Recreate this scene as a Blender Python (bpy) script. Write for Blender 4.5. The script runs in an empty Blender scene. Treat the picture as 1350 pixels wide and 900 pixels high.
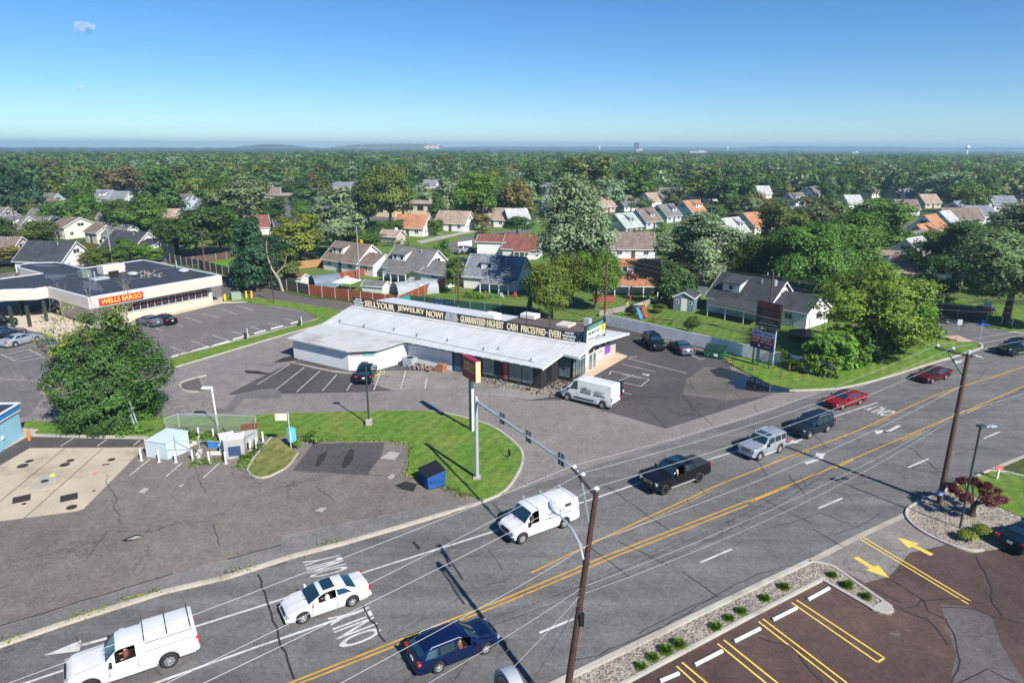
import bpy, math, random
import numpy as np
from mathutils import Matrix, Vector, Euler
from mathutils.geometry import tessellate_polygon
R = math.radians
sc = bpy.context.scene
COL = sc.collection
random.seed(7)

# ------------------------------------------------------------------ camera and the pixel <-> place relation
H = 25.0
F = 900.0
PITCH = math.atan((450 - 194.0) / F)
ROLL = R(0.22)
CAMM = Euler((math.pi / 2 - PITCH, 0, 0)).to_matrix() @ Matrix.Rotation(ROLL, 3, 'Z')
CAMI = CAMM.inverted()
def G(x, y, z=0.0):
    d = CAMM @ Vector(((x - 675) / F, (450 - y) / F, -1.0))
    t = (z - H) / d.z
    return Vector((d.x * t, d.y * t, z))
def P(p):
    c = CAMI @ (Vector(p) - Vector((0, 0, H)))
    return 675 + F * c.x / -c.z, 450 - F * c.y / -c.z
def height_at(b, ty):
    lo, hi = 0.0, 60.0
    for _ in range(40):
        m = (lo + hi) / 2
        if P((b.x, b.y, m))[1] > ty: lo = m
        else: hi = m
    return lo
def azdir(a): return Vector((math.sin(R(a)), math.cos(R(a)), 0))

cam = bpy.data.cameras.new('camera'); cam.lens = 24; cam.sensor_width = 36; cam.sensor_fit = 'HORIZONTAL'
cam.clip_start = 0.5; cam.clip_end = 40000
co = bpy.data.objects.new('camera', cam); COL.objects.link(co)
co.matrix_world = Matrix.Translation((0, 0, H)) @ CAMM.to_4x4(); sc.camera = co

# ------------------------------------------------------------------ light
SUN_AZ, SUN_EL = 143.0, 40.0
w = bpy.data.worlds.new('World'); sc.world = w; w.use_nodes = True
nt = w.node_tree; nt.nodes.clear()
sky = nt.nodes.new('ShaderNodeTexSky'); sky.sky_type = 'NISHITA'; sky.sun_disc = False
sky.sun_elevation = R(SUN_EL); sky.sun_rotation = R(SUN_AZ); sky.altitude = 1500
sky.air_density = 1.0; sky.dust_density = 0.0; sky.ozone_density = 3.5
bg = nt.nodes.new('ShaderNodeBackground'); bg.inputs[1].default_value = 0.076
ow = nt.nodes.new('ShaderNodeOutputWorld')
hsv = nt.nodes.new('ShaderNodeHueSaturation'); hsv.inputs['Saturation'].default_value = 1.2; nt.links.new(sky.outputs[0], hsv.inputs['Color']); tin = nt.nodes.new('ShaderNodeMix'); tin.data_type = 'RGBA'; tin.blend_type = 'MULTIPLY'; tin.inputs[0].default_value = 1; tin.inputs[7].default_value = (.72, .885, 1.03, 1); nt.links.new(hsv.outputs[0], tin.inputs[6]); nt.links.new(tin.outputs[2], bg.inputs[0]); nt.links.new(bg.outputs[0], ow.inputs[0])
sl = bpy.data.lights.new('sun', 'SUN'); sl.energy = 5.0; sl.angle = R(0.53); sl.color = (1, 0.955, 0.88)
so = bpy.data.objects.new('sun', sl); COL.objects.link(so); so.location = (60, -60, 90)
sd = Vector((math.sin(R(SUN_AZ)) * math.cos(R(SUN_EL)), math.cos(R(SUN_AZ)) * math.cos(R(SUN_EL)), math.sin(R(SUN_EL))))
so.rotation_euler = sd.to_track_quat('Z', 'Y').to_euler()
sc.view_settings.view_transform = 'Standard'; sc.view_settings.look = 'None'
sc.view_settings.exposure = 0.68; sc.view_settings.gamma = 1.0; sc.view_settings.use_curve_mapping = False
sc.render.engine = 'CYCLES'
sc.cycles.max_bounces = 6; sc.cycles.transparent_max_bounces = 8; sc.cycles.volume_bounces = 1
sc.cycles.volume_step_rate = 1.0; sc.cycles.volume_max_steps = 64

# ------------------------------------------------------------------ materials
MATS = {}
def newmat(name):
    m = bpy.data.materials.new(name); m.use_nodes = True
    n = m.node_tree; b = n.nodes['Principled BSDF']
    return m, n, b
def N(n, t, **kw):
    x = n.nodes.new(t)
    for k, v in kw.items(): setattr(x, k, v)
    return x
def mixc(n, fac, a, b, mode='MIX'):
    x = N(n, 'ShaderNodeMix', data_type='RGBA', blend_type=mode)
    for i, v in ((0, fac), (6, a), (7, b)):
        if hasattr(v, 'links') or hasattr(v, 'is_linked'): n.links.new(v, x.inputs[i])
        else: x.inputs[i].default_value = v if i == 0 else (tuple(v) + (1,))[:4]
    return x.outputs[2]
def coords(n, scale=(1, 1, 1), kind='Object', rot=0):
    t = N(n, 'ShaderNodeTexCoord'); mp = N(n, 'ShaderNodeMapping'); mp.inputs[3].default_value = scale
    mp.inputs[2].default_value = (0, 0, rot)
    n.links.new(t.outputs[kind], mp.inputs[0]); return mp.outputs[0]
def noise(n, vec, scale, detail=4, rough=.6):
    x = N(n, 'ShaderNodeTexNoise'); n.links.new(vec, x.inputs['Vector']); x.inputs['Scale'].default_value = scale
    x.inputs['Detail'].default_value = detail; x.inputs['Roughness'].default_value = rough
    return x.outputs['Fac']
def ramp(n, v, stops):
    x = N(n, 'ShaderNodeValToRGB'); n.links.new(v, x.inputs[0]); e = x.color_ramp.elements
    while len(e) < len(stops): e.new(0.5)
    for q, (p_, c) in zip(e, stops):
        q.position = p_; q.color = (c, c, c, 1) if not hasattr(c, '__len__') else tuple(c) + (1,)
    return x.outputs[0]
def rng(n, v, a, b, c, d):
    x = N(n, 'ShaderNodeMapRange'); n.links.new(v, x.inputs[0])
    for i, q in enumerate((a, b, c, d)): x.inputs[i + 1].default_value = q
    return x.outputs[0]
def bump(n, b, v, s=.3, d=.02):
    x = N(n, 'ShaderNodeBump'); x.inputs['Strength'].default_value = s; x.inputs['Distance'].default_value = d
    n.links.new(v, x.inputs['Height']); n.links.new(x.outputs[0], b.inputs['Normal'])
def mat(name, col, rough=.7, var=.12, scale=1.5, metal=0, bmp=0, spec=.5, dirt=0, coat=0, fine=12):
    if name in MATS: return MATS[name]
    m, n, b = newmat(name)
    v = coords(n); a = noise(n, v, scale, 5); f = noise(n, v, fine, 3)
    k = N(n, 'ShaderNodeMath', operation='ADD'); n.links.new(a, k.inputs[0]); n.links.new(f, k.inputs[1])
    g = rng(n, k.outputs[0], .6, 1.4, 1 - var, 1 + var)
    c = mixc(n, 1.0, col, g, 'MULTIPLY')
    if dirt:
        dm = rng(n, noise(n, v, scale * .6, 6, .7), .52, .7, 0, dirt)
        c = mixc(n, dm, c, tuple(q * .35 for q in (col[0] * .9 + .05, col[1] * .8 + .03, col[2] * .6 + .02)))
    n.links.new(c, b.inputs['Base Color'])
    b.inputs['Roughness'].default_value = rough; b.inputs['Metallic'].default_value = metal
    b.inputs['Specular IOR Level'].default_value = spec
    if coat: b.inputs['Coat Weight'].default_value = coat; b.inputs['Coat Roughness'].default_value = .04
    if bmp: bump(n, b, f, bmp, .02)
    MATS[name] = m; return m

def asphalt(name, col, blotch=.25, crack=.5, stain=.3, warm=None, crack_scale=.16, streak=0, rot=0):
    m, n, b = newmat(name)
    v = coords(n, rot=rot)
    big = noise(n, v, .07, 5, .6); mid = noise(n, v, .6, 5, .65); fine = noise(n, v, 14, 2, .7)
    g = rng(n, big, .3, .7, 1 - blotch, 1 + blotch)
    c = mixc(n, 1.0, col, g, 'MULTIPLY')
    if warm: c = mixc(n, rng(n, noise(n, v, .11, 4), .4, .65, 0, .8), c, warm)
    c = mixc(n, 1.0, c, rng(n, mid, .3, .7, .86, 1.14), 'MULTIPLY')
    c = mixc(n, 1.0, c, rng(n, fine, .25, .75, .72, 1.28), 'MULTIPLY')
    c = mixc(n, 1.0, c, rng(n, noise(n, v, 3.6, 3, .8), .3, .7, .76, 1.24), 'MULTIPLY')
    c = mixc(n, 1.0, c, rng(n, noise(n, v, 1.6, 6, .85), .3, .7, .86, 1.14), 'MULTIPLY')
    if streak:
        vs = coords(n, (.02, .7, 1), rot=rot)
        c = mixc(n, 1.0, c, rng(n, noise(n, vs, 1.0, 4, .6), .3, .7, 1 - streak, 1 + streak), 'MULTIPLY')
    if crack:
        dn = N(n, 'ShaderNodeTexNoise'); n.links.new(v, dn.inputs['Vector']); dn.inputs['Scale'].default_value = .7; dn.inputs['Detail'].default_value = 5
        vm = N(n, 'ShaderNodeVectorMath', operation='SCALE'); n.links.new(dn.outputs['Color'], vm.inputs[0]); vm.inputs['Scale'].default_value = 3.0
        va = N(n, 'ShaderNodeVectorMath', operation='ADD'); n.links.new(v, va.inputs[0]); n.links.new(vm.outputs[0], va.inputs[1])
        vo = N(n, 'ShaderNodeTexVoronoi', feature='DISTANCE_TO_EDGE'); n.links.new(va.outputs[0], vo.inputs['Vector']); vo.inputs['Scale'].default_value = crack_scale
        line = rng(n, vo.outputs[0], .0, .014, 1, 0)
        mask = rng(n, noise(n, v, .13, 3), .46, .6, 0, crack)
        mm = N(n, 'ShaderNodeMath', operation='MULTIPLY'); n.links.new(line, mm.inputs[0]); n.links.new(mask, mm.inputs[1])
        c = mixc(n, mm.outputs[0], c, (.018, .018, .019))
    if stain:
        c = mixc(n, rng(n, noise(n, v, .45, 6, .75), .62, .72, 0, stain), c, (.035, .033, .032))
        c = mixc(n, rng(n, noise(n, v, .31, 6, .7), .64, .75, 0, stain * .6), c, (.3, .28, .25))
    n.links.new(c, b.inputs['Base Color']); b.inputs['Roughness'].default_value = .88; b.inputs['Specular IOR Level'].default_value = .3
    bump(n, b, fine, .25, .01)
    MATS[name] = m; return m

def grassmat(name, col, dry=(.17, .17, .06), amt=.5):
    m, n, b = newmat(name)
    v = coords(n)
    c = mixc(n, rng(n, noise(n, v, .22, 6, .75), .42, .66, 0, amt), col, dry)
    c = mixc(n, rng(n, noise(n, v, .9, 5, .8), .60, .70, 0, amt * .8), c, tuple(q * .8 for q in dry))
    wv = N(n, 'ShaderNodeTexWave', wave_type='BANDS'); n.links.new(coords(n, rot=R(25)), wv.inputs['Vector']); wv.inputs['Scale'].default_value = .28; wv.inputs['Distortion'].default_value = 1.5; wv.inputs['Detail'].default_value = 3
    c = mixc(n, 1.0, c, rng(n, wv.outputs['Fac'], 0, 1, .92, 1.08), 'MULTIPLY')
    c = mixc(n, 1.0, c, rng(n, noise(n, v, 1.3, 4, .7), .3, .7, .7, 1.3), 'MULTIPLY')
    c = mixc(n, 1.0, c, rng(n, noise(n, v, 9, 3, .8), .3, .7, .6, 1.4), 'MULTIPLY')
    n.links.new(c, b.inputs['Base Color']); b.inputs['Roughness'].default_value = .9; b.inputs['Specular IOR Level'].default_value = .1
    bump(n, b, noise(n, v, 12, 3, .8), .9, .06)
    MATS[name] = m; return m

def gravelmat(name, col):
    m, n, b = newmat(name); v = coords(n)
    vo = N(n, 'ShaderNodeTexVoronoi'); n.links.new(v, vo.inputs['Vector']); vo.inputs['Scale'].default_value = 9
    sx = N(n, 'ShaderNodeSeparateColor'); n.links.new(vo.outputs['Color'], sx.inputs[0])
    c = mixc(n, 1.0, col, rng(n, sx.outputs[0], 0, 1, .45, 1.5), 'MULTIPLY')
    c = mixc(n, 1.0, c, rng(n, noise(n, v, .8, 3), .3, .7, .8, 1.2), 'MULTIPLY')
    n.links.new(c, b.inputs['Base Color']); b.inputs['Roughness'].default_value = .9
    bump(n, b, vo.outputs['Distance'], .8, .05); MATS[name] = m; return m

def roofmat(name, col, rowscale=3.2):
    if name in MATS: return MATS[name]
    m, n, b = newmat(name); v = coords(n)
    br = N(n, 'ShaderNodeTexBrick'); n.links.new(coords(n, (1, 1, 1.0)), br.inputs['Vector'])
    br.inputs['Scale'].default_value = rowscale; br.inputs['Mortar Size'].default_value = .03; br.inputs['Row Height'].default_value = .5
    br.inputs['Color1'].default_value = (.8, .8, .8, 1); br.inputs['Color2'].default_value = (1.15, 1.15, 1.15, 1); br.inputs['Mortar'].default_value = (.6, .6, .6, 1)
    c = mixc(n, 1.0, col, br.outputs[0], 'MULTIPLY')
    c = mixc(n, 1.0, c, rng(n, noise(n, v, .7, 5, .7), .3, .7, .72, 1.25), 'MULTIPLY')
    vs = coords(n, (1.6, .25, .25)); c = mixc(n, 1.0, c, rng(n, noise(n, vs, 1.2, 4), .3, .7, .8, 1.15), 'MULTIPLY')
    n.links.new(c, b.inputs['Base Color']); b.inputs['Roughness'].default_value = .9; b.inputs['Specular IOR Level'].default_value = .2
    MATS[name] = m; return m

def sidingmat(name, col, period=.2, vertical=False, depth=.25, dirt=.12):
    if name in MATS: return MATS[name]
    m, n, b = newmat(name); v = coords(n)
    wv = N(n, 'ShaderNodeTexWave', wave_type='BANDS', bands_direction='Z' if not vertical else 'X', wave_profile='SAW')
    n.links.new(v, wv.inputs['Vector']); wv.inputs['Scale'].default_value = .314 / period
    c = mixc(n, 1.0, col, rng(n, wv.outputs['Fac'], 0, .25, 1 - depth, 1), 'MULTIPLY')
    c = mixc(n, 1.0, c, rng(n, noise(n, v, .8, 5, .7), .3, .75, 1.05, 1 - dirt), 'MULTIPLY')
    n.links.new(c, b.inputs['Base Color']); b.inputs['Roughness'].default_value = .6
    MATS[name] = m; return m

def leafmat(name, col, var=.35, trans=.28, hue=.03):
    m, n, b = newmat(name)
    ge = N(n, 'ShaderNodeNewGeometry'); oi = N(n, 'ShaderNodeObjectInfo')
    hs = N(n, 'ShaderNodeHueSaturation'); hs.inputs['Color'].default_value = tuple(col) + (1,)
    n.links.new(rng(n, oi.outputs['Random'], 0, 1, .5 - hue * .5, .5 + hue * .35), hs.inputs['Hue'])
    mu = N(n, 'ShaderNodeMath', operation='MULTIPLY')
    n.links.new(rng(n, ge.outputs['Random Per Island'], 0, 1, 1 - var, 1 + var), mu.inputs[0])
    n.links.new(rng(n, oi.outputs['Random'], 0, 1, .78, 1.22), mu.inputs[1])
    v = coords(n); mu2 = N(n, 'ShaderNodeMath', operation='MULTIPLY'); n.links.new(mu.outputs[0], mu2.inputs[0])
    n.links.new(rng(n, noise(n, v, .55, 3), .32, .68, .55, 1.5), mu2.inputs[1])
    n.links.new(mu2.outputs[0], hs.inputs['Value'])
    n.links.new(hs.outputs[0], b.inputs['Base Color']); b.inputs['Roughness'].default_value = .55; b.inputs['Specular IOR Level'].default_value = .25
    tr = N(n, 'ShaderNodeBsdfTranslucent'); n.links.new(mixc(n, 1.0, hs.outputs[0], (1.1, 1.25, .5), 'MULTIPLY'), tr.inputs[0])
    ms = N(n, 'ShaderNodeMixShader'); ms.inputs[0].default_value = trans
    n.links.new(b.outputs[0], ms.inputs[1]); n.links.new(tr.outputs[0], ms.inputs[2])
    n.links.new(ms.outputs[0], n.nodes['Material Output'].inputs[0])
    MATS[name] = m; return m

WHITE = mat('white_paint', (.62, .62, .60), .5, .05, dirt=.15)
GLASS = mat('window_glass', (.018, .026, .032), .06, .3, .6, spec=.9)
AGLASS = mat('car_glass', (.010, .030, .042), .04, .1, spec=1.0); AGLASS.node_tree.nodes['Principled BSDF'].inputs['IOR'].default_value = 1.8
BLACK = mat('black_plastic', (.012, .012, .013), .55)
TYRE = mat('tyre_rubber', (.018, .018, .018), .85)
CHROME = mat('chrome', (.6, .61, .63), .25, metal=.5)
ALLOY = mat('alloy', (.52, .53, .55), .4, metal=.25)
REDL = mat('tail_lens', (.42, .012, .012), .15, spec=.8)
AMBER = mat('amber_lens', (.6, .2, .02), .2)
LENS = mat('head_lens', (.30, .33, .36), .08, spec=.9)
CONC = mat('concrete', (.34, .315, .275), .85, .18, .5, dirt=.35, bmp=.2)
KERBM = mat('kerb_concrete', (.38, .355, .31), .85, .22, .7, dirt=.5, bmp=.2)
WOODP = mat('pole_wood', (.085, .052, .036), .85, .35, 2.5, bmp=.4)
GALV = mat('galvanised', (.42, .46, .50), .45, .08, metal=.25)
DKMET = mat('dark_metal', (.03, .045, .042), .45)
PLATEM = mat('licence_plate', (.6, .62, .6), .5)
MARKW = mat('road_paint_white', (.50, .50, .48), .7, .3, 1.6, dirt=.8)
MARKY = mat('road_paint_yellow', (.50, .28, .045), .7, .25, 1.6, dirt=.7)
MARKY2 = mat('lot_paint_yellow', (.66, .48, .09), .65, .15, 1.5, dirt=.3)
BARK = mat('bark', (.10, .078, .058), .9, .3, 2, bmp=.5)
BARKL = mat('bark_pale', (.30, .27, .23), .9, .25, 2, bmp=.4)
RUST = mat('rust_brown', (.16, .055, .03), .8, .4, 2)
CREAM = mat('cream_letter', (.78, .68, .46), .6)

# ------------------------------------------------------------------ mesh helpers
class MB:
    def __init__(s): s.v = []; s.f = []; s.m = []; s.cur = 0
    def add(s, vs, fs, mi=None):
        o = len(s.v); s.v += [tuple(x) for x in vs]; s.f += [tuple(o + i for i in q) for q in fs]
        s.m += [s.cur if mi is None else mi] * len(fs)
    def box(s, c, d, rz=0, mi=None, taper=1.0):
        cx, cy, cz = c; a, b, h = d[0] / 2, d[1] / 2, d[2] / 2; q = []
        ca, sa = math.cos(rz), math.sin(rz)
        for z, t in ((-h, 1), (h, taper)):
            for x, y in ((-a, -b), (a, -b), (a, b), (-a, b)):
                x *= t; y *= t
                q.append((cx + x * ca - y * sa, cy + x * sa + y * ca, cz + z))
        s.add(q, [(3, 2, 1, 0), (4, 5, 6, 7), (0, 1, 5, 4), (1, 2, 6, 5), (2, 3, 7, 6), (3, 0, 4, 7)], mi)
    def prism(s, poly, z0, z1, mi=None, bottom=True):
        n = len(poly)
        area = sum(poly[i][0] * poly[(i + 1) % n][1] - poly[(i + 1) % n][0] * poly[i][1] for i in range(n))
        if area < 0: poly = poly[::-1]
        vs = [(p_[0], p_[1], z0) for p_ in poly] + [(p_[0], p_[1], z1) for p_ in poly]
        tr = tessellate_polygon([[Vector((p_[0], p_[1], 0)) for p_ in poly]])
        fs = []
        for t in tr:
            a, b, c = [Vector(poly[i][:2]) for i in t]
            cr = (b - a).cross(c - a)
            if cr < 0: t = t[::-1]
            fs.append(tuple(i + n for i in t))
            if bottom: fs.append(tuple(t[::-1]))
        fs += [(i, (i + 1) % n, (i + 1) % n + n, i + n) for i in range(n)]
        s.add(vs, fs, mi)
    def sheet(s, poly, z, mi=None):
        tr = tessellate_polygon([[Vector((p_[0], p_[1], 0)) for p_ in poly]])
        fs = []
        for t in tr:
            a, b, c = [Vector(poly[i][:2]) for i in t]
            if (b - a).cross(c - a) < 0: t = t[::-1]
            fs.append(tuple(t))
        s.add([(p_[0], p_[1], z) for p_ in poly], fs, mi)
    def tube(s, pts, r, n=8, mi=None, cap=True):
        pts = [Vector(p_) for p_ in pts]; rs = r if hasattr(r, '__len__') else [r] * len(pts)
        rings = []; up = None
        for i, p_ in enumerate(pts):
            t = (pts[min(i + 1, len(pts) - 1)] - pts[max(i - 1, 0)]).normalized()
            if up is None:
                up = Vector((0, 0, 1)) if abs(t.z) < .9 else Vector((1, 0, 0))
            u = t.cross(up).normalized(); w_ = u.cross(t).normalized(); up = w_
            rings.append([p_ + (u * math.cos(2 * math.pi * k / n) + w_ * math.sin(2 * math.pi * k / n)) * rs[i] for k in range(n)])
        vs = [q for g in rings for q in g]; fs = []
        for i in range(len(pts) - 1):
            for k in range(n):
                fs.append((i * n + k, i * n + (k + 1) % n, (i + 1) * n + (k + 1) % n, (i + 1) * n + k))
        if cap: fs += [tuple(range(n))[::-1], tuple((len(pts) - 1) * n + k for k in range(n))]
        s.add(vs, fs, mi)
    def cyl(s, p0, p1, r, n=12, mi=None): s.tube([p0, p1], r, n, mi)
    def grid(s, rows, mi=None, flip=False):
        n = len(rows[0]); vs = [q for r_ in rows for q in r_]; fs = []
        for i in range(len(rows) - 1):
            for k in range(n - 1):
                q = (i * n + k, i * n + k + 1, (i + 1) * n + k + 1, (i + 1) * n + k)
                fs.append(q[::-1] if flip else q)
        s.add(vs, fs, mi)
    def blob(s, c, r, nu=10, nv=6, mi=None, jit=0, rnd=random):
        rows = []
        for i in range(nv + 1):
            th = math.pi * i / nv; row = []
            for k in range(nu):
                ph = 2 * math.pi * k / nu; j = 1 + rnd.uniform(-jit, jit)
                row.append((c[0] + r[0] * math.sin(th) * math.cos(ph) * j, c[1] + r[1] * math.sin(th) * math.sin(ph) * j, c[2] + r[2] * math.cos(th) * j))
            row.append(row[0]); rows.append(row)
        s.grid(rows, mi, True)
    def build(s, name, mats, parent=None, smooth=False, bevel=0):
        me = bpy.data.meshes.new(name); me.from_pydata(s.v, [], s.f)
        if not isinstance(mats, (list, tuple)): mats = [mats]
        for m in mats: me.materials.append(m)
        me.polygons.foreach_set('material_index', s.m)
        if smooth:
            me.polygons.foreach_set('use_smooth', [True] * len(me.polygons))
            if smooth != 'all': me.set_sharp_from_angle(angle=R(62 if name == 'body' else 38))
        me.update()
        o = bpy.data.objects.new(name, me); COL.objects.link(o)
        if parent: o.parent = parent
        if bevel:
            md = o.modifiers.new('bevel', 'BEVEL'); md.width = bevel; md.segments = 1; md.limit_method = 'ANGLE'
        return o

def tag(o, label=None, cat=None, group=None, kind=None):
    if label: o['label'] = label
    if cat: o['category'] = cat
    if group: o['group'] = group
    if kind: o['kind'] = kind
    return o
def thing(name, label, cat, loc=(0, 0, 0), rz=0, group=None):
    o = bpy.data.objects.new(name, None); COL.objects.link(o); o.empty_display_size = .3
    o.location = loc; o.rotation_euler = (0, 0, rz)
    return tag(o, label, cat, group)
def struct(mb, name, m): return tag(mb.build(name, m), kind='structure')
KIDS = {}
def dup(o, loc=None, rz=None, scale=None, label=None, group=None, parent=None):
    c = o.copy(); COL.objects.link(c)
    if parent: c.parent = parent
    for ch in o.children: dup(ch, parent=c)
    if loc is not None: c.location = loc
    if rz is not None: c.rotation_euler = (0, 0, rz)
    if scale is not None: c.scale = scale
    if label: c['label'] = label
    if group: c['group'] = group
    return c
def rzdir(d): return math.atan2(d[1], d[0])       # heading: local +x along d

FONTM = {}
def text(s, parent, name, m, o, r, u, w_, h_, depth=.02, bold=0.0):
    """a word as a mesh: centre o, right vector r, up vector u, width and height in metres"""
    key = (s, bold)
    if key not in FONTM:
        cu = bpy.data.curves.new('t', 'FONT'); cu.body = s; cu.extrude = .5; cu.offset = bold; cu.resolution_u = 3
        ob = bpy.data.objects.new('t', cu); COL.objects.link(ob)
        dg = bpy.context.evaluated_depsgraph_get(); dg.update()
        me = bpy.data.meshes.new_from_object(ob.evaluated_get(dg))
        vs = np.array([v.co[:] for v in me.vertices]); fs = [tuple(p_.vertices) for p_ in me.polygons]
        bpy.data.objects.remove(ob); bpy.data.curves.remove(cu); bpy.data.meshes.remove(me)
        lo = vs.min(0); hi = vs.max(0); FONTM[key] = ((vs - (lo + hi) / 2) / (hi - lo), fs)
    vs, fs = FONTM[key]
    r = Vector(r).normalized(); u = Vector(u).normalized(); n = r.cross(u); o = Vector(o)
    mb = MB(); mb.add([o + r * (x * w_) + u * (y * h_) + n * (z * depth) for x, y, z in vs.tolist()], fs)
    return mb.build(name, m, parent)
# ------------------------------------------------------------------ ground, roads, lots
def px(*pts): return [G(x, y) for x, y in pts]
def offset_line(pts, d):
    out = []
    for i, p_ in enumerate(pts):
        a = pts[max(i - 1, 0)]; b = pts[min(i + 1, len(pts) - 1)]
        t = Vector((b.x - a.x, b.y - a.y)).normalized(); out.append(Vector((p_.x - t.y * d, p_.y + t.x * d, 0)))
    return out
def refine(pts, step=1.5):
    out = []
    for a, b in zip(pts[:-1], pts[1:]):
        n = max(1, int((b - a).length / step)); out += [a.lerp(b, i / n) for i in range(n)]
    return out + [pts[-1]]
def smooth(pts, it=2):
    for _ in range(it):
        q = [pts[0]]
        for a, b in zip(pts[:-1], pts[1:]): q += [a.lerp(b, .25), a.lerp(b, .75)]
        pts = q + [pts[-1]]
    return pts
def ribbon(mb, pts, w_, z, mi=None):
    a = offset_line(pts, w_ / 2); b = offset_line(pts, -w_ / 2); n = len(pts)
    mb.add([(p_.x, p_.y, z) for p_ in a] + [(p_.x, p_.y, z) for p_ in b], [(i, n + i, n + i + 1, i + 1) for i in range(n - 1)], mi)
def kerb(pts, w_=.2, h=.13, name='kerb', m=None, closed=False, z0=-.05):
    mb = MB(); a = offset_line(pts, w_ / 2); b = offset_line(pts, -w_ / 2)
    rows = [[(p_.x, p_.y, z0) for p_ in a], [(p_.x, p_.y, h - .02) for p_ in a], [(p_.x * .8 + q.x * .2, p_.y * .8 + q.y * .2, h) for p_, q in zip(a, b)],
            [(p_.x * .2 + q.x * .8, p_.y * .2 + q.y * .8, h) for p_, q in zip(a, b)], [(p_.x, p_.y, h - .02) for p_ in b], [(p_.x, p_.y, z0) for p_ in b]]
    mb.grid(rows)
    n = len(pts); k = len(mb.v)
    mb.f += [tuple(i * n for i in range(6)), tuple(i * n + n - 1 for i in range(6))[::-1]]; mb.m += [0, 0]
    return struct(mb, name, m or KERBM)
def area(name, poly, z, m, base=None):
    mb = MB()
    if base is None: mb.sheet(poly, z)
    else: mb.prism(poly, base, z, bottom=False)
    return struct(mb, name, m)

GRASS = grassmat('lawn_grass', (.095, .185, .028), (.20, .215, .055), .6)
GRASS2 = grassmat('back_garden_grass', (.09, .165, .03), (.19, .17, .07), .5)
ASPH_ROAD = asphalt('road_asphalt', (.128, .125, .122), .14, .5, .3, streak=.22, rot=R(31.7), crack_scale=.11)
ASPH_WAY = asphalt('driveway_asphalt', (.190, .175, .163), .10, .45, .10)
ASPH_DARK = asphalt('lot_asphalt_dark', (.072, .067, .066), .25, .8, .7)
ASPH_GAS = asphalt('station_asphalt', (.150, .131, .117), .22, .6, .45, warm=(.17, .15, .132))
ASPH_BANK = asphalt('bank_asphalt', (.135, .126, .123), .12, .4, .15)
ASPH_RED = asphalt('red_brown_asphalt', (.080, .050, .043), .5, .5, .75)
ASPH_PATCH = asphalt('patch_asphalt', (.13, .125, .122), .15, .3, .2)
SLAB = mat('station_slab', (.42, .355, .27), .85, .26, .35, dirt=.75, bmp=.15)
GRAVEL = gravelmat('gravel', (.25, .215, .18))
ROOTGROUND = grassmat('ground_green', (.05, .085, .022), (.10, .09, .045), .6)

mb = MB(); n_ = 48
ring = [(8200 * math.cos(2 * math.pi * i / n_), 8200 * math.sin(2 * math.pi * i / n_)) for i in range(n_)]
mb.sheet(ring, -.03); struct(mb, 'ground', ROOTGROUND)

# main road: one sheet between its two edges
U = azdir(58.3)
near_edge = px((738, 900), (1000, 770), (1196, 677), (1241, 649), (1304, 620), (1350, 600))
far_edge = px((0, 851), (91, 820), (218, 780), (300, 761), (389, 732.6), (454, 716), (525, 695.5), (593, 675), (641, 661.5), (664, 651))
far2 = px((700, 640), (860, 590), (1010, 544), (1080, 516), (1109, 512.7), (1162, 500), (1235.6, 476.7), (1280, 464.4), (1300, 457), (1350, 441))
near_all = [near_edge[0] - U * 60] + near_edge + [near_edge[-1] + azdir(55) * 200]
far_all = [far_edge[0] - U * 60] + far_edge + far2 + [far2[-1] + azdir(57) * 190]
area('main_road', near_all + far_all[::-1], .004, ASPH_ROAD)
# pavement behind: driveway, lots, lane
area('access_road', px((-60, 872), (0, 851), (91, 820), (218, 780), (300, 761), (389, 732.6), (454, 716), (525, 695.5), (593, 675), (664, 651), (720, 634), (860, 590), (1010, 544), (1085, 514), (1030, 515), (960, 480), (952, 467), (800, 427), (700, 421), (530, 408), (410, 393), (320, 373), (222, 349), (215, 340), (0, 362), (-120, 380), (-400, 600), (-330, 960)), .0, ASPH_WAY)
area('station_lot', px((-80, 860), (0, 825), (124, 788), (245, 752), (304, 736), (372, 712), (371, 706), (421, 695), (543, 672), (600, 659), (621, 654), (605, 640), (560, 622), (537, 627), (538.5, 586), (507, 583), (412, 584), (380, 590), (300, 582), (194, 577), (45, 573), (-60, 572), (-300, 640)), .008, ASPH_GAS)
area('station_lot_patch', px((412.6, 584.5), (507, 583), (503, 600), (484, 626), (386, 620)), .012, ASPH_DARK)
area('station_slab', px((-60, 700), (0, 687), (101, 674), (110, 671), (190.5, 589.5), (39, 590.7), (0, 614), (-60, 650)), .014, SLAB)
area('side_patch', px((-20, 600), (30, 575), (194, 577), (180, 589), (40, 590), (0, 612)), .012, ASPH_DARK)
area('strip_lot', px((395, 474), (384, 478), (338, 500), (300, 520), (330, 520), (457, 517), (600, 512), (700, 528), (745, 527), (820, 548), (877.7, 565), (1000, 526), (1020, 519), (1040, 515), (1010, 508), (965, 488), (955, 470), (800, 428), (760, 440), (600, 440), (500, 450)), .006, ASPH_DARK)
area('worn_lot', px((640, 520), (700, 527), (744, 520), (760, 508), (713, 512), (600, 487), (500, 489), (470, 500), (520, 515), (600, 512)), .010, asphalt('worn_asphalt', (.20, .185, .165), .35, .5, .8))
area('worn_lot_edge', px((985, 490), (930, 483), (905, 500), (900, 520), (960, 528), (1010, 522), (1035, 515), (1000, 512)), .010, asphalt('worn_asphalt_edge', (.12, .112, .10), .3, .7, .5))
area('bank_lot', px((-80, 450), (60, 415), (150, 432), (290, 399), (330, 399), (400, 411), (423, 421), (400, 428), (224, 472), (150, 490), (95, 505), (60, 520), (40, 545), (-90, 590)), .008, ASPH_BANK)
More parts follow.
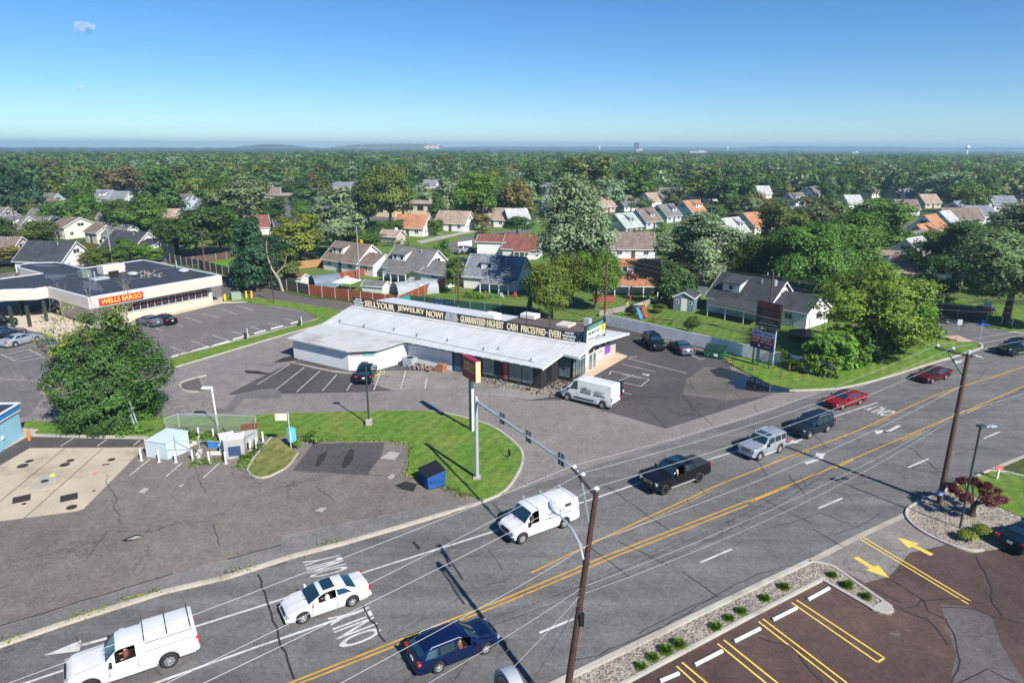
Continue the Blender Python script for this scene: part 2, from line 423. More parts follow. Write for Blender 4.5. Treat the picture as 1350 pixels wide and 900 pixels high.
area('lane', px((222, 351), (320, 373), (410, 393), (480, 403), (455, 408), (447, 408), (400, 400), (330, 391), (292, 389), (292, 372)), .008, asphalt('lane_asphalt', (.11, .096, .088), .15, .3, .2))
area('side_street', px((1240, 444), (1293, 452), (1300, 457), (1350, 452), (1420, 445), (1350, 439), (1331, 437.8), (1303, 433), (1280, 424), (1225, 412), (1190, 405), (1190, 430)), .008, ASPH_PATCH)
area('patched_road', px((365, 512), (342, 513), (313, 519), (296, 538), (280, 538), (280, 544), (305, 543), (322, 525.5), (369, 524.5), (372, 519)), .009, ASPH_PATCH)
area('road_patch', px((1290, 483), (1318, 476), (1400, 484), (1400, 512), (1350, 503)), .009, ASPH_PATCH)

# right-hand lot
area('shop_lot', px((738, 904), (1010, 772), (1070, 741), (1196, 679), (1215, 702), (1280, 729), (1296, 727), (1450, 700), (1500, 960), (1300, 1100), (700, 1100)), .006, ASPH_RED)
area('shop_lot_entry', px((1070, 742), (1193, 680), (1211, 699), (1247, 718), (1200, 728), (1172, 760), (1140, 768), (1103, 747)), .010, ASPH_WAY)
area('shop_lot_patch', px((1240, 796), (1278, 800), (1307, 812), (1320, 850), (1370, 930), (1260, 915), (1260, 860), (1247, 820)), .010, asphalt('soft_patch', (.098, .090, .088), .3, .3, .4))
area('entry_grey_edge', px((1258, 868), (1300, 885), (1345, 905), (1345, 960), (1235, 960), (1252, 905)), .011, MATS['soft_patch'])

# lawns (raised behind their kerbs)
lawn_edge = [(688, 615.5), (690, 598), (682, 586), (655.6, 565), (633, 556), (599, 547), (567, 542), (495.6, 542), (424, 544.5), (300, 549), (220, 550), (78, 556), (31, 556)]
area('lawn', px(*(lawn_edge + [(31, 570), (60, 572), (194, 577), (240, 575), (300, 579), (345, 577), (395, 574), (412, 581), (507, 581), (540, 585), (538, 626), (560, 630), (610, 650), (641, 661), (664, 651), (676, 636)])), .09, GRASS, -.05)
kerb(smooth(px((593, 675), (641, 660.5), (664, 650), (676, 636), (688, 615.5), (690, 598), (682, 586), (655.6, 565), (633, 556), (599, 547), (567, 542))), .22, .13)
area('lawn', px((447, 409), (400, 401), (330, 392), (296, 389), (293, 398), (325, 398), (345, 402), (370, 404), (402, 410), (420, 421), (395, 428), (224, 474), (226, 484), (445, 421), (452, 413)), .09, GRASS, -.05)
kerb(px((226, 486), (300, 464), (380, 440), (445, 423)), .25, .13)
kerb(px((224, 471), (300, 452), (398, 427), (421, 420)), .15, .11)
area('island', px((324, 618.5), (358, 577), (371, 580), (392, 598), (380, 615.5), (368, 621.5), (350, 630), (332.6, 628)), .10, grassmat('dry_grass', (.13, .16, .04), (.27, .22, .09), .8), -.05)
kerb(smooth(px((358, 577), (324, 617), (332.6, 629), (350, 631), (368, 622.5), (380, 616), (393, 598)), 1), .14, .13)
area('lawn', px((952, 464), (1095, 500), (1118, 480), (1190, 430), (1218, 412), (1232, 440), (1240, 446), (1285, 452), (1291, 456), (1280, 462.5), (1235.6, 475), (1162, 498.5), (1109, 511), (1080, 512), (1050, 515), (1015, 507), (985, 492), (958, 477)), .09, GRASS, -.05)
kerb(smooth(px((1040, 515.5), (1080, 514), (1109, 512.7), (1162, 500), (1235.6, 476.7), (1280, 464.4), (1296, 458), (1292, 452), (1262, 448)), 1), .3, .13)
area('walk_pad', px((1240, 444), (1263, 443), (1283, 451), (1268, 452)), .12, mat('pad_pink', (.45, .30, .24), .8))
area('lawn', px((1303, 431), (1330, 436), (1400, 440), (1400, 405), (1290, 400), (1240, 400)), .05, GRASS, -.04)
kerb(px((1303, 433), (1331, 437.8), (1350, 439), (1400, 441)), .2, .12)
# left: kerb along the road
kerb([far_edge[0] - U * 30] + refine(far_edge[:8], 3), .42, .12, m=mat('old_kerb', (.40, .365, .30), .85, .3, .5, dirt=.8, bmp=.3))
kerb(px((31, 566), (45, 574), (80, 575), (194, 577.5)), .5, .12)
kerb(px((384.4, 477.8), (410, 484), (440, 490), (469, 493)), .2, .12)
kerb(smooth(px((272, 495), (240, 503), (236, 510), (244, 516), (262, 517)), 1), .2, .12)
area('island', px((262, 498), (240, 505), (239, 511), (248, 515), (268, 515)), .06, asphalt('island_asphalt', (.11, .10, .09), .4, 0, .5), -.05)
area('island', px((85, 511), (60, 514), (56, 519), (66, 523), (100, 520)), .09, GRASS, -.05)
kerb(smooth(px((54, 519), (64, 499), (80, 491), (98, 488)), 1), .15, .08)
kerb(smooth(px((56, 517), (60, 521.5), (72, 523), (90, 522)), 1), .2, .12)
# bed by the shop lot
bed_out = px((738, 902), (1000, 770.5), (1068, 738.5), (1090, 742), (1103, 747.5), (1140, 774), (1174, 797), (1180, 806), (1174, 811), (1157, 809), (1084, 763.5), (1000, 810), (828, 901))
bo = [bed_out[0] - U * 12] + bed_out + [bed_out[-1] - U * 12]
area('gravel_bed', bo, .07, GRAVEL, -.05)
kerb(refine([bo[0] + Vector((-.05, .06, 0))] + px((1000, 772), (1068, 740)), 4), .42, .13)
kerb(smooth(px((1066, 740.5), (1090, 744), (1103, 750), (1138, 775), (1170, 797), (1176, 805), (1170, 809), (1157, 806.5), (1134, 793), (1085, 765)), 1), .22, .13)
area('island_tip', px((1150, 800), (1166, 793), (1176, 800), (1176, 807), (1160, 808)), .125, CONC, -.05)
kerb([px((828, 898))[0] - U * 12] + px((828, 898), (1000, 807), (1086, 763)), .26, .13)
mb = MB(); ribbon(mb, px((1066, 741), (1130, 708), (1196, 677.5)), .42, .016); struct(mb, 'gutter', CONC)
# right island: gravel, lawn, red tree
isl = px((1193, 677), (1199, 667), (1241, 649), (1304, 620), (1350, 628), (1460, 650), (1460, 720), (1330, 722), (1295.6, 725.8), (1280, 727), (1249, 718), (1211.6, 699), (1196, 684))
area('gravel_bed', isl, .07, GRAVEL, -.05)
area('lawn', px((1258, 643), (1308, 622), (1350, 629.5), (1460, 652), (1460, 706), (1350, 684), (1300, 662)), .10, GRASS, .0)
kerb(smooth(px((1304, 620.5), (1241, 649), (1199, 667), (1194, 676), (1196, 684), (1211.6, 699), (1249, 718), (1280, 727), (1296, 725.5)), 2), .2, .13)
kerb(px((1304, 620.5), (1325, 622), (1350, 628), (1400, 640)), .2, .13)
mb = MB(); ribbon(mb, px((1310, 618), (1350, 601.5), (1400, 582)), .35, .016); struct(mb, 'gutter', CONC)
area('back_garden', px((535, 401), (700, 418), (790, 424), (800, 426), (1095, 499), (1122, 480), (1190, 430), (1222, 410), (1290, 395), (1400, 398), (1400, 330), (1100, 310), (900, 290), (600, 290), (250, 310), (225, 346), (320, 370), (410, 390)), -.012, GRASS2)
area('garden_path', px((560, 332), (608, 314), (760, 322), (900, 345), (1000, 372), (900, 352), (760, 330), (620, 318), (575, 334)), .004, ASPH_PATCH)
area('street', px((470, 352), (530, 342), (575, 327), (612, 312), (700, 300), (700, 305), (622, 322), (585, 338), (560, 350), (480, 360)), .006, ASPH_PATCH)
area('sidewalk', px((548, 318), (612, 305), (640, 301), (640, 303), (612, 308.5), (556, 321)), .010, CONC)
area('street', px((778, 318), (860, 352), (1030, 372), (1060, 380), (1060, 388), (1000, 378), (850, 360), (740, 322)), .006, ASPH_PATCH)
area('street', px((-60, 372), (60, 350), (215, 338), (330, 318), (330, 322), (220, 344), (60, 362), (-60, 390)), .004, ASPH_PATCH)
area('street', px((1140, 330), (1180, 298), (1230, 284), (1240, 287), (1190, 303), (1160, 335)), .006, ASPH_PATCH)
area('sidewalk', px((745, 497), (765, 502), (775, 500), (826.7, 470), (809, 464), (757, 503.5)), .12, mat('tan_walk', (.50, .38, .27), .85, .12, .8, dirt=.2), -.05)
area('sidewalk', px((-80, 425), (0, 428), (60, 440), (80, 452), (110, 450), (150, 434), (292, 400), (330, 398), (292, 392), (140, 418), (60, 412)), .06, mat('bank_walk', (.50, .42, .33), .85, .12, .5, dirt=.2), -.05)
area('sidewalk', px((-60, 590), (0, 582), (40, 566), (52, 567), (40, 574), (0, 596), (-60, 625)), .10, mat('station_walk', (.42, .34, .28), .85, .12, .5, dirt=.3), -.05)
area('sidewalk', px((372, 712), (304, 737), (245, 753), (124, 789), (0, 826), (-80, 860), (-60, 868), (0, 848), (91, 817), (218, 777), (300, 758), (389, 729.5), (454, 713.5), (525, 693), (593, 672.5), (621, 661), (605, 659), (543, 673), (421, 697)), .013, asphalt('kerbside_asphalt', (.155, .147, .14), .2, .3, .2))
# puddle and wet patch
WATER = mat('puddle_water', (.006, .008, .010), .03, .1, spec=1.0)
mb = MB()
pts = []
for k in range(40):
    a = 2 * math.pi * k / 40; rr = 1 + .18 * math.sin(3 * a + 1) + .12 * math.sin(7 * a)
    pts.append(G(1000 + 40 * rr * math.cos(a), 507 + 8.5 * rr * math.sin(a) + .13 * 40 * math.cos(a) * rr))
area('puddle', pts, .018, WATER)
area('wet_patch', px((950, 484), (975, 491), (1002, 502), (1040, 514), (1048, 517), (1000, 517), (970, 512), (962, 500), (944, 496), (935, 488)), .014, mat('wet_asphalt', (.022, .021, .021), .35, .3, 1))

# ------------------------------------------------------------------ markings
def lines(name, segs, w_, z, m, kind='structure'):
    for s_ in segs:
        mb = MB(); ribbon(mb, refine(px(*s_), 6), w_, z); tag(mb.build(name, m), kind='structure')
lines('lane_line', [[(-40, 918), (33.7, 900), (255, 826.5), (350, 796.7), (472.6, 756.5), (563, 728), (646, 702)], [(646, 702), (768, 662), (842, 637), (933, 606), (966, 596), (1040, 571)],
    [(1040, 571), (1097, 550), (1157, 530.5)], [(150, 918), (204.8, 900), (350, 848.5), (483, 803)]], .16, .020, MARKW)
lines('lane_line', [[(1079, 670), (1110.5, 656.5)], [(1197.5, 616), (1223.6, 605)], [(923, 741.3), (965, 723.6)], [(711, 834), (756.5, 815.4)], [(1297, 578), (1318, 569)], [(500, 920), (545, 903)]], .16, .020, MARKW)
dy = [(330, 920), (382, 900), (660, 791), (800, 732), (978, 663)]
lines('centre_line', [dy, [(x + 8, y + 2.5) for x, y in dy], [(978, 663), (1000, 655.6), (1112, 610), (1214, 566.5), (1317.5, 523), (1400, 487)]], .13, .020, MARKY)
lines('centre_line', [[(990, 661.5), (1040, 641)], [(1100, 617), (1125, 606.5)], [(1190, 580), (1215, 569.5)], [(1275, 544), (1292, 536.5)]], .13, .020, MARKY)
lines('turn_lane_line', [[(700, 755), (806, 704), (940, 642), (990, 622), (1040, 602), (1130, 568), (1235, 520), (1329.5, 490), (1400, 468)]], .12, .020, MARKY)
lines('turn_lane_line', [[(812, 706), (870, 680), (940, 645.5)], [(1042, 605), (1068, 594.5)], [(1150, 562), (1172, 552.5)], [(1235, 524), (1262, 512)], [(1305, 499), (1329, 492)]], .10, .020, mat('worn_yellow', (.34, .22, .07), .8, .25, 1.5, dirt=.8))
lines('worn_line', [[(1232, 449.5), (1262, 455), (1296, 460), (1350, 466)]], .2, .020, MARKW)
def ground_word(s_, ot, ob, yt, yb, z=.022):
    """letters painted on the road: tops and bases of the first and last letter, in photo pixels"""
    a, b, c, d = px(ob, yb, ot, yt)
    r = ((b - a) + (d - c)) / 2; u = ((c - a) + (d - b)) / 2; o = (a + b + c + d) / 4
    text(s_, None, 'road_word', MARKW, (o.x, o.y, z), r, (u.x, u.y, 0), r.length, u.length, .002, .012)['kind'] = 'structure'
ground_word('ONLY', (410.4, 764), (459.6, 750), (398, 740), (448.7, 729.3))
ground_word('ONLY', (449, 857), (506, 836), (432, 815), (484, 795))
ground_word('ONLY', (1166.6, 549), (1181.6, 543.4), (1136, 539.5), (1157, 533.5))
def arrow(name, tail, tip, w_, m, head=.42, hw=1.0, z=.022, hook=0):
    a, b = px(tail, tip); d = b - a; L = d.length; d.normalize(); s_ = Vector((-d.y, d.x, 0))
    mb = MB(); hl = L * head
    poly = [a + s_ * w_ * .5, a + d * (L - hl) + s_ * w_ * .5, a + d * (L - hl) + s_ * hw * .5, b, a + d * (L - hl) - s_ * hw * .5, a + d * (L - hl) - s_ * w_ * .5, a - s_ * w_ * .5]
    if hook:
        k = hook
        poly = [a + s_ * w_ * .5, a + d * L * .55 + s_ * w_ * .5, a + d * L * .72 + s_ * k * .35, a + d * L * .60 + s_ * k * .45, a + d * L * .82 + s_ * k * .95, a + d * L + s_ * k * .3,
                a + d * L * .88 + s_ * k * .25, a + d * L * .66 - s_ * w_ * .6, a - s_ * w_ * .5]
    mb.sheet(poly, z); return tag(mb.build(name, m), kind='structure')
arrow('yellow_arrow', (1127.6, 734.5), (1172.7, 762), .38, MARKY2, .5, 1.15)
arrow('yellow_arrow', (1228.7, 731.4), (1182, 708), .38, MARKY2, .5, 1.15)
arrow('road_arrow', (145, 840), (57, 864), .22, MARKW, .55, .9)
arrow('turn_arrow', (1062, 611), (1093, 600), .3, MARKW, hook=.9)
arrow('turn_arrow', (1186, 561), (1160, 574), .3, MARKW, hook=-.9)
arrow('road_arrow', (1058, 579), (1036, 586), .2, MARKW, .6, .7)
arrow('turn_arrow', (1020, 562), (1000, 566), .3, MARKW, hook=1.0)
arrow('road_arrow', (1270, 474), (1257, 480), .2, MARKW, .6, .8)
arrow('road_arrow', (1297, 473), (1284, 467), .2, MARKW, .6, .8)
# shop lot stall pairs
for a, b in (((1133.5, 710), (1277, 796)), ((1138, 708), (1281, 793)), ((1043.6, 794), (1157, 872.6)), ((1050, 790.5), (1166, 867)), ((1000, 819), (1104, 900)), ((1005.6, 815.4), (1116.7, 900)),
             ((946, 848), (1022, 910)), ((954, 843), (1040, 912)), ((892, 877.6), (930, 912)), ((899, 872.6), (945, 911)), ((1157, 872.6), (1166, 867))):
    lines('stall_line', [[a, b]], .11, .016, MARKY2)
for s_ in (((382.7, 479.6), (339, 507)), ((401, 484.4), (364.4, 513)), ((421.8, 489), (391, 516.7)), ((444, 493.8), (424.4, 515.6)), ((464, 504), (457, 515)), ((502, 488), (493, 514.4)), ((535, 489), (528, 513)), ((562.7, 498), (560, 513)),
           ((80, 588), (98.5, 576.5)), ((128, 588), (141, 579)), ((176, 587), (185, 580)), ((171, 626.5), (198, 605)), ((219, 628), (240, 610)), ((268, 630), (295.6, 604)),
           ((225, 457), (249, 465.5)), ((252.5, 449), (277, 458)), ((280, 442), (305, 450)), ((306, 437), (329, 444.5)), ((329, 430), (355, 439)), ((353, 425), (380, 432)), ((376, 420), (400, 427)),
           ((206, 433), (215, 436)), ((231, 427), (241, 430)), ((243, 418), (266, 425)), ((268, 413), (290, 419)), ((291, 407), (312, 414)), ((313, 403), (335, 409)),
           ((1, 467), (20, 476)), ((39, 461), (58, 471)), ((20, 476), (32, 476)), ((32, 476), (56, 471.5)), ((5, 468), (40, 460)), ((10, 472), (46, 464)), ((16, 474.5), (52, 467)),
           ((60, 497), (78, 512)), ((66, 494), (90, 507)), ((73, 491.5), (96, 500)), ((57, 505), (70, 516)),
           ((819.7, 480), (864, 490)), ((828, 472.5), (905, 492)), ((806, 489), (856, 500)), ((856, 500), (845, 509)), ((845, 509), (812, 503)), ((806, 489), (803, 494)), ((820, 493), (845, 499)), ((812, 503), (835, 494)), ((820, 517), (833, 520)), ((829, 472), (840, 470)),
           ((905, 465), (924, 474)), ((924, 474), (930, 472))):
    lines('stall_line', [s_], .10, .018, MARKW)
mb = MB()
ppx = [(848, 492), (852, 493.5), (855, 493), (857, 495), (852, 495.5), (849, 494), (846.5, 494)]
mb.sheet(px(*ppx), .022); tag(mb.build('wheelchair_mark', MARKW), kind='structure')
# sealed cracks and slab joints
SEAL = mat('crack_seal', (.026, .025, .025), .7)
rc = random.Random(5)
def crack(pts, w_=.05, wob=.12, z=.024):
    q = refine(px(*pts), .6)
    q = [q[0]] + [p_ + Vector((rc.uniform(-wob, wob), rc.uniform(-wob, wob), 0)) for p_ in q[1:-1]] + [q[-1]]
    mb = MB(); ribbon(mb, q, w_, z); tag(mb.build('pavement_crack', SEAL), kind='structure')
for pts in ([(800, 641), (885, 701)], [(650, 664), (667, 682)], [(815, 713), (880, 745)], [(899, 753), (948, 788)], [(775, 718), (830, 760)], [(1010, 660), (1070, 690)], [(1072, 697), (1115, 722)], [(1040, 627), (1062, 652)]): crack(pts, .05, .05)
for pts in ([(354, 799), (368, 840), (388, 895)], [(478, 797), (508, 846)], [(340, 757), (355, 800)]): crack(pts, .11, .08)
for pts in ([(748, 877), (840, 843), (920, 800), (940, 786), (1000, 757), (1060, 741)], [(842, 836), (905, 803), (945, 786)], [(1000, 700), (1040, 690), (1080, 676), (1120, 690)], [(1120, 640), (1160, 632), (1190, 650)], [(1240, 545), (1300, 533), (1335, 520), (1350, 512)],
            [(1160, 585), (1200, 590), (1262, 640)], [(1100, 705), (1148, 686), (1160, 676)], [(1190, 520), (1240, 530)], [(1060, 560), (1090, 590)], [(1260, 600), (1290, 590), (1330, 596)]): crack(pts, .045, .12)
for pts in ([(1172, 762), (1215, 790), (1210, 800), (1190, 803), (1181, 797)], [(1217, 790), (1222, 805), (1245, 815), (1262, 845), (1265, 870), (1254, 905)], [(1287, 733), (1305, 770), (1310, 795), (1322, 812)], [(1242, 800), (1285, 803), (1310, 813), (1350, 822)],
            [(1180, 800), (1225, 817), (1250, 850)], [(1150, 775), (1190, 795)], [(1000, 840), (1040, 850), (1062, 875), (1085, 900)], [(1254, 905), (1300, 882), (1350, 905)], [(1215, 792), (1260, 788), (1298, 795)]): crack(pts, .07, .08)
rk = random.Random(8)
for k in range(26):
    x, y = rk.uniform(20, 1300), rk.uniform(0, 1); yy = (865 - x * .29) + y * 120 if x < 700 else 690 - (x - 700) * .38 + y * 90
    a = rk.choice((R(20), R(-60), R(10), R(-50))); L_ = rk.uniform(12, 40); crack([(x, yy), (x + L_ * .5 * math.cos(a), yy - L_ * .4 * math.sin(a)), (x + L_ * math.cos(a), yy - L_ * math.sin(a) * .8)], rk.uniform(.02, .035), .1)
for k in range(26):
    x, y = rk.uniform(760, 1000), rk.uniform(0, 1); yy = 495 + y * 50; crack([(x, yy), (x + rk.uniform(-18, 22), yy + rk.uniform(3, 14))], .03, .2)
crack([(85.5, 590.7), (0, 661)], .06, .02); crack([(136, 590.7), (32, 683)], .06, .02); crack([(0, 825), (124.5, 787.6)], .08, .1); crack([(124.5, 787.6), (228, 756)], .08, .06); crack([(300, 737), (371, 718)], .1, .05)
for pts in ([(0, 776), (12, 772)], [(110, 740), (140, 700), (200, 700), (250, 685)], [(250, 600), (270, 650)], [(280, 690), (290, 720)], [(386, 620), (430, 624), (484, 627), (520, 628)], [(140, 625), (160, 690)], [(415, 640), (440, 660)], [(877, 564), (860, 545), (850, 540)], [(940, 560), (915, 540), (900, 520)]): crack(pts, .04, .15)
# manholes, grates and stains on the station forecourt
IRON = mat('cast_iron', (.035, .026, .022), .7)
for (x, y, r_) in ((30, 614, .42), (39, 607.6, .3), (93, 607, .3), (85.5, 612.5, .38), (147, 605.8, .3), (59, 634, .28), (94.5, 668.5, .36), (31.6, 664, .16), (137, 612.6, .14), (142, 612, .14), (124, 647, .12)):
    g = G(x, y); mb = MB(); mb.prism([(g.x + r_ * math.cos(a * math.pi / 8), g.y + r_ * math.sin(a * math.pi / 8)) for a in range(16)], .0, .024); struct(mb, 'manhole_cover', IRON)
for x, y in ((28.5, 657.5), (91, 655.6)):
    g = G(x, y); mb = MB(); mb.box((g.x, g.y, .012), (1.1, 1.1, .03), R(32)); struct(mb, 'drain_grate', IRON)
area('sunken_patch', px((160, 712), (180, 704), (190, 706), (180, 711), (165, 714)), .016, mat('wet_dark', (.02, .017, .013), .4)); area('sunken_patch', px((166, 711.5), (180, 706), (188, 707), (178, 710.5)), .020, CONC)
for q in (((182, 649), (190, 643), (197, 644), (190, 650)), ((414, 673), (424, 669), (431, 669), (424, 675)), ((235, 640), (241, 637.5), (243, 639), (238, 642)), ((510, 629), (518, 624), (521, 628), (515, 632)), ((501, 604), (514, 595), (528, 597), (520, 606)), ((36, 645), (60, 623), (80, 623), (55, 645))):
    area('bare_patch', px(*q), .018, CONC)
TARM = asphalt('oil_patch', (.03, .028, .027), .5, 0, 0)
for q in (((415, 614), (420, 600), (432, 594), (428, 606), (420, 615)), ((450, 616), (455, 600), (462, 591), (467, 593), (465, 606), (456, 617)), ((543, 715), (546, 713), (549, 716), (555, 722), (552, 725), (547, 720)), ((520, 640), (535, 634), (550, 638), (545, 648), (530, 645)), ((322, 488), (340, 489), (362, 494), (340, 493), (325, 492)), ((388, 468), (372, 472), (360, 478), (385, 476), (394, 474))):
    area('oil_stain', px(*q), .019, TARM)
YP = mat('survey_yellow', (.75, .62, .08), .7); PP = mat('survey_pink', (.7, .12, .2), .7)
area('paint_mark', px((64, 628), (69, 624), (74, 626), (70, 629)), .021, YP); area('paint_mark', px((121, 625), (126, 622.5), (129, 624), (124, 626)), .021, PP)
# ------------------------------------------------------------------ vehicles
def lerpl(pts, x):
    if x <= pts[0][0]: return pts[0][1]
    for (a, b), (c, d) in zip(pts[:-1], pts[1:]):
        if x <= c: return b + (d - b) * (x - a) / max(c - a, 1e-6)
    return pts[-1][1]
def paint(name, col, metal=.0):
    if name in MATS: return MATS[name]
    m, n, b = newmat(name); v = coords(n)
    c = mixc(n, 1.0, col, rng(n, noise(n, v, 1.5, 4), .3, .7, .93, 1.07), 'MULTIPLY')
    n.links.new(c, b.inputs['Base Color']); b.inputs['Metallic'].default_value = metal; b.inputs['Roughness'].default_value = .5; b.inputs['Specular IOR Level'].default_value = .02
    b.inputs['Coat Weight'].default_value = .8; b.inputs['Coat Roughness'].default_value = .05
    MATS[name] = m; return m
# shapes: top profile (x from nose = +), belt profile, glass ranges; metres
SH = {
 'sedan': dict(L=4.75, W=1.80, wb=2.76, r=.33, fo=.88, sill=.21,
    top=[(-2.375, .72), (-2.36, .88), (-2.28, 1.02), (-1.72, 1.08), (-1.62, 1.10), (-.95, 1.38), (-.45, 1.44), (.15, 1.42), (.45, 1.33), (1.20, .98), (1.65, .90), (2.05, .80), (2.28, .66), (2.375, .44)],
    belt=[(-2.4, .98), (-1.6, 1.0), (1.2, .93), (2.4, .8)], ws=(.42, 1.16), rw=(-1.58, -.98), side=[(-1.32, -.90, -.50, -.42), (-.42, -.34, .42, .30), (.5, .40, .86, .42)]),
 'suv': dict(L=4.6, W=1.84, wb=2.66, r=.37, fo=.88, sill=.29,
    top=[(-2.3, .62), (-2.27, 1.05), (-2.22, 1.25), (-2.08, 1.68), (-1.9, 1.74), (-.2, 1.79), (.25, 1.76), (.5, 1.68), (1.02, 1.18), (1.15, 1.13), (1.95, 1.03), (2.2, .92), (2.3, .60)],
    belt=[(-2.4, 1.12), (1.0, 1.05), (2.4, .95)], ws=(.48, 1.0), rw=(-2.235, -2.10), side=[(-2.05, -1.95, -1.32, -1.28), (-1.18, -1.16, -.42, -.42), (-.32, -.32, .62, .34)]),
 'boxsuv': dict(L=4.45, W=1.84, wb=2.69, r=.38, fo=.80, sill=.32,
    top=[(-2.225, .62), (-2.2, 1.15), (-2.14, 1.72), (-2.0, 1.78), (.2, 1.80), (.38, 1.75), (.85, 1.22), (1.0, 1.17), (2.05, 1.08), (2.16, 1.0), (2.22, .60)],
    belt=[(-2.4, 1.15), (2.4, 1.05)], ws=(.36, .84), rw=(-2.19, -2.145), side=[(-2.02, -2.0, -1.34, -1.34), (-1.24, -1.24, -.48, -.48), (-.38, -.38, .56, .26)]),
 'wagon': dict(L=4.58, W=1.80, wb=2.63, r=.33, fo=.88, sill=.21,
    top=[(-2.29, .66), (-2.26, .98), (-2.2, 1.08), (-1.80, 1.40), (-1.65, 1.45), (-.2, 1.49), (.2, 1.46), (.5, 1.37), (1.18, .99), (1.9, .87), (2.2, .74), (2.29, .50)],
    belt=[(-2.4, .99), (2.4, .86)], ws=(.46, 1.12), rw=(-2.17, -1.85), side=[(-1.95, -1.72, -1.24, -1.20), (-1.12, -1.10, -.34, -.34), (-.24, -.24, .74, .34)]),
 'pickup': dict(L=5.85, W=2.02, wb=3.68, r=.42, fo=.95, sill=.42,
    top=[(-2.92, .85), (-2.90, 1.36), (-1.22, 1.38), (-1.20, 1.40), (-1.14, 1.88), (-.9, 1.93), (.5, 1.95), (.72, 1.90), (1.30, 1.38), (1.42, 1.33), (2.65, 1.22), (2.85, 1.05), (2.92, .70)],
    belt=[(-3, 1.34), (-1.2, 1.34), (-1.1, 1.30), (1.3, 1.26), (3, 1.14)], ws=(.70, 1.27), rw=(-1.195, -1.145), side=[(-1.02, -1.0, -.12, -.12), (-.02, -.02, 1.02, .56)]),
 'cap_pickup': dict(L=5.75, W=2.02, wb=3.40, r=.41, fo=.95, sill=.42,
    top=[(-2.87, .75), (-2.85, 1.35), (-2.80, 1.94), (-.52, 1.96), (-.50, 1.90), (-.44, 1.90), (-.42, 1.90), (-.30, 1.93), (.45, 1.93), (.66, 1.88), (1.22, 1.36), (1.34, 1.31), (2.55, 1.20), (2.78, 1.04), (2.87, .70)],
    belt=[(-3, 1.34), (-.5, 1.34), (-.4, 1.30), (3, 1.14)], ws=(.64, 1.19), rw=None, side=[(-.14, -.14, .95, .50)]),
 'van': dict(L=5.5, W=2.0, wb=3.50, r=.38, fo=.75, sill=.34,
    top=[(-2.75, .65), (-2.73, 1.3), (-2.66, 1.98), (-2.5, 2.06), (.95, 2.08), (1.18, 2.0), (1.82, 1.34), (1.95, 1.25), (2.55, 1.08), (2.70, .95), (2.75, .62)],
    belt=[(-3, 1.22), (1.6, 1.22), (3, 1.0)], ws=(1.16, 1.80), rw=(-2.72, -2.67), side=[(.62, .62, 1.50, 1.08)]),
 'highvan': dict(L=5.95, W=2.08, wb=4.0, r=.37, fo=.95, sill=.30,
    top=[(-2.975, .6), (-2.96, 1.4), (-2.92, 2.40), (-2.8, 2.5), (.95, 2.52), (1.25, 2.44), (2.20, 1.50), (2.35, 1.32), (2.80, 1.02), (2.93, .85), (2.975, .6)],
    belt=[(-3, 1.30), (1.9, 1.30), (3, .98)], ws=(1.35, 2.18), rw=None, side=[(.82, .92, 1.86, 1.32)]),
}
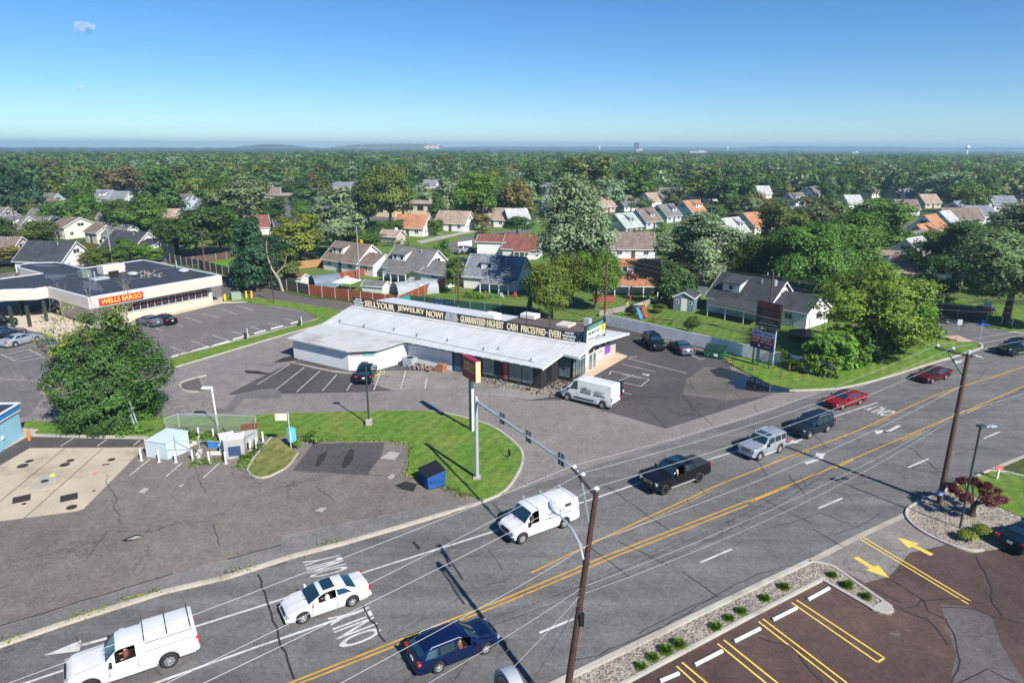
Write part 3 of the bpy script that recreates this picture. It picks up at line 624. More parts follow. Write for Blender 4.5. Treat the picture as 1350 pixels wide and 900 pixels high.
def make_car(kind, pmat, label, cat, open_win=None, extras=(), name=None, detail=True, group=None):
    S = SH[kind]; L, W, r = S['L'], S['W'], S['r']; fx = L / 2 - S['fo']; rx = fx - S['wb']
    root = thing(name or cat.replace(' ', '_'), label, cat, group=group)
    base_top = max(z for x, z in S['top'])
    def sec(x):
        T = lerpl(S['top'], x); B = min(lerpl(S['belt'], x), T - .02)
        e = abs(x) / (L / 2); tp = 1 - (.24 if x > 0 else .14) * max(0, (e - .66) / .34) ** 2.6
        if kind in ('highvan', 'van', 'cap_pickup', 'pickup') and x < 0: tp = 1 - .02 * max(0, (e - .9) / .1)
        hw = W / 2 * tp
        s0 = S['sill'] + (.06 if e > .93 else 0)
        for cx in (fx, rx):
            q = (r + .07) ** 2 - (x - cx) ** 2
            if q > 0: s0 = max(s0, r + math.sqrt(q))
        s0 = min(s0, B - .12)
        k = max(0, min(1, (T - B) / .45)); narrow = {'sedan': .24, 'wagon': .22, 'suv': .17, 'boxsuv': .12, 'pickup': .18, 'cap_pickup': .18, 'van': .14, 'highvan': .14}[kind]
        if kind in ('pickup',) and x < -1.2: k = 0
        if kind == 'cap_pickup' and x < -.45: narrow = .07
        wr = hw * (.93 - (.93 - (1 - narrow)) * k) if k > 0 else hw * .93
        if kind == 'pickup' and x < -1.2: wr = hw * .97
        h = B - s0
        pts = [(hw * .93, s0), (hw * .985, s0 + h * .16), (hw, s0 + h * .55), (hw * .985, s0 + h * .88), (hw * .965, B), (wr, max(B + .005, T - .05 - .02 * k)), (wr * .72, T - .012), (0, T)]
        if k < .05: pts[5] = (hw * .9, T - .012)
        return pts
    xs = set([round(-L / 2 + i * .11, 3) for i in range(int(L / .11) + 1)] + [L / 2])
    for x, z in S['top']: xs.add(x)
    for cx in (fx, rx):
        for a in range(0, 9): xs.add(round(cx + (r + .07) * math.cos(math.pi * a / 8), 3))
    xs = sorted(x for x in xs if -L / 2 <= x <= L / 2)
    mb = MB(); rows = []
    for x in xs:
        p_ = sec(x); rows.append([(x, y, z) for y, z in p_] + [(x, -y, z) for y, z in p_[-2::-1]])
    if open_win:
        n = len(rows[0]); o0 = len(mb.v); mb.v += [q for r_ in rows for q in r_]
        for i in range(len(rows) - 1):
            for k in range(n - 1):
                xm = (xs[i] + xs[i + 1]) / 2
                if open_win[0] < xm < open_win[1] and k == (4 if open_win[2] > 0 else n - 6): continue
                mb.f.append((o0 + i * n + k, o0 + i * n + k + 1, o0 + (i + 1) * n + k + 1, o0 + (i + 1) * n + k)); mb.m.append(0)
    else: mb.grid(rows)
    for row, rev in ((rows[0], True), (rows[-1], False)):
        o0 = len(mb.v); mb.v += row; q = tuple(range(o0, o0 + len(row))); mb.f.append(q if rev else q[::-1]); mb.m.append(0)
    body = mb.build('body', pmat, root, smooth=True)
    def surf(x, t):
        p_ = sec(x); s_ = 1
        if t > 7: t = 14 - t; s_ = -1
        i = min(int(t), 6); f_ = t - i
        y = p_[i][0] + (p_[i + 1][0] - p_[i][0]) * f_; z = p_[i][1] + (p_[i + 1][1] - p_[i][1]) * f_
        return Vector((x, y * s_, z))
    def side_patch(b0, t0, t1, b1, s_, lo=4.12, hi=4.9, off=.012, mb2=None):
        rows = []
        for j in range(5):
            f_ = j / 4; t = lo + (hi - lo) * f_; xa = b0 + (t0 - b0) * f_; xb = b1 + (t1 - b1) * f_
            rows.append([surf(xa + (xb - xa) * k / 5, t) + Vector((0, off, off * .35)) for k in range(6)])
        rows = [[(q.x, q.y * s_, q.z) for q in rw_] for rw_ in rows]; mb2.grid(rows, flip=(s_ < 0))
    def top_patch(xa, xb, mb2, tin=5.25, off=.014):
        rows = []
        for j in range(5):
            x = xa + (xb - xa) * j / 4; e = .001 if xa > xb else -.001
            sl = (sec(x + .03)[7][1] - sec(x - .03)[7][1]) / .06; nrm = Vector((-sl, 0, 1)).normalized()
            rows.append([surf(x, tin + (14 - 2 * tin) * k / 8) + nrm * off for k in range(9)])
        mb2.grid([[tuple(q) for q in rw_] for rw_ in rows], flip=(xb < xa))
    mb = MB(); top_patch(S['ws'][0] + .04, S['ws'][1] - .04, mb); mb.build('windshield', AGLASS, root, smooth='all')
    if S['rw']:
        mb = MB()
        if S['rw'][1] - S['rw'][0] > .2: top_patch(S['rw'][0] + .04, S['rw'][1] - .04, mb)
        else:
            xr = S['rw'][0]; zt = sec(S['rw'][1] + .0)[6][1] - .08; zb = lerpl(S['belt'], xr) + .10; hw = W / 2 * .74
            mb.add([(xr - .03, -hw, zb), (xr - .03, hw, zb), (S['rw'][1] - .025, hw * .93, zt), (S['rw'][1] - .025, -hw * .93, zt)], [(0, 3, 2, 1)])
        mb.build('rear_window', AGLASS, root, smooth='all')
    for s_ in (1, -1):
        for (b0, t0, t1b, t1t) in [(q[0], q[1], q[3], q[2]) for q in S['side']]:
            if open_win and s_ == open_win[2] and not (t1b < open_win[0] or b0 > open_win[1]) and b0 > -.6: continue
            mb = MB(); side_patch(b0, t0, t1b, t1t, s_, mb2=mb); mb.build('side_window', AGLASS, root, smooth='all')
    # underbody and wheels
    mb = MB(); mb.box((0, 0, S['sill'] + .16), (L * .94, W * .70, .34)); mb.box((0, 0, S['sill'] + .34), (L * .90, W * .66, .3)); mb.build('underbody', BLACK, root)
    for cx in (fx, rx):
        for s_ in (1, -1):
            mb = MB(); prof = [(r * .62, -.10), (r * .93, -.11), (r, -.08), (r, .08), (r * .93, .11), (r * .62, .10), (r * .62, -.10)]
            rows = []
            for k in range(25):
                a = 2 * math.pi * k / 24; rows.append([(q[0] * math.cos(a), q[1], q[0] * math.sin(a)) for q in prof])
            mb.grid(rows); wheel = mb.build('wheel', TYRE, root, smooth=True); wheel.location = (cx, s_ * (W / 2 - .125), r)
            mb = MB(); ro = r * .64; y0 = s_ * .085
            mb.tube([(0, y0 - s_ * .05, 0), (0, y0 - s_ * .045, 0)], ro, 20, 1)
            for k in range(5 if kind in ('sedan', 'suv', 'wagon', 'pickup') else 8):
                a = 2 * math.pi * k / (5 if kind in ('sedan', 'suv', 'wagon', 'pickup') else 8) + .3
                d = Vector((math.cos(a), 0, math.sin(a))); e = Vector((-math.sin(a), 0, math.cos(a)))
                q = [d * .03 + e * .05, d * ro * .98 + e * .045, d * ro * .98 - e * .045, d * .03 - e * .05]
                mb.add([(v_.x, y0, v_.z) for v_ in q] + [(v_.x, y0 - s_ * .04, v_.z) for v_ in q], [(0, 1, 2, 3), (3, 2, 1, 0), (0, 1, 5, 4), (4, 5, 1, 0), (2, 3, 7, 6), (6, 7, 3, 2)], 0)
            rr_ = []
            for k in range(21):
                a = 2 * math.pi * k / 20; rr_.append([(q * math.cos(a), y0 + s_ * dz, q * math.sin(a)) for q, dz in ((ro * 1.0, -.02), (ro * .99, .012), (ro * .9, .0), (ro * .88, -.04))])
            mb.grid(rr_, 0); mb.grid(rr_, 0, True)
            mb.tube([(0, y0 - s_ * .01, 0), (0, y0 + s_ * .012, 0)], .055, 10, 0)
            rim = mb.build('rim', [CHROME if kind in ('cap_pickup',) else ALLOY if kind != 'pickup' else mat('dark_alloy', (.06, .06, .065), .3, metal=.6), BLACK], wheel)
    # lamps, grille, bumpers
    def at(x, y, z, d, m, nm, yaw=0, bevel=.012):
        mb = MB(); mb.box((0, 0, 0), d); o = mb.build(nm, m, root, bevel=bevel); o.location = (x, y, z); o.rotation_euler = (0, 0, yaw); return o
    big = kind in ('pickup', 'cap_pickup', 'van', 'boxsuv', 'highvan')
    zf = {'sedan': .60, 'suv': .86, 'boxsuv': .88, 'wagon': .68, 'pickup': 1.0, 'cap_pickup': 1.0, 'van': .86, 'highvan': .95}[kind]
    xn = L / 2 - (.06 if big else .09)
    for s_ in (1, -1):
        at(xn - .06, s_ * (W / 2 * .76), zf, (.16, .26, .12 if not big else .19), LENS, 'headlight', -s_ * .35)
        zr = {'sedan': .88, 'suv': 1.02, 'boxsuv': 1.0, 'wagon': .92, 'pickup': 1.12, 'cap_pickup': 1.12, 'van': 1.0, 'highvan': 1.05}[kind]
        tall = kind in ('pickup', 'cap_pickup', 'van', 'highvan', 'boxsuv')
        at(-L / 2 + .05, s_ * (W / 2 * .885), zr, (.16, .17 if tall else .30, .42 if tall else .16), REDL, 'taillight', s_ * .12)
        mx = S['side'][-1][2] - (.05 if kind != 'sedan' else .05)
        o = at(mx + .06, s_ * (W / 2 + .09), lerpl(S['belt'], mx) + .09, (.13, .20, .16 if not tall else .24), pmat if not big else BLACK, 'mirror', 0, .02)
    at(L / 2 - .035, 0, zf - .02, (.07, W * .46, .16 if not big else .30), BLACK, 'grille')
    if big:
        mb = MB()
        for k in (-1, 0, 1): mb.box((L / 2 + .008, 0, zf - .02 + k * .1), (.02, W * .45, .022))
        mb.build('grille_bar', CHROME if kind != 'van' else BLACK, root)
    bm_ = BLACK if kind in ('van', 'highvan') else CHROME if kind == 'cap_pickup' else pmat
    at(L / 2 - .08, 0, S['sill'] + .16, (.24, W * .86, .22), bm_, 'front_bumper', 0, .05)
    at(-L / 2 + .06, 0, S['sill'] + .19, (.22, W * .92, .22), bm_ if kind != 'pickup' else BLACK, 'rear_bumper', 0, .05)
    at(-L / 2 - .025, 0, zr - .16 if not big else .66, (.03, .31, .16), PLATEM, 'licence_plate', 0, 0)
    # door seams and handles
    if detail:
        cuts = [q for q in (S['side'][-1][0] - .05, S['side'][-1][2] + .10) ] + ([S['side'][-2][0] + .02] if len(S['side']) > 1 else [])
        for s_ in (1, -1):
            for c_ in cuts: mb = MB(); side_patch(c_, c_, c_ + .022, c_ + .022, s_, .35, 4.0, .006, mb); mb.build('door_seam', BLACK, root)
        for s_ in (1, -1):
            for c_ in cuts[:1] + cuts[2:]:
                p_ = surf(c_ + .14, 3.4); o = at(p_.x, s_ * (p_.y + .012), p_.z, (.17, .035, .035), pmat if kind != 'sedan' else CHROME, 'door_handle', 0, .01)
    if detail:
        xh = S['ws'][1] + .12; mb = MB(); zz = lambda x, y: lerpl(S['top'], x) + .004
        for s_ in (1, -1):
            q = [surf(xh + (L / 2 - .28 - xh) * k / 6, 5.9 - .25 * k / 6) for k in range(7)]; mb = MB(); mb.tube([(p_.x, s_ * p_.y, p_.z + .002) for p_ in q], .008, 4, cap=False); mb.build('bonnet_crease', BLACK if kind != 'pickup' else pmat, root)
        for s_ in (1, -1):
            mb = MB(); mb.tube([(xh - .06, s_ * .12, lerpl(S['top'], xh - .06) + .02), (xh - .30, s_ * .55, lerpl(S['top'], xh - .30) + .03)], .012, 4); mb.build('wiper', BLACK, root)
        if kind in ('pickup', 'boxsuv', 'cap_pickup'):
            for s_ in (1, -1): mb = MB(); mb.box(((fx + rx) / 2, s_ * (W / 2 - .02), S['sill'] + .02), (S['wb'] - 1.1, .12, .06)); mb.build('side_step', CHROME, root)
    if 'sunroof' in extras: 
        mb = MB(); top_patch(.22, -.42, mb, 5.9, .012); mb.build('sunroof', AGLASS, root, smooth='all')
    if 'rails' in extras:
        for s_ in (1, -1):
            p0 = surf(-1.6, 5.1); p1 = surf(.1, 5.1); mb = MB()
            mb.tube([(p0.x, s_ * p0.y, p0.z), (p0.x + .12, s_ * p0.y, p0.z + .09), (p1.x - .12, s_ * p1.y, p1.z + .09), (p1.x, s_ * p1.y, p1.z)], .02, 6); mb.build('roof_rail', CHROME, root, smooth=True)
    if 'tonneau' in extras:
        mb = MB(); mb.box((-2.06, 0, 1.385), (1.62, W * .86, .03)); mb.build('bed_cover', mat('vinyl', (.03, .032, .035), .6), root, bevel=.01)
    if 'ladder_rack' in extras:
        for x in ((-2.3, -.7, .7) if kind == 'van' else (-2.6, -1.55, -.55)):
            z = lerpl(S['top'], x); hw = W / 2 * .86; mb = MB()
            mb.tube([(x, hw, z - .08), (x, hw, z + .22)], .022, 6); mb.tube([(x, -hw, z - .08), (x, -hw, z + .22)], .022, 6); mb.tube([(x, -hw - .05, z + .10), (x, hw + .05, z + .10)], .022, 6)
            mb.build('ladder_rack', WHITE if kind == 'van' else DKMET, root)
    if 'cap_lines' in extras:
        for s_ in (1, -1):
            mb = MB(); side_patch(-2.7, -2.7, -.55, -.55, s_, 4.02, 4.07, .008, mb); side_patch(-2.7, -2.7, -.55, -.55, s_, 4.86, 4.93, .008, mb); mb.build('cap_seam', BLACK, root)
    if 'spare' in extras:
        mb = MB(); rows = []
        for k in range(25):
            a = 2 * math.pi * k / 24; rows.append([(-L / 2 - .02 - q[1], q[0] * math.cos(a), q[0] * math.sin(a) + .98) for q in ((.02, 0), (.02, .24), (.20, .24), (.30, .26), (.37, .22), (.37, .02))])
        mb.grid(rows); mb.grid(rows, flip=True); sp = mb.build('spare_wheel', TYRE, root, smooth=True)
        mb = MB(); mb.tube([(-L / 2 - .27, 0, .98), (-L / 2 - .30, 0, .98)], .20, 14); mb.build('rim', ALLOY, sp)
    root['_L'] = L
    return root
def driver(root, x, y, z, shirt, arm=True):
    """a seated person behind the wheel, seen through the open window"""
    t = thing('person', 'person', 'person')
    verts = [(0, 0, 0), (0, 0, .28), (0, 0, .46), (.02, 0, .55), (.04, 0, .66), (0, -.17, .44), (.10, -.26, .20), (.34, -.22, .22), (0, .17, .44), (.06, .30, .22), (.30, .34, .24)]
    edges = [(0, 1), (1, 2), (2, 3), (3, 4), (2, 5), (5, 6), (6, 7), (2, 8), (8, 9), (9, 10)]
    rad = [.15, .16, .10, .055, .10, .06, .045, .035, .06, .045, .035]
    me = bpy.data.meshes.new('body'); me.from_pydata(verts, edges, [])
    o = bpy.data.objects.new('body', me); COL.objects.link(o); o.parent = t
    md = o.modifiers.new('s', 'SKIN'); sv = me.skin_vertices[0].data
    for i, q in enumerate(rad): sv[i].radius = (q, q)
    sv[0].use_root = True
    ms = o.modifiers.new('u', 'SUBSURF'); ms.levels = ms.render_levels = 1
    dg = bpy.context.evaluated_depsgraph_get(); dg.update(); m2 = bpy.data.meshes.new_from_object(o.evaluated_get(dg)); o.modifiers.clear(); o.data = m2; m2.materials.clear()
    m2.materials.append(mat('skin', (.34, .20, .14), .6)); m2.materials.append(shirt)
    for p_ in m2.polygons: p_.material_index = 0 if (p_.center.z > .53 or (p_.center.x > .14 and abs(p_.center.y) > .12)) else 1
    m2.polygons.foreach_set('use_smooth', [True] * len(m2.polygons))
    mb = MB(); mb.blob((.0, 0, .30), (.17, .24, .26), 12, 8); mb.build('shirt', shirt, t, smooth='all')
    mb = MB(); mb.blob((.01, 0, .715), (.10, .085, .07), 10, 6); mb.build('hair', mat('hair_dark', (.03, .02, .015), .8), t, smooth='all')
    return t

BLUEP = paint('blue_paint', (.003, .011, .050), .1); WHITEP = paint('white_car_paint', (.58, .59, .60)); BLKP = paint('black_paint', (.006, .007, .009))
SILP = paint('silver_paint', (.45, .48, .52), .6); REDP = paint('red_paint', (.22, .008, .018), .2); MARP = paint('maroon_paint', (.07, .006, .014), .2)
NAVY = paint('navy_paint', (.010, .018, .035), .2); GREYP = paint('grey_paint', (.10, .12, .15), .5); TEALP = paint('dark_teal_paint', (.006, .016, .024), .3)
def place(root, kind, front=None, rear=None, side=1, mid=None, az=None, z=.022):
    """wheel contact pixels of the visible side (side=+1: its left side is seen)"""
    S = SH[kind]; xo = S['L'] / 2 - S['fo'] - S['wb'] / 2
    if front and rear:
        a, b = G(*front), G(*rear); d = (a - b).normalized(); m = (a + b) / 2
    else: d = azdir(az); m = G(*mid)
    if az is not None: d = azdir(az)
    left = Vector((-d.y, d.x, 0)); c = m - left * side * (S['W'] / 2 - .1) - d * xo
    if mid and not side: c = m
    root.location = (c.x, c.y, z); root.rotation_euler = (0, 0, rzdir(d)); return root

v = make_car('cap_pickup', WHITEP, 'white pickup truck with a bed cap and ladder rack, chrome wheels, lowest on the road', 'pickup truck', open_win=(-.12, .75, 1), extras=('ladder_rack', 'cap_lines'))
place(v, 'cap_pickup', mid=(225.5, 879), az=238.5, side=1); v.location += Vector(azdir(238.5)) * 1.72
PICK = v
v = make_car('sedan', WHITEP, 'white sedan with an open sunroof driving past the painted road words', 'car', open_win=(-.38, .62, 1), extras=('sunroof',), name='sedan'); place(v, 'sedan', (400.8, 821), (464.3, 799)); SED = v
v = make_car('van', WHITEP, 'white cargo van with ladder bars on its roof, driver elbow at the window', 'van', open_win=(.66, 1.40, 1), extras=('ladder_rack',), name='cargo_van'); place(v, 'van', (688.4, 716.5), (743.9, 695.7)); CVAN = v
v = make_car('pickup', BLKP, 'black crew cab pickup with a dark bed cover, driver arm hanging out', 'pickup truck', open_win=(.0, .85, 1), extras=('tonneau', 'sunroof')); place(v, 'pickup', (875.6, 652.4), (921.7, 635.3)); BPICK = v
v = make_car('boxsuv', SILP, 'boxy silver SUV with sunroof between the black pickup and the dark SUV', 'car', extras=('sunroof', 'rails'), name='suv'); place(v, 'boxsuv', (1000.4, 607), (1027.4, 596.5))
v = make_car('suv', NAVY, 'dark navy SUV right behind the boxy silver one in the through lane', 'car', extras=('rails',), name='suv'); place(v, 'suv', (1065.5, 578.5), (1091, 569.5))
v = make_car('sedan', REDP, 'bright red sedan in the kerb lane ahead of the maroon one', 'car', extras=('sunroof',), name='sedan'); place(v, 'sedan', (1109, 540.4), (1133.6, 533.5))
v = make_car('sedan', MARP, 'dark maroon sedan beside the long grass verge', 'car', name='sedan'); place(v, 'sedan', (1227.5, 506), (1247, 500))
v = make_car('pickup', TEALP, 'dark pickup entering the picture by the side street mouth', 'pickup truck'); place(v, 'pickup', mid=(1336, 470.5), az=248, side=1); v.location += azdir(68) * 1.9
v = make_car('wagon', BLUEP, 'blue station wagon with roof rails driving the other way near the big wooden pole', 'car', open_win=(-.2, .62, -1), extras=('rails',), name='station_wagon'); place(v, 'wagon', (639.8, 861.5), (579.4, 886), side=-1); WAG = v
v = make_car('highvan', WHITEP, 'white high roof van with dark lettering on its side, parked by the storefront', 'van', name='high_roof_van'); place(v, 'highvan', (751, 528.5), (790.7, 538)); HV = v
v = make_car('boxsuv', NAVY, 'dark blue off-roader with a rear spare wheel, half behind the lettered white van', 'car', extras=('spare',), name='off_roader'); place(v, 'boxsuv', mid=(792, 521), az=303, side=0)
v = make_car('suv', BLKP, 'black SUV parked nose out along the white board wall', 'car', extras=('rails',), name='suv'); place(v, 'suv', (859.5, 463), (848.4, 454), side=-1)
v = make_car('sedan', GREYP, 'dark grey sedan between the black SUV and the green dumpster', 'car', name='sedan'); place(v, 'sedan', (884.4, 459), (894.4, 467), side=1)
v = make_car('suv', BLKP, 'black SUV parked nose in against the white building wing', 'car', extras=('rails',), name='suv'); place(v, 'suv', (496.7, 492), (490.7, 506), side=-1)
v = make_car('sedan', TEALP, 'dark teal sedan at the edge of the gravel bed with the red tree', 'car', name='sedan'); place(v, 'sedan', mid=(1356, 716), az=64, side=0, z=.02)
v = make_car('sedan', SILP, 'silver sedan in the row of cars by the bank drive-through', 'car', name='sedan'); place(v, 'sedan', (50, 450), (20, 457.5), side=-1)
v = make_car('sedan', GREYP, 'charcoal sedan next to the silver sedan beside the striped bay', 'car', name='sedan'); place(v, 'sedan', mid=(64, 459), az=315, side=0)
v = make_car('sedan', NAVY, 'dark navy sedan between the silver sedan and the bank canopy', 'car', name='sedan'); place(v, 'sedan', mid=(8, 444), az=62, side=0)
v = make_car('suv', BLKP, 'black SUV nearest the bank canopy at the picture edge', 'car', name='suv'); place(v, 'suv', mid=(-2, 431), az=62, side=0)
v = make_car('sedan', BLKP, 'black sedan nose in at the bank wall, the nearer to the white bay line', 'car', name='sedan'); place(v, 'sedan', mid=(216, 426), az=303, side=0)
v = make_car('sedan', GREYP, 'dark sedan at the bank wall half behind the leafy dead-topped tree', 'car', name='sedan'); place(v, 'sedan', mid=(197, 428), az=303, side=0)
v = make_car('suv', NAVY, 'dark blue SUV with its back to the green screened fence', 'car', name='suv'); place(v, 'suv', mid=(586, 410), az=120, side=0)
for (x, y, az, kd, pm, lb) in ((589, 303, 100, 'suv', BLKP, 'black SUV on the driveway of the brown-roofed house across the street'), (612, 334, 40, 'pickup', SILP, 'silver pickup parked at the red-roofed house garage'),
    (609, 348, 110, 'sedan', NAVY, 'dark blue sedan on the drive behind the grey house'), (604, 356, 110, 'sedan', BLKP, 'black car beside the blue sedan, close to the wooden pole'),
    (1252, 273, 80, 'suv', WHITEP, 'white vehicle parked by the far pale houses'), (1262, 275, 80, 'sedan', SILP, 'silver car next to the white one by the far pale houses'),
    (878, 388, 95, 'pickup', SILP, 'pale pickup in the shade of the silvery tree'), (375, 247, 95, 'sedan', WHITEP, 'white car parked near the flat-roofed school'), (1295, 414, 60, 'sedan', BLUEP, 'blue car behind the sign board on the side street')):
    v = make_car(kd, pm, lb, 'car', name='parked_car', detail=False); place(v, kd, mid=(x, y), az=az, side=0)
# drivers
def seat(car, x, s_, z, shirt, lb):
    t = driver(car, 0, 0, 0, shirt); t['label'] = lb
    m = Matrix.Rotation(car.rotation_euler.z, 4, 'Z'); p_ = car.location + (m @ Vector((x, s_ * .42, z))).to_3d()
    t.location = p_; t.scale = (.9, .9, .92); t.rotation_euler = (0, 0, car.rotation_euler.z)
seat(PICK, .30, 1, .98, mat('red_shirt', (.16, .05, .04), .8), 'person driving the white pickup truck in a red shirt')
seat(SED, .02, 1, .50, mat('pale_shirt', (.55, .6, .65), .8), 'person driving the white sedan in a pale shirt')
seat(CVAN, .92, 1, .98, mat('dark_shirt', (.05, .04, .05), .8), 'person driving the cargo van in dark clothes')
seat(BPICK, .40, 1, .98, mat('white_red_shirt', (.6, .45, .42), .8), 'person in a light shirt driving the black pickup, arm on the window')
seat(WAG, .1, -1, .50, mat('brown_shirt', (.18, .08, .05), .8), 'person driving the blue station wagon')
# writing on the vans
INK = mat('dark_lettering', (.03, .05, .07), .6)
text('VPro', HV, 'van_lettering', INK, (-.15, 1.055, 1.62), (-1, 0, 0), (0, 0, 1), 1.15, .48, .01, .02)
text('CONTRACTOR', HV, 'van_lettering', INK, (-1.65, 1.055, 1.70), (-1, 0, 0), (0, 0, 1), 1.2, .17, .01); text('SERVICE', HV, 'van_lettering', INK, (-1.6, 1.055, 1.45), (-1, 0, 0), (0, 0, 1), .9, .15, .01)
for x, l_ in ((-.1, 1.2), (-1.65, 1.3)):
    mb = MB(); mb.box((x, 1.052, 1.27), (l_, .012, .09)); mb.build('side_stripe', INK, HV)
mb = MB(); mb.box((.1, 1.045, .62), (2.3, .03, .14)); mb.build('rub_strip', BLACK, HV)
text('CONNECT', CVAN, 'van_lettering', INK, (-.75, .985, 1.50), (-1, 0, 0), (0, 0, 1), 1.3, .2, .01); text('PLUMBING HEATING COOLING', CVAN, 'van_lettering', INK, (-.9, .992, 1.22), (-1, 0, 0), (0, 0, 1), 2.3, .1, .01)
mb = MB(); mb.box((-1.75, .96, 1.72), (.5, .02, .22)); mb.build('side_emblem', INK, CVAN)
# ------------------------------------------------------------------ commercial buildings
# strip building: local x along az 122, local y along az 32, origin at the corner of the dark block
SO = Vector((3.12, 69.16, 0))
strip = thing('shop_building', 'long low shop with pale ribbed metal roof, dark brick front and glass corner', 'building', SO, rzdir(azdir(122)))
SW = sidingmat('white_block_wall', (.66, .68, .70), .4, depth=.06); DB = mat('dark_brick', (.018, .018, .020), .7, .3, 5)
m, n, b = newmat('ribbed_roof'); v_ = coords(n)
wv = N(n, 'ShaderNodeTexWave', wave_type='BANDS', bands_direction='X'); n.links.new(v_, wv.inputs['Vector']); wv.inputs['Scale'].default_value = .314 / .62
c_ = mixc(n, 1.0, (.52, .53, .55), rng(n, wv.outputs['Fac'], 0, .10, .80, 1), 'MULTIPLY')
c_ = mixc(n, 1.0, c_, rng(n, noise(n, coords(n, (.6, .12, 1)), 1.5, 5, .7), .3, .7, .84, 1.08), 'MULTIPLY'); n.links.new(c_, b.inputs['Base Color']); b.inputs['Roughness'].default_value = .55; b.inputs['Metallic'].default_value = .0
RIB = m
def pbox(parent, name, m, x0, x1, y0, y1, z0, z1, bevel=0):
    mb = MB(); mb.box(((x0 + x1) / 2, (y0 + y1) / 2, (z0 + z1) / 2), (x1 - x0, y1 - y0, z1 - z0)); return mb.build(name, m, parent, bevel=bevel)
def slab(parent, name, m, pts, th=.12):
    """a sheet through 3-D corner points with thickness downward"""
    mb = MB(); k = len(pts); vs = [tuple(p_) for p_ in pts] + [(p_[0], p_[1], p_[2] - th) for p_ in pts]
    fs = [tuple(range(k)), tuple(range(2 * k - 1, k - 1, -1))] + [(i, i + k, (i + 1) % k + k, (i + 1) % k) for i in range(k)]
    mb.add(vs, fs); return mb.build(name, m, parent)
RZ = lambda y: 2.75 + .135 * y
pbox(strip, 'dark_wall', DB, -11.84, 0, 0, .25, 0, 2.70)
mb = MB(); mb.add([(x, y, z) for x in (-.25, -.003) for y, z in ((.25, 0), (4.0, 0), (4.0, RZ(4.0) - .13), (.25, RZ(.25) - .13))], [(3, 2, 1, 0), (4, 5, 6, 7), (0, 1, 5, 4), (1, 2, 6, 5), (2, 3, 7, 6), (3, 0, 4, 7)]); mb.build('dark_wall', DB, strip)
pbox(strip, 'white_wall', SW, -32.3, -11.84, .02, .3, 0, 2.70)
pbox(strip, 'white_wall', SW, -32.4, -32.1, .3, 16, 0, 2.9); pbox(strip, 'white_wall', SW, -32.1, 1.1, 15.7, 16, 0, 2.85)
RZ = lambda y: 2.75 + .135 * y
slab(strip, 'roof', RIB, [(-32.8, -.75, RZ(-.75)), (.55, -.75, RZ(-.75)), (.78, 7.2, RZ(7.2)), (-34.4, 7.2, RZ(7.2))], .10)
slab(strip, 'roof', RIB, [(.70, 3.50, RZ(3.50) - .002), (2.7, 3.3, RZ(3.3) - .002), (2.55, 7.2, RZ(7.2) - .002), (.782, 7.2, RZ(7.2) - .002)], .09)
slab(strip, 'roof', mat('rear_roof', (.50, .52, .56), .6, .12, .5, dirt=.3), [(-34.4, 7.2, RZ(7.2) - .003), (2.55, 7.2, RZ(7.2) - .003), (3.1, 16.5, 2.95), (-35.5, 16.5, 2.9)], .10)
slab(strip, 'flat_roof', mat('tar_roof', (.09, .07, .065), .85, .3, .8), [(-11, 8.6, 3.95), (-1.5, 8.6, 3.95), (-1.2, 14.5, 3.75), (-11, 14.5, 3.75)], .5)
FW = mat('fascia_white', (.58, .59, .60), .5, .06)
mb = MB()
for a, b in (((.58, -.78), (.73, 3.55)), ((.73, 3.50), (2.72, 3.25)), ((2.74, 3.3), (2.6, 7.2)), ((2.6, 7.2), (3.12, 16.5))):
    za, zb = RZ(a[1]) + .03, (RZ(b[1]) + .03 if b[1] < 8 else 3.0); d = (Vector(b) - Vector(a)); nrm = Vector((d.y, -d.x)).normalized() * .05
    q = [(a[0], a[1]), (b[0], b[1]), (b[0] + nrm.x, b[1] + nrm.y), (a[0] + nrm.x, a[1] + nrm.y)]; zs = (za, zb, zb, za)
    mb.add([(x, y, z) for (x, y), z in zip(q, zs)] + [(x, y, z - .26) for (x, y), z in zip(q, zs)], [(0, 1, 2, 3), (7, 6, 5, 4), (0, 4, 5, 1), (1, 5, 6, 2), (2, 6, 7, 3), (3, 7, 4, 0)]); 
mb.add([], []); o = mb.build('fascia', FW, strip)
mb = MB()
for x in np.arange(-32.6, .5, 1.25): mb.box((x, -.79, RZ(-.75) - .05), (.9, .05, .05))
mb.box((-16, -.79, RZ(-.75) - .12), (33, .04, .06)); mb.build('gutter', DKMET, strip)
SG = mat('shop_glass', (.10, .15, .15), .05, .5, 1.2, spec=.9)
FR = mat('black_frame', (.012, .012, .013), .4)
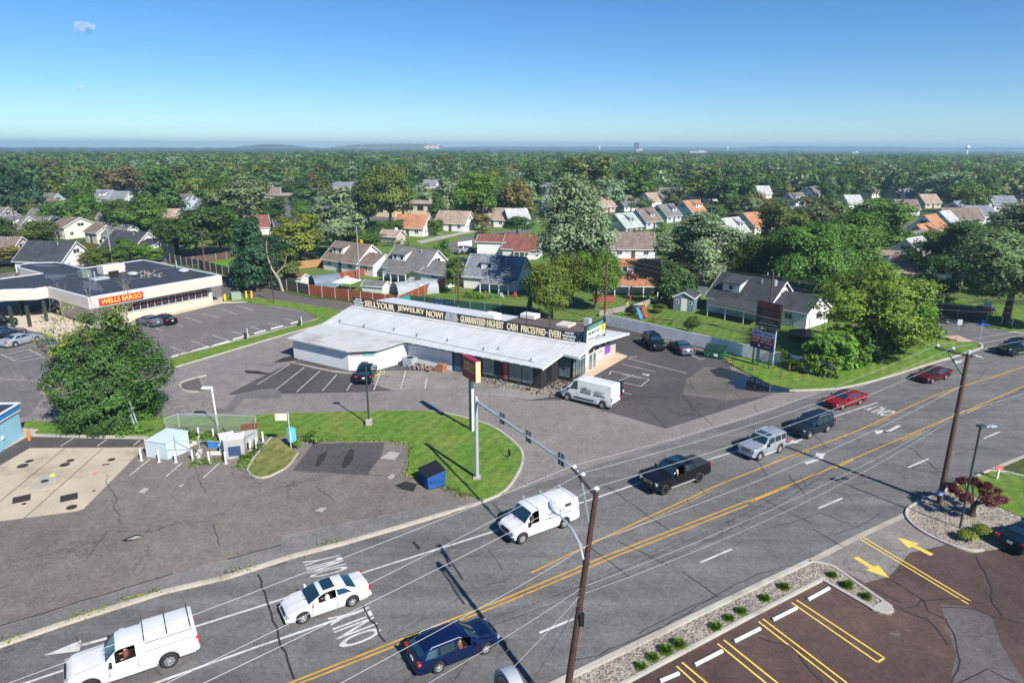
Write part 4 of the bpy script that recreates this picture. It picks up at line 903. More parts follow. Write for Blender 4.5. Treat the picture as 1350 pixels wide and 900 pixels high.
def window(parent, x0, x1, y, z0, z1, fm, gm, mull=(), face='y-', t=.06, name='window'):
    """a framed window on a wall facing -y (or +x when face is 'x+')"""
    mb = MB(); w2 = .06
    def B(a0, a1, b0, b1, d0, d1):
        if face == 'y-': mb.box(((a0 + a1) / 2, y - (d0 + d1) / 2, (b0 + b1) / 2), (a1 - a0, d1 - d0, b1 - b0))
        elif face == 'y+': mb.box(((a0 + a1) / 2, y + (d0 + d1) / 2, (b0 + b1) / 2), (a1 - a0, d1 - d0, b1 - b0))
        elif face == 'x+': mb.box((y + (d0 + d1) / 2, (a0 + a1) / 2, (b0 + b1) / 2), (d1 - d0, a1 - a0, b1 - b0))
        else: mb.box((y - (d0 + d1) / 2, (a0 + a1) / 2, (b0 + b1) / 2), (d1 - d0, a1 - a0, b1 - b0))
    B(x0, x1, z0, z0 + w2, .002, t); B(x0, x1, z1 - w2, z1, .002, t); B(x0, x0 + w2, z0 + w2, z1 - w2, .002, t); B(x1 - w2, x1, z0 + w2, z1 - w2, .002, t)
    for q in mull: B(q - .03, q + .03, z0 + w2, z1 - w2, .002, t)
    f = mb.build(name, fm, parent); mb = MB(); B(x0 + w2, x1 - w2, z0 + w2, z1 - w2, .001, t * .4); mb.build('pane', gm, f); return f
window(strip, -7.6, -5.9, 0, .35, 2.35, FR, SG); window(strip, -4.1, -.9, 0, .35, 2.35, FR, SG, (-2.4,))
pbox(strip, 'red_panel', mat('red_panel', (.35, .06, .05), .6), -4.7, -4.2, -.06, -.01, .35, 2.35)
d_ = pbox(strip, 'door', mat('blue_door', (.03, .09, .14), .4), -11.5, -10.6, -.05, .1, .05, 2.1)
pbox(strip, 'door', FR, -.1, .04, 1.3, 2.3, .02, 2.15)
window(strip, .02, 1.55, 4.0, .35, 3.05, FR, SG, (), 'y-'); pbox(strip, 'low_wall', DB, .0, 1.7, 4.0, 4.2, 0, .36)
pbox(strip, 'upper_wall', DB, .0, 1.7, 4.02, 4.2, 3.05, 3.25)
window(strip, 4.2, 5.6, 1.60, .35, 3.2, FR, SG, (4.9,), 'x+'); window(strip, 5.8, 7.3, 1.60, .1, 3.5, FR, SG, (6.5,), 'x+')
pbox(strip, 'low_wall', DB, 1.4, 1.68, 4.2, 5.7, 0, .36)
SIDEW = mat('stone_wall', (.42, .38, .32), .8, .2, 3)
pbox(strip, 'side_wall', SIDEW, 1.3, 1.6, 5.6, 16, 0, .8); pbox(strip, 'side_wall', SIDEW, 1.3, 1.6, 14.6, 16, .8, 2.75); pbox(strip, 'side_wall', WHITE, 1.3, 1.58, 5.6, 14.6, .8, 2.5)
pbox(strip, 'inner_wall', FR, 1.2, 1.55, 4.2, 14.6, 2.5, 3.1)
for y0, y1 in ((5.7, 7.3), (8.1, 9.5), (9.7, 11.1), (11.3, 12.8), (13.0, 14.5)): window(strip, y0, y1, 1.6, 2.02, 2.62, WHITE, GLASS, (), 'x+', .05)
window(strip, 8.3, 9.2, 1.61, .05, 1.98, WHITE, SG, (), 'x+', .05, 'glass_door'); window(strip, 9.4, 10.2, 1.61, .05, 1.98, WHITE, SG, (), 'x+', .05, 'glass_door')
window(strip, 10.5, 12.2, 1.6, .75, 1.98, WHITE, mat('poster_pale', (.5, .5, .46), .5, .4, 3), (11.3,), 'x+', .05)
window(strip, 12.5, 14.4, 1.6, .75, 1.98, WHITE, mat('poster_purple', (.22, .07, .35), .5, .4, 4), (), 'x+', .05)
text('OPEN', strip, 'window_lettering', mat('red_ink', (.5, .03, .03), .6), (1.66, 11.3, 1.65), (0, 1, 0), (0, 0, 1), .9, .22, .006)
# clutter on the roof
for x, y in ((-31, 1.2), (-26.5, 1), (-22, 1.6), (-18, 1.2), (-13.5, 1.3), (-8, .8), (-1.5, .4), (-6.5, 1.6)):
    mb = MB(); mb.tube([(x, y, RZ(y)), (x, y, RZ(y) + .28)], .05, 8); mb.tube([(x, y, RZ(y) + .28), (x, y, RZ(y) + .34)], .1, 8); mb.build('vent_pipe', DKMET, strip)
mb = MB(); mb.tube([(-31, .9, RZ(.9) + .06), (-1, .2, RZ(.2) + .06)], .02, 5); mb.build('conduit', DKMET, strip)
mb = MB(); mb.box((-9.2, 13.2, 4.2), (2.2, 1.4, .55)); mb.box((-9.2, 13.2, 4.5), (1.8, 1.0, .1)); mb.build('roof_unit', WHITE, strip, bevel=.04)
mb = MB(); mb.box((-13.8, 11.2, 3.9), (2.0, 1.6, .9)); mb.box((-13.8, 11.2, 4.4), (1.2, 1.0, .15)); mb.build('roof_unit', WHITE, strip, bevel=.05)
mb = MB(); mb.box((-3.5, 12.2, 4.05), (1.8, 2.0, .35)); mb.build('roof_unit', mat('unit_tan', (.5, .46, .4), .7), strip, bevel=.05)
mb = MB(); mb.box((-1.6, 14.4, 4.0), (.8, .8, 1.3)); mb.build('roof_unit', GALV, strip, bevel=.03)
for x in (-6.4, -3.2):
    mb = MB(); mb.tube([(x, 7.6, 3.6), (x, 7.6, 6.2)], .05, 8); mb.blob((x, 7.6, 6.25), (.09, .09, .09)); mb.build('roof_mast', DKMET, strip)
# white wing
WZ = 2.45
wing = [(-31.2, -6.5), (-21.9, -6.5), (-19.3, -4.6), (-18.6, -.9), (-18.6, -.05), (-31.9, -.05)]
mb = MB(); mb.prism(wing, 0, WZ); mb.build('wing_wall', SW, strip)
wr = [(-31.7, -7.0), (-21.6, -7.0), (-18.8, -4.9), (-18.1, -.8), (-32.6, -.8)]
mb = MB(); zr = [WZ + .04 + .28 * (y + 7) / 7 for x, y in wr]; k = len(wr)
mb.add([(x, y, z + .08) for (x, y), z in zip(wr, zr)] + [(x, y, z - .08) for (x, y), z in zip(wr, zr)], [tuple(range(k)), tuple(range(2 * k - 1, k - 1, -1))] + [(i, i + k, (i + 1) % k + k, (i + 1) % k) for i in range(k)])
mb.build('wing_roof', mat('worn_white_roof', (.44, .45, .45), .7, .14, .5, dirt=.6), strip)
text('LIQUIDATION', strip, 'wall_lettering', mat('faded_red', (.5, .22, .22), .7), (-21.2, -6.22, 2.12), Vector((2.6, 1.9, 0)), (0, 0, 1), 1.5, .42, .02) if False else None
dv = Vector((2.6, 1.9, 0)).normalized(); nv = Vector((dv.y, -dv.x, 0))
c0 = Vector((-21.9, -6.5, 0)) + nv * .02
for a, ww, mm in ((.95, 1.3, mat('faded_pink', (.62, .40, .42), .7)), (2.35, 1.3, mat('faded_green', (.10, .42, .32), .7))):
    mb = MB(); q = c0 + dv * a; mb.box((q.x, q.y, 2.0), (ww, .04, .5), math.atan2(dv.y, dv.x)); mb.build('faded_sign_panel', mm, strip)
text('FURNITURE', strip, 'wall_lettering', WHITE, tuple(c0 + dv * 2.35 + nv * .03 + Vector((0, 0, 2.0))), dv, (0, 0, 1), 1.1, .2, .01); text('OUTLET', strip, 'wall_lettering', WHITE, tuple(c0 + dv * .95 + nv * .03 + Vector((0, 0, 2.0))), dv, (0, 0, 1), 1.0, .2, .01)
pbox(strip, 'wall_box', GALV, -26.3, -25.9, -6.65, -6.5, 1.9, 2.2)
# roof letter sign
sign = thing('roof_sign', 'long black roof sign with cream capital letters above the metal roof', 'sign', SO, rzdir(azdir(122)))
SY = 6.9; SB = RZ(SY) + .02; ST = SB + 1.12; PANEL = mat('sign_black', (.014, .016, .018), .5)
pbox(sign, 'panel', PANEL, -34.2, .7, SY, SY + .12, SB, ST)
mb = MB()
for x in np.arange(-34, .7, 1.7): mb.tube([(x, SY + .15, SB), (x, SY + .15, ST)], .03, 5); mb.tube([(x, SY + .15, ST - .1), (x, SY + 1.0, RZ(SY))], .025, 5)
mb.tube([(-34, SY - .5, SB - .1), (.9, SY - .5, SB - .1)], .03, 5); mb.tube([(-34, SY - .8, SB - .12), (.9, SY - .8, SB - .12)], .02, 5); mb.build('frame', DKMET, sign)
def sg(s_, x0, x1, z=None, h=.82, m=CREAM): text(s_, sign, 'lettering', m, ((x0 + x1) / 2, SY - .04, (SB + ST) / 2 if z is None else z), (1, 0, 0), (0, 0, 1), x1 - x0, h, .06, .012)
for s_, a, b in (('SELLYOUR', -31.9, -26.6), ('JEWELRY', -26.0, -21.4), ('NOW!', -21.1, -18.4), ('GUARANTEED', -15.6, -11.85), ('HIGHEST', -11.6, -9.2), ('CASH', -8.7, -7.2), ('PRICES', -6.7, -4.75), ('PAID', -4.6, -3.4), ('-', -3.3, -3.05), ('EVER!', -2.9, -1.35)):
    sg(s_, a, b, None if s_ != '-' else (SB + ST) / 2, .84 if s_ != '-' else .1)
PW = mat('letter_white', (.7, .72, .74), .6)
for ws, a, b in ((('ACE', 'PRECIOUS', 'METALS'), -34.0, -32.2), (('GOLD', 'SILVER', 'DIAMONDS', 'JEWELRY'), -18.1, -15.95), (('ACE', 'PRECIOUS', 'METALS'), -1.15, .5)):
    k = len(ws)
    for i, q in enumerate(ws):
        h = (ST - SB) / k; ww = (b - a) * (.55 + .45 * min(1, len(q) / 8)); c_ = (a + b) / 2
        sg(q, c_ - ww / 2, c_ + ww / 2, ST - h * (i + .5), h * .62, PW)
blade = thing('projecting_sign', 'two-sided shop sign standing on the roof above the glass corner', 'sign', SO, rzdir(azdir(122)))
pbox(blade, 'panel', mat('sign_pale', (.55, .58, .58), .5), 1.45, 1.75, 7.2, 12.2, 4.15, 5.0); pbox(blade, 'panel', WHITE, 1.47, 1.73, 7.2, 12.2, 3.7, 4.13)
pbox(blade, 'frame', DKMET, 1.42, 1.78, 7.12, 7.2, 3.5, 5.6); pbox(blade, 'frame', DKMET, 1.42, 1.78, 12.2, 12.28, 3.4, 5.7); pbox(blade, 'frame', DKMET, 1.5, 1.7, 7.2, 12.2, 5.55, 5.62)
pbox(blade, 'green_panel', mat('green_pale', (.12, .26, .2), .4), 1.44, 1.76, 7.8, 11.6, 5.05, 5.45); pbox(blade, 'yellow_panel', mat('sign_yellow', (.75, .6, .05), .5), 1.44, 1.77, 10.9, 12.19, 4.2, 5.0)
text('WE BUY', blade, 'lettering', PANEL, (1.78, 8.5, 4.6), (0, 1, 0), (0, 0, 1), 1.8, .34, .01); text('GOLD', blade, 'lettering', mat('green_ink', (.05, .3, .08), .5), (1.78, 10.1, 4.6), (0, 1, 0), (0, 0, 1), 1.1, .4, .01)
text('$', blade, 'lettering', PANEL, (1.79, 11.5, 4.6), (0, 1, 0), (0, 0, 1), .35, .5, .01); text('PAWN LOANS', blade, 'lettering', PANEL, (1.77, 9.2, 3.92), (0, 1, 0), (0, 0, 1), 3, .24, .01)
mb = MB(); mb.add([(.9, 6.8, 3.72), (1.4, 7.3, 3.75), (1.4, 12, 3.5), (-1.8, 11.5, 3.6), (1.35, 7.3, 4.6), (1.35, 9.6, 4.5)], [(0, 1, 2, 3), (1, 2, 5, 4), (0, 4, 5, 3)]); mb.build('blue_tarp', mat('tarp_blue', (.03, .06, .16), .5), blade)
# clutter by the shop front
BR = mat('box_brown', (.30, .14, .07), .8, .25, 2)
def sl(x, y, z=0):
    r_ = rzdir(azdir(122)); return Vector((SO.x + x * math.cos(r_) - y * math.sin(r_), SO.y + x * math.sin(r_) + y * math.cos(r_), z))
t = thing('crate_stack', 'brown cardboard boxes piled by the white wall next to the blue door', 'boxes', sl(-12.9, -1.0), rzdir(azdir(122)))
pbox(t, 'box', BR, -.6, .7, -.4, .4, 0, .55, .02); pbox(t, 'box', BR, -.1, .8, -.35, .35, .555, 1.0, .02); pbox(t, 'box', BR, -1.1, -.65, -.35, .2, 0, .35, .02)
t = thing('condenser_unit', 'grey outdoor air conditioning box standing against the white wall', 'air conditioner', sl(-17.0, -1.5), rzdir(azdir(122)))
pbox(t, 'casing', GALV, -.8, .8, -.5, .5, 0, 1.15, .04); mb = MB(); mb.tube([(.2, -.1, 1.15), (.2, -.1, 1.2)], .4, 20); mb.build('fan_grille', BLACK, t); mb = MB(); mb.box((-.7, -.51, .55), (.12, .03, .9)); mb.build('louvre', BLACK, t)
rr = random.Random(3); mb = MB()
for k in range(150):
    q = sl(-15.3 + rr.gauss(0, .75), -1.6 + rr.gauss(0, .35), .12 + abs(rr.gauss(0, .22))); mb.box(tuple(q), (rr.uniform(.1, .4), rr.uniform(.08, .25), rr.uniform(.05, .2)), rr.uniform(0, 3), rr.choice((0, 0, 1, 2)))
tag(mb.build('rubble_heap', [mat('rubble', (.33, .30, .26), .9, .3, 3), mat('rubble_brown', (.26, .16, .10), .9, .3, 3), BLACK]), 'heap of pale broken rubble against the white wall', 'rubble')
mb = MB()
for k in range(330):
    q = sl(rr.uniform(-8, 2.2), -1.0 + rr.gauss(0, .45) + (1.4 if rr.random() < .2 else 0), .03 + abs(rr.gauss(0, .06)))
    if rr.random() < .35: q = sl(1.0 + rr.gauss(0, .7), 1.6 + rr.gauss(0, .7), .05 + abs(rr.gauss(0, .12)))
    mb.box(tuple(q), (rr.uniform(.06, .28), rr.uniform(.05, .16), rr.uniform(.02, .09)), rr.uniform(0, 3), rr.choice((0, 0, 1, 2)))
tag(mb.build('building_rubble', [mat('rubble', (.5, .42, .33)), mat('rubble_brown', (.26, .16, .1)), BLACK]), kind='stuff', label='broken concrete and debris along the dark shop front', cat='rubble')
for i, x in enumerate((-8.6, -6.6, -5.2, -3.9, -2.2, -.8)):
    mb = MB(); q = sl(x, -.95); mb.tube([q, q + Vector((0, 0, 1.0))], .06, 8); mb.blob(tuple(q + Vector((0, 0, 1.0))), (.06, .06, .03)); tag(mb.build('steel_post', DKMET), 'short black steel post in the row in front of the dark shop wall', 'bollard', 'black posts along the dark shop front')
hose = [sl(-19 + .9 * math.cos(a) * (1 + a * .06), -6.2 + .8 * math.sin(a) * (1 + a * .05) + a * .12, .04) for a in np.arange(0, 9, .4)]
mb = MB(); mb.tube(hose, .03, 5); tag(mb.build('garden_hose', mat('hose_yellow', (.5, .5, .10), .6)), 'yellow garden hose lying on the asphalt by the white wing', 'hose')

# ---- bank
WARM = mat('bank_fascia', (.54, .50, .44), .7, .05, .4); BKROOF = mat('membrane_roof', (.030, .035, .045), .7, .35, .35)
def g3(x, y, z): return G(x, y, z)
bank = thing('bank_building', 'low bank with dark flat roof, pale fascia and a red and yellow sign', 'building')
BZ = 4.6
roofp = [g3(292, 363.3, BZ), g3(189, 342.7, BZ), g3(109, 354, BZ), g3(85, 347.2, BZ), g3(73, 346, BZ), g3(40, 347, BZ), g3(27, 349, BZ), g3(22, 351.5, BZ), g3(25, 354, BZ), g3(53, 361, BZ), g3(0, 367.8, BZ), g3(-60, 376, BZ), g3(-75, 388, BZ), g3(-40, 384.5, BZ), g3(0, 383, BZ), g3(45, 381.5, BZ), g3(62, 379, BZ), g3(115.6, 393.3, BZ)]
mb = MB(); mb.prism([(p_.x, p_.y) for p_ in roofp], 3.05, BZ); mb.build('fascia', WARM, bank)
cx_ = sum(p_.x for p_ in roofp) / len(roofp); cy_ = sum(p_.y for p_ in roofp) / len(roofp)
def inset(poly, d):
    out = []; k = len(poly)
    ar = sum(poly[i].x * poly[(i + 1) % k].y - poly[(i + 1) % k].x * poly[i].y for i in range(k)); sg_ = 1 if ar > 0 else -1
    for i in range(k):
        a, b, c = poly[i - 1], poly[i], poly[(i + 1) % k]; t1 = (b - a).normalized(); t2 = (c - b).normalized()
        n1 = Vector((-t1.y, t1.x, 0)) * sg_; n2 = Vector((-t2.y, t2.x, 0)) * sg_; m_ = (n1 + n2); m_ = m_ / max(.3, m_.length_squared) * 2
        out.append(b + m_ * d)
    return out
mb = MB(); mb.prism([(p_.x, p_.y) for p_ in inset(roofp, .35)], BZ - .1, BZ + .012); mb.build('roof', BKROOF, bank)
rim_ = inset(roofp, .17); mb = MB()
for a, b in zip(rim_, rim_[1:] + rim_[:1]):
    L_ = (b - a).length; mb.box(((a.x + b.x) / 2, (a.y + b.y) / 2, BZ + .05), (L_ + .3, .36, .14), math.atan2(b.y - a.y, b.x - a.x))
mb.build('parapet', FW, bank)
bq = [roofp[0], roofp[1], roofp[2], roofp[9], roofp[16], roofp[17]]; bq = [Vector((p_.x, p_.y, 0)) for p_ in bq]
wallp = inset(bq, 1.3)
mb = MB(); mb.prism([(p_.x, p_.y) for p_ in wallp], 0, 3.1); mb.build('wall', mat('bank_wall', (.52, .46, .37), .85, .06, .6), bank)
wa, wb_ = wallp[5], wallp[0]; du = (wb_ - wa).normalized(); dn = Vector((du.y, -du.x, 0)); WL = (wb_ - wa).length
def wq(s_, off, z): return wa + du * s_ + dn * off + Vector((0, 0, z))
mb = MB(); c_ = wq(WL / 2 + 1.0, .02, 1.95); mb.box(tuple(c_), (WL - 3.2, .08, 1.15), math.atan2(du.y, du.x)); win = mb.build('window_band', GLASS, bank)
mb = MB()
for k in range(14): c_ = wq(3 + (WL - 3.8) * k / 13, .08, 1.95); mb.box(tuple(c_), (.05, .08, 1.15), math.atan2(du.y, du.x))
for z in (1.35, 2.55): c_ = wq(WL / 2 + 1.0, .08, z); mb.box(tuple(c_), (WL - 3.1, .1, .07), math.atan2(du.y, du.x))
mb.build('window_frame', FW, win)
mb = MB()
for k in range(13): c_ = wq(3 + (WL - 3.8) * (k + .5) / 13, .09, 2.05); mb.box(tuple(c_), (.32, .03, .32), math.atan2(du.y, du.x), 0)
mb.build('red_poster', mat('poster_red', (.45, .02, .03), .5), win)
sa, sb = g3(130, 404, 3.9), g3(188, 391, 3.9)
fa, fb = roofp[17], roofp[0]; fu = (fb - fa).normalized(); fn = Vector((fu.y, -fu.x, 0)); FL = (fb - fa).length
mb = MB(); c_ = fa + fu * (FL * .215) + fn * .08 + Vector((0, 0, 3.72 - BZ)); mb.box((c_.x, c_.y, 3.78), (6.3, .14, 1.0), math.atan2(fu.y, fu.x)); mb.build('sign_board', mat('bank_red', (.42, .02, .025), .5), bank)
text('WELLS FARGO', bank, 'sign_lettering', mat('bank_yellow', (.80, .52, .06), .5), (c_.x + fn.x * .1, c_.y + fn.y * .1, 3.78), fu, (0, 0, 1), 5.8, .66, .05, .02)
for (x, y, d_, m_, nm) in ((112, 363, (1.5, 1.5, 1.1), mat('unit_green', (.14, .18, .15), .6), 'roof_unit'), (147, 357, (3.6, 2.0, 1.4), WARM, 'roof_unit'), (131, 366, (2.4, 1.6, .35), GALV, 'roof_hatch')):
    p_ = g3(x, y, BZ + .3); mb = MB(); mb.box((p_.x, p_.y, BZ + d_[2] / 2), d_, R(58)); mb.build(nm, m_, bank, bevel=.05)
p_ = g3(150, 358, BZ + .8); mb = MB(); mb.box((p_.x + .6, p_.y - 1.1, BZ + .7), (1.6, .1, .8), R(58)); mb.build('unit_grille', BLACK, bank)
for x, y in ((175, 361), (242, 357)):
    p_ = g3(x, y, BZ + .3); mb = MB(); mb.blob((p_.x, p_.y, BZ + .35), (.9, .7, .35), 14, 6); mb.build('skylight', GALV, bank, smooth='all')
for x, y, h_ in ((125, 365, .9), (233, 353, 1.3), (117, 366, .7)):
    p_ = g3(x, y, BZ); mb = MB(); mb.tube([(p_.x, p_.y, BZ), (p_.x, p_.y, BZ + h_)], .1, 8); mb.build('vent_pipe', GALV, bank)
p_ = g3(158, 353, BZ); mb = MB(); mb.box((p_.x, p_.y, BZ + .2), (1.6, .8, .4), R(58)); mb.build('roof_box', GALV, bank)
mb = MB()
for k in range(34): p_ = g3(183 + rr.uniform(0, 30) , 366 - rr.uniform(0, 9), BZ); mb.box((p_.x, p_.y, BZ + .05), (rr.uniform(.1, .4), .2, .12), rr.uniform(0, 3))
mb.build('roof_ballast', CONC, bank)
for q in (((60, 361), (85, 362), (88, 365), (72, 369), (58, 366)), ((108, 370), (128, 372), (138, 382), (126, 384), (112, 378)), ((40, 349), (70, 349), (80, 351), (50, 352))):
    mb = MB(); mb.sheet([g3(x, y, BZ) for x, y in q], BZ + .018); mb.build('roof_patch', mat('roof_patch', (.085, .09, .105), .5, .5, .8), bank)
for x, y in ((205, 356), (160, 370), (60, 366)):
    a, b = g3(x, y, BZ), g3(x + 60, y - 7.5, BZ); mb = MB(); mb.tube([(a.x, a.y, BZ + .03), (b.x, b.y, BZ + .03)], .035, 4); mb.build('roof_seam', mat('seam_grey', (.12, .13, .15), .6), bank)
for x, y in ((18, 432), (40, 431), (-25, 436), (62, 424)):
    p_ = G(x, y); mb = MB(); mb.box((p_.x, p_.y, 1.55), (.35, .35, 3.1)); mb.build('canopy_column', DKMET, bank)
mb = MB(); p_ = g3(28, 400, 1.2); mb.box((p_.x, p_.y, 1.2), (9, .2, 2.4), R(-57)); mb.build('teller_window_wall', FR, bank)
# ---- blue station building at the left edge
stn = thing('station_shop', 'pale blue building corner with a blue and white fascia at the left edge', 'building')
a, b = G(31, 576), G(-5, 600); d_ = (b - a).normalized(); c2 = G(-140, 572)
e_ = Vector((-d_.y, d_.x, 0)); 
if e_.x > 0: e_ = -e_
poly = [a, a + d_ * 14, a + d_ * 14 + e_ * 14, a + e_ * 14]
mb = MB(); mb.prism([(p_.x, p_.y) for p_ in poly], 0, 2.5); mb.build('wall', sidingmat('pale_blue_wall', (.26, .50, .62), .25, depth=.06), stn)
o_ = [a - d_ * .15 - e_ * .15, a + d_ * 14 - e_ * .15, a + d_ * 14 + e_ * 14, a + e_ * 14 - d_ * .15]
mb = MB(); mb.prism([(p_.x, p_.y) for p_ in o_], 2.5, 2.62); mb.build('white_band', WHITE, stn)
mb = MB(); mb.prism([(p_.x, p_.y) for p_ in o_], 2.62, 3.15); mb.build('fascia', mat('blue_fascia', (.03, .20, .48), .5), stn)
ins = inset([Vector((p_.x, p_.y, 0)) for p_ in o_], .3); mb = MB(); mb.prism([(p_.x, p_.y) for p_ in ins], 3.1, 3.165); mb.build('roof', BKROOF, stn)
mb = MB()
for q, r_ in zip(o_, o_[1:] + o_[:1]): mb.box(((q.x + r_.x) / 2, (q.y + r_.y) / 2, 3.19), ((q - r_).length, .2, .1), math.atan2(r_.y - q.y, r_.x - q.x))
mb.build('roof_edge', WHITE, stn)
q = a + d_ * 2.6 - e_ * .05; mb = MB(); mb.box((q.x, q.y, 1.1), (.3, .1, .3), math.atan2(d_.y, d_.x)); mb.build('wall_box', WHITE, stn)

# ------------------------------------------------------------------ fences and walls
def fence(name, pts, h, m, label, cat='fence', post=None, gap=2.4, pm=None, pw=.12, ph=.08, th=.05, group=None):
    t = thing(name, label, cat, (pts[0].x, pts[0].y, 0), group=group); o0 = pts[0]
    q = refine(pts, gap)
    for a, b in zip(pts[:-1], pts[1:]):
        mb = MB(); d_ = b - a; c_ = (a + b) / 2 - o0; mb.box((c_.x, c_.y, h / 2 + .03), (d_.length, th, h - .06), math.atan2(d_.y, d_.x)); mb.build('panel', m, t)
    if pm:
        for p_ in q[:95]:
            mb = MB(); mb.box((p_.x - o0.x, p_.y - o0.y, (h + ph) / 2), (pw, pw, h + ph)); mb.build('post', pm, t)
    return t
DKF = sidingmat('dark_board_fence', (.075, .075, .075), .3, depth=.5, dirt=.5); REDF = sidingmat('red_board_fence', (.30, .082, .042), .3, depth=.45, dirt=.4)
TANF = sidingmat('tan_board_fence', (.38, .20, .09), .15, True, depth=.3); BRF = sidingmat('brown_fence', (.12, .07, .06), .15, True, depth=.4); GRNF = mat('green_screen', (.02, .07, .045), .7, .3, 2)
PALEP = mat('pale_post', (.36, .30, .24), .8, .2)
fence('board_fence', px((225, 346), (270, 356), (320, 369), (365, 380), (407, 388.5)), 1.9, DKF, 'dark weathered board fence along the back lane', pm=PALEP)
fence('board_fence', px((408, 389), (460, 396), (525, 405)), 1.9, REDF, 'red-brown board fence with pale posts behind the roof sign', pm=PALEP)
fence('board_fence', px((526, 405), (560, 389), (606, 372)), 1.8, REDF, 'red-brown board fence running back beside the arched white shelter', pm=PALEP)
fence('board_fence', px((440, 372), (470, 366), (502, 358)), 1.6, REDF, 'short red board fence between the two grey-brown houses', pm=PALEP)
fence('board_fence', px((340, 362), (375, 357), (428, 351)), 1.7, TANF, 'tan board fence below the yellow-green tree', pm=None)
fence('board_fence', px((240, 349), (285, 343), (312, 338), (322, 341)), 1.5, BRF, 'dull red-brown fence round the mown lawn behind the bank', pm=PALEP)
fence('screen_fence', px((541, 401), (560, 403), (620, 410), (700, 418), (712, 424)), 1.5, GRNF, 'chain fence with dark green screening behind the shop roof', pm=GALV, pw=.06)
fence('screen_fence', px((524, 406), (541, 401)), 1.6, mat('teal_screen', (.02, .25, .20), .7), 'short teal screen fence joining the red fence', pm=GALV, pw=.06)
WB = sidingmat('white_board_wall', (.80, .81, .82), .3, True, depth=.12, dirt=.35)
fence('board_wall', px((797, 428.5), (1096, 498)), 1.7, WB, 'long white board wall behind the parking lot', 'wall', pm=None, th=.12)
fence('board_fence', px((1222, 411), (1262, 418), (1300, 424)), 1.6, DKF, 'dark board fence in the shade by the side street', pm=PALEP)
fence('board_fence', px((860, 400), (835, 408), (790, 417)), .9, mat('grey_low_fence', (.25, .22, .2), .9), 'low grey fence beside the play set', pm=None)
fence('picket_fence', px((604, 327), (622, 324.5)), 1.5, WHITE, 'white vinyl fence at the red-roofed house drive', pm=WHITE, gap=1.5)
fence('garden_fence', px((880, 380), (905, 384), (932, 388)), 1.3, GALV, 'grey chain fence panels beside the grey shed', pm=GALV, pw=.05)

# ------------------------------------------------------------------ street furniture, signs, poles
def pole_px(b, t=None, h=None): b = G(*b); return b, (height_at(b, t) if t else h)
# dark lamp post
b, h = pole_px((486.7, 561), 480)
t = thing('street_lamp', 'dark lot lamp post on the lawn in front of the white wing', 'street lamp', b); t.location.z = .09
mb = MB(); mb.box((0, 0, .3), (.55, .55, .6)); mb.build('base', CONC, t, bevel=.03); mb = MB(); mb.tube([(0, 0, .5), (0, 0, h)], [.09, .07], 10); mb.build('pole', DKMET, t, smooth=True)
mb = MB(); mb.box((-.12, 0, h + .02), (.62, .42, .16)); mb.build('lamp_head', DKMET, t, bevel=.03)
# white lamp
b, h = pole_px((287, 562), 513)
t = thing('street_lamp', 'white leaning lamp post with one flat head behind the wire enclosure', 'street lamp', b, rzdir(azdir(270))); t.location.z = .09
mb = MB(); mb.tube([(0, 0, 0), (.12, 0, h)], .09, 10); mb.build('pole', WHITE, t, smooth=True); mb = MB(); mb.box((.55, 0, h + .05), (.95, .45, .16)); mb.build('lamp_head', WHITE, t, bevel=.03)
# thin lamp on right bed
b, h = pole_px((1265, 697), 564)
t = thing('street_lamp', 'tall thin dark lamp post in the gravel beside the red-leaved tree', 'street lamp', b, rzdir(azdir(75))); t.location.z = .07
mb = MB(); mb.tube([(0, 0, 0), (0, 0, h)], .065, 8); mb.build('pole', DKMET, t, smooth=True); mb = MB(); mb.tube([(0, 0, h), (.9, 0, h - .08)], .05, 6); mb.build('arm', GALV, t)
mb = MB(); mb.box((.05, 0, h + .07), (.5, .4, .12)); mb.build('lamp_head', DKMET, t, bevel=.02); mb = MB(); mb.box((1.0, 0, h - .05), (.5, .3, .1)); mb.build('lamp_head', GALV, t, bevel=.02)
b, h = pole_px((361, 400), 348)
t = thing('street_lamp', 'thin black lamp post at the lane edge by the dark board fence', 'street lamp', b); mb = MB(); mb.tube([(0, 0, 0), (0, 0, h)], .08, 8); mb.build('pole', DKMET, t, smooth=True); mb = MB(); mb.box((0, 0, h), (.7, .4, .15)); mb.build('lamp_head', DKMET, t, bevel=.02)
b, h = pole_px((584, 337), 309); t = thing('street_lamp', 'pale street lamp by the pavement across from the brown-roofed houses', 'street lamp', b, rzdir(azdir(250))); mb = MB(); mb.tube([(0, 0, 0), (0, 0, h), (.8, 0, h + .2)], .07, 8); mb.build('pole', GALV, t, smooth=True); mb = MB(); mb.box((1.0, 0, h + .2), (.6, .25, .12)); mb.build('lamp_head', GALV, t, bevel=.02)
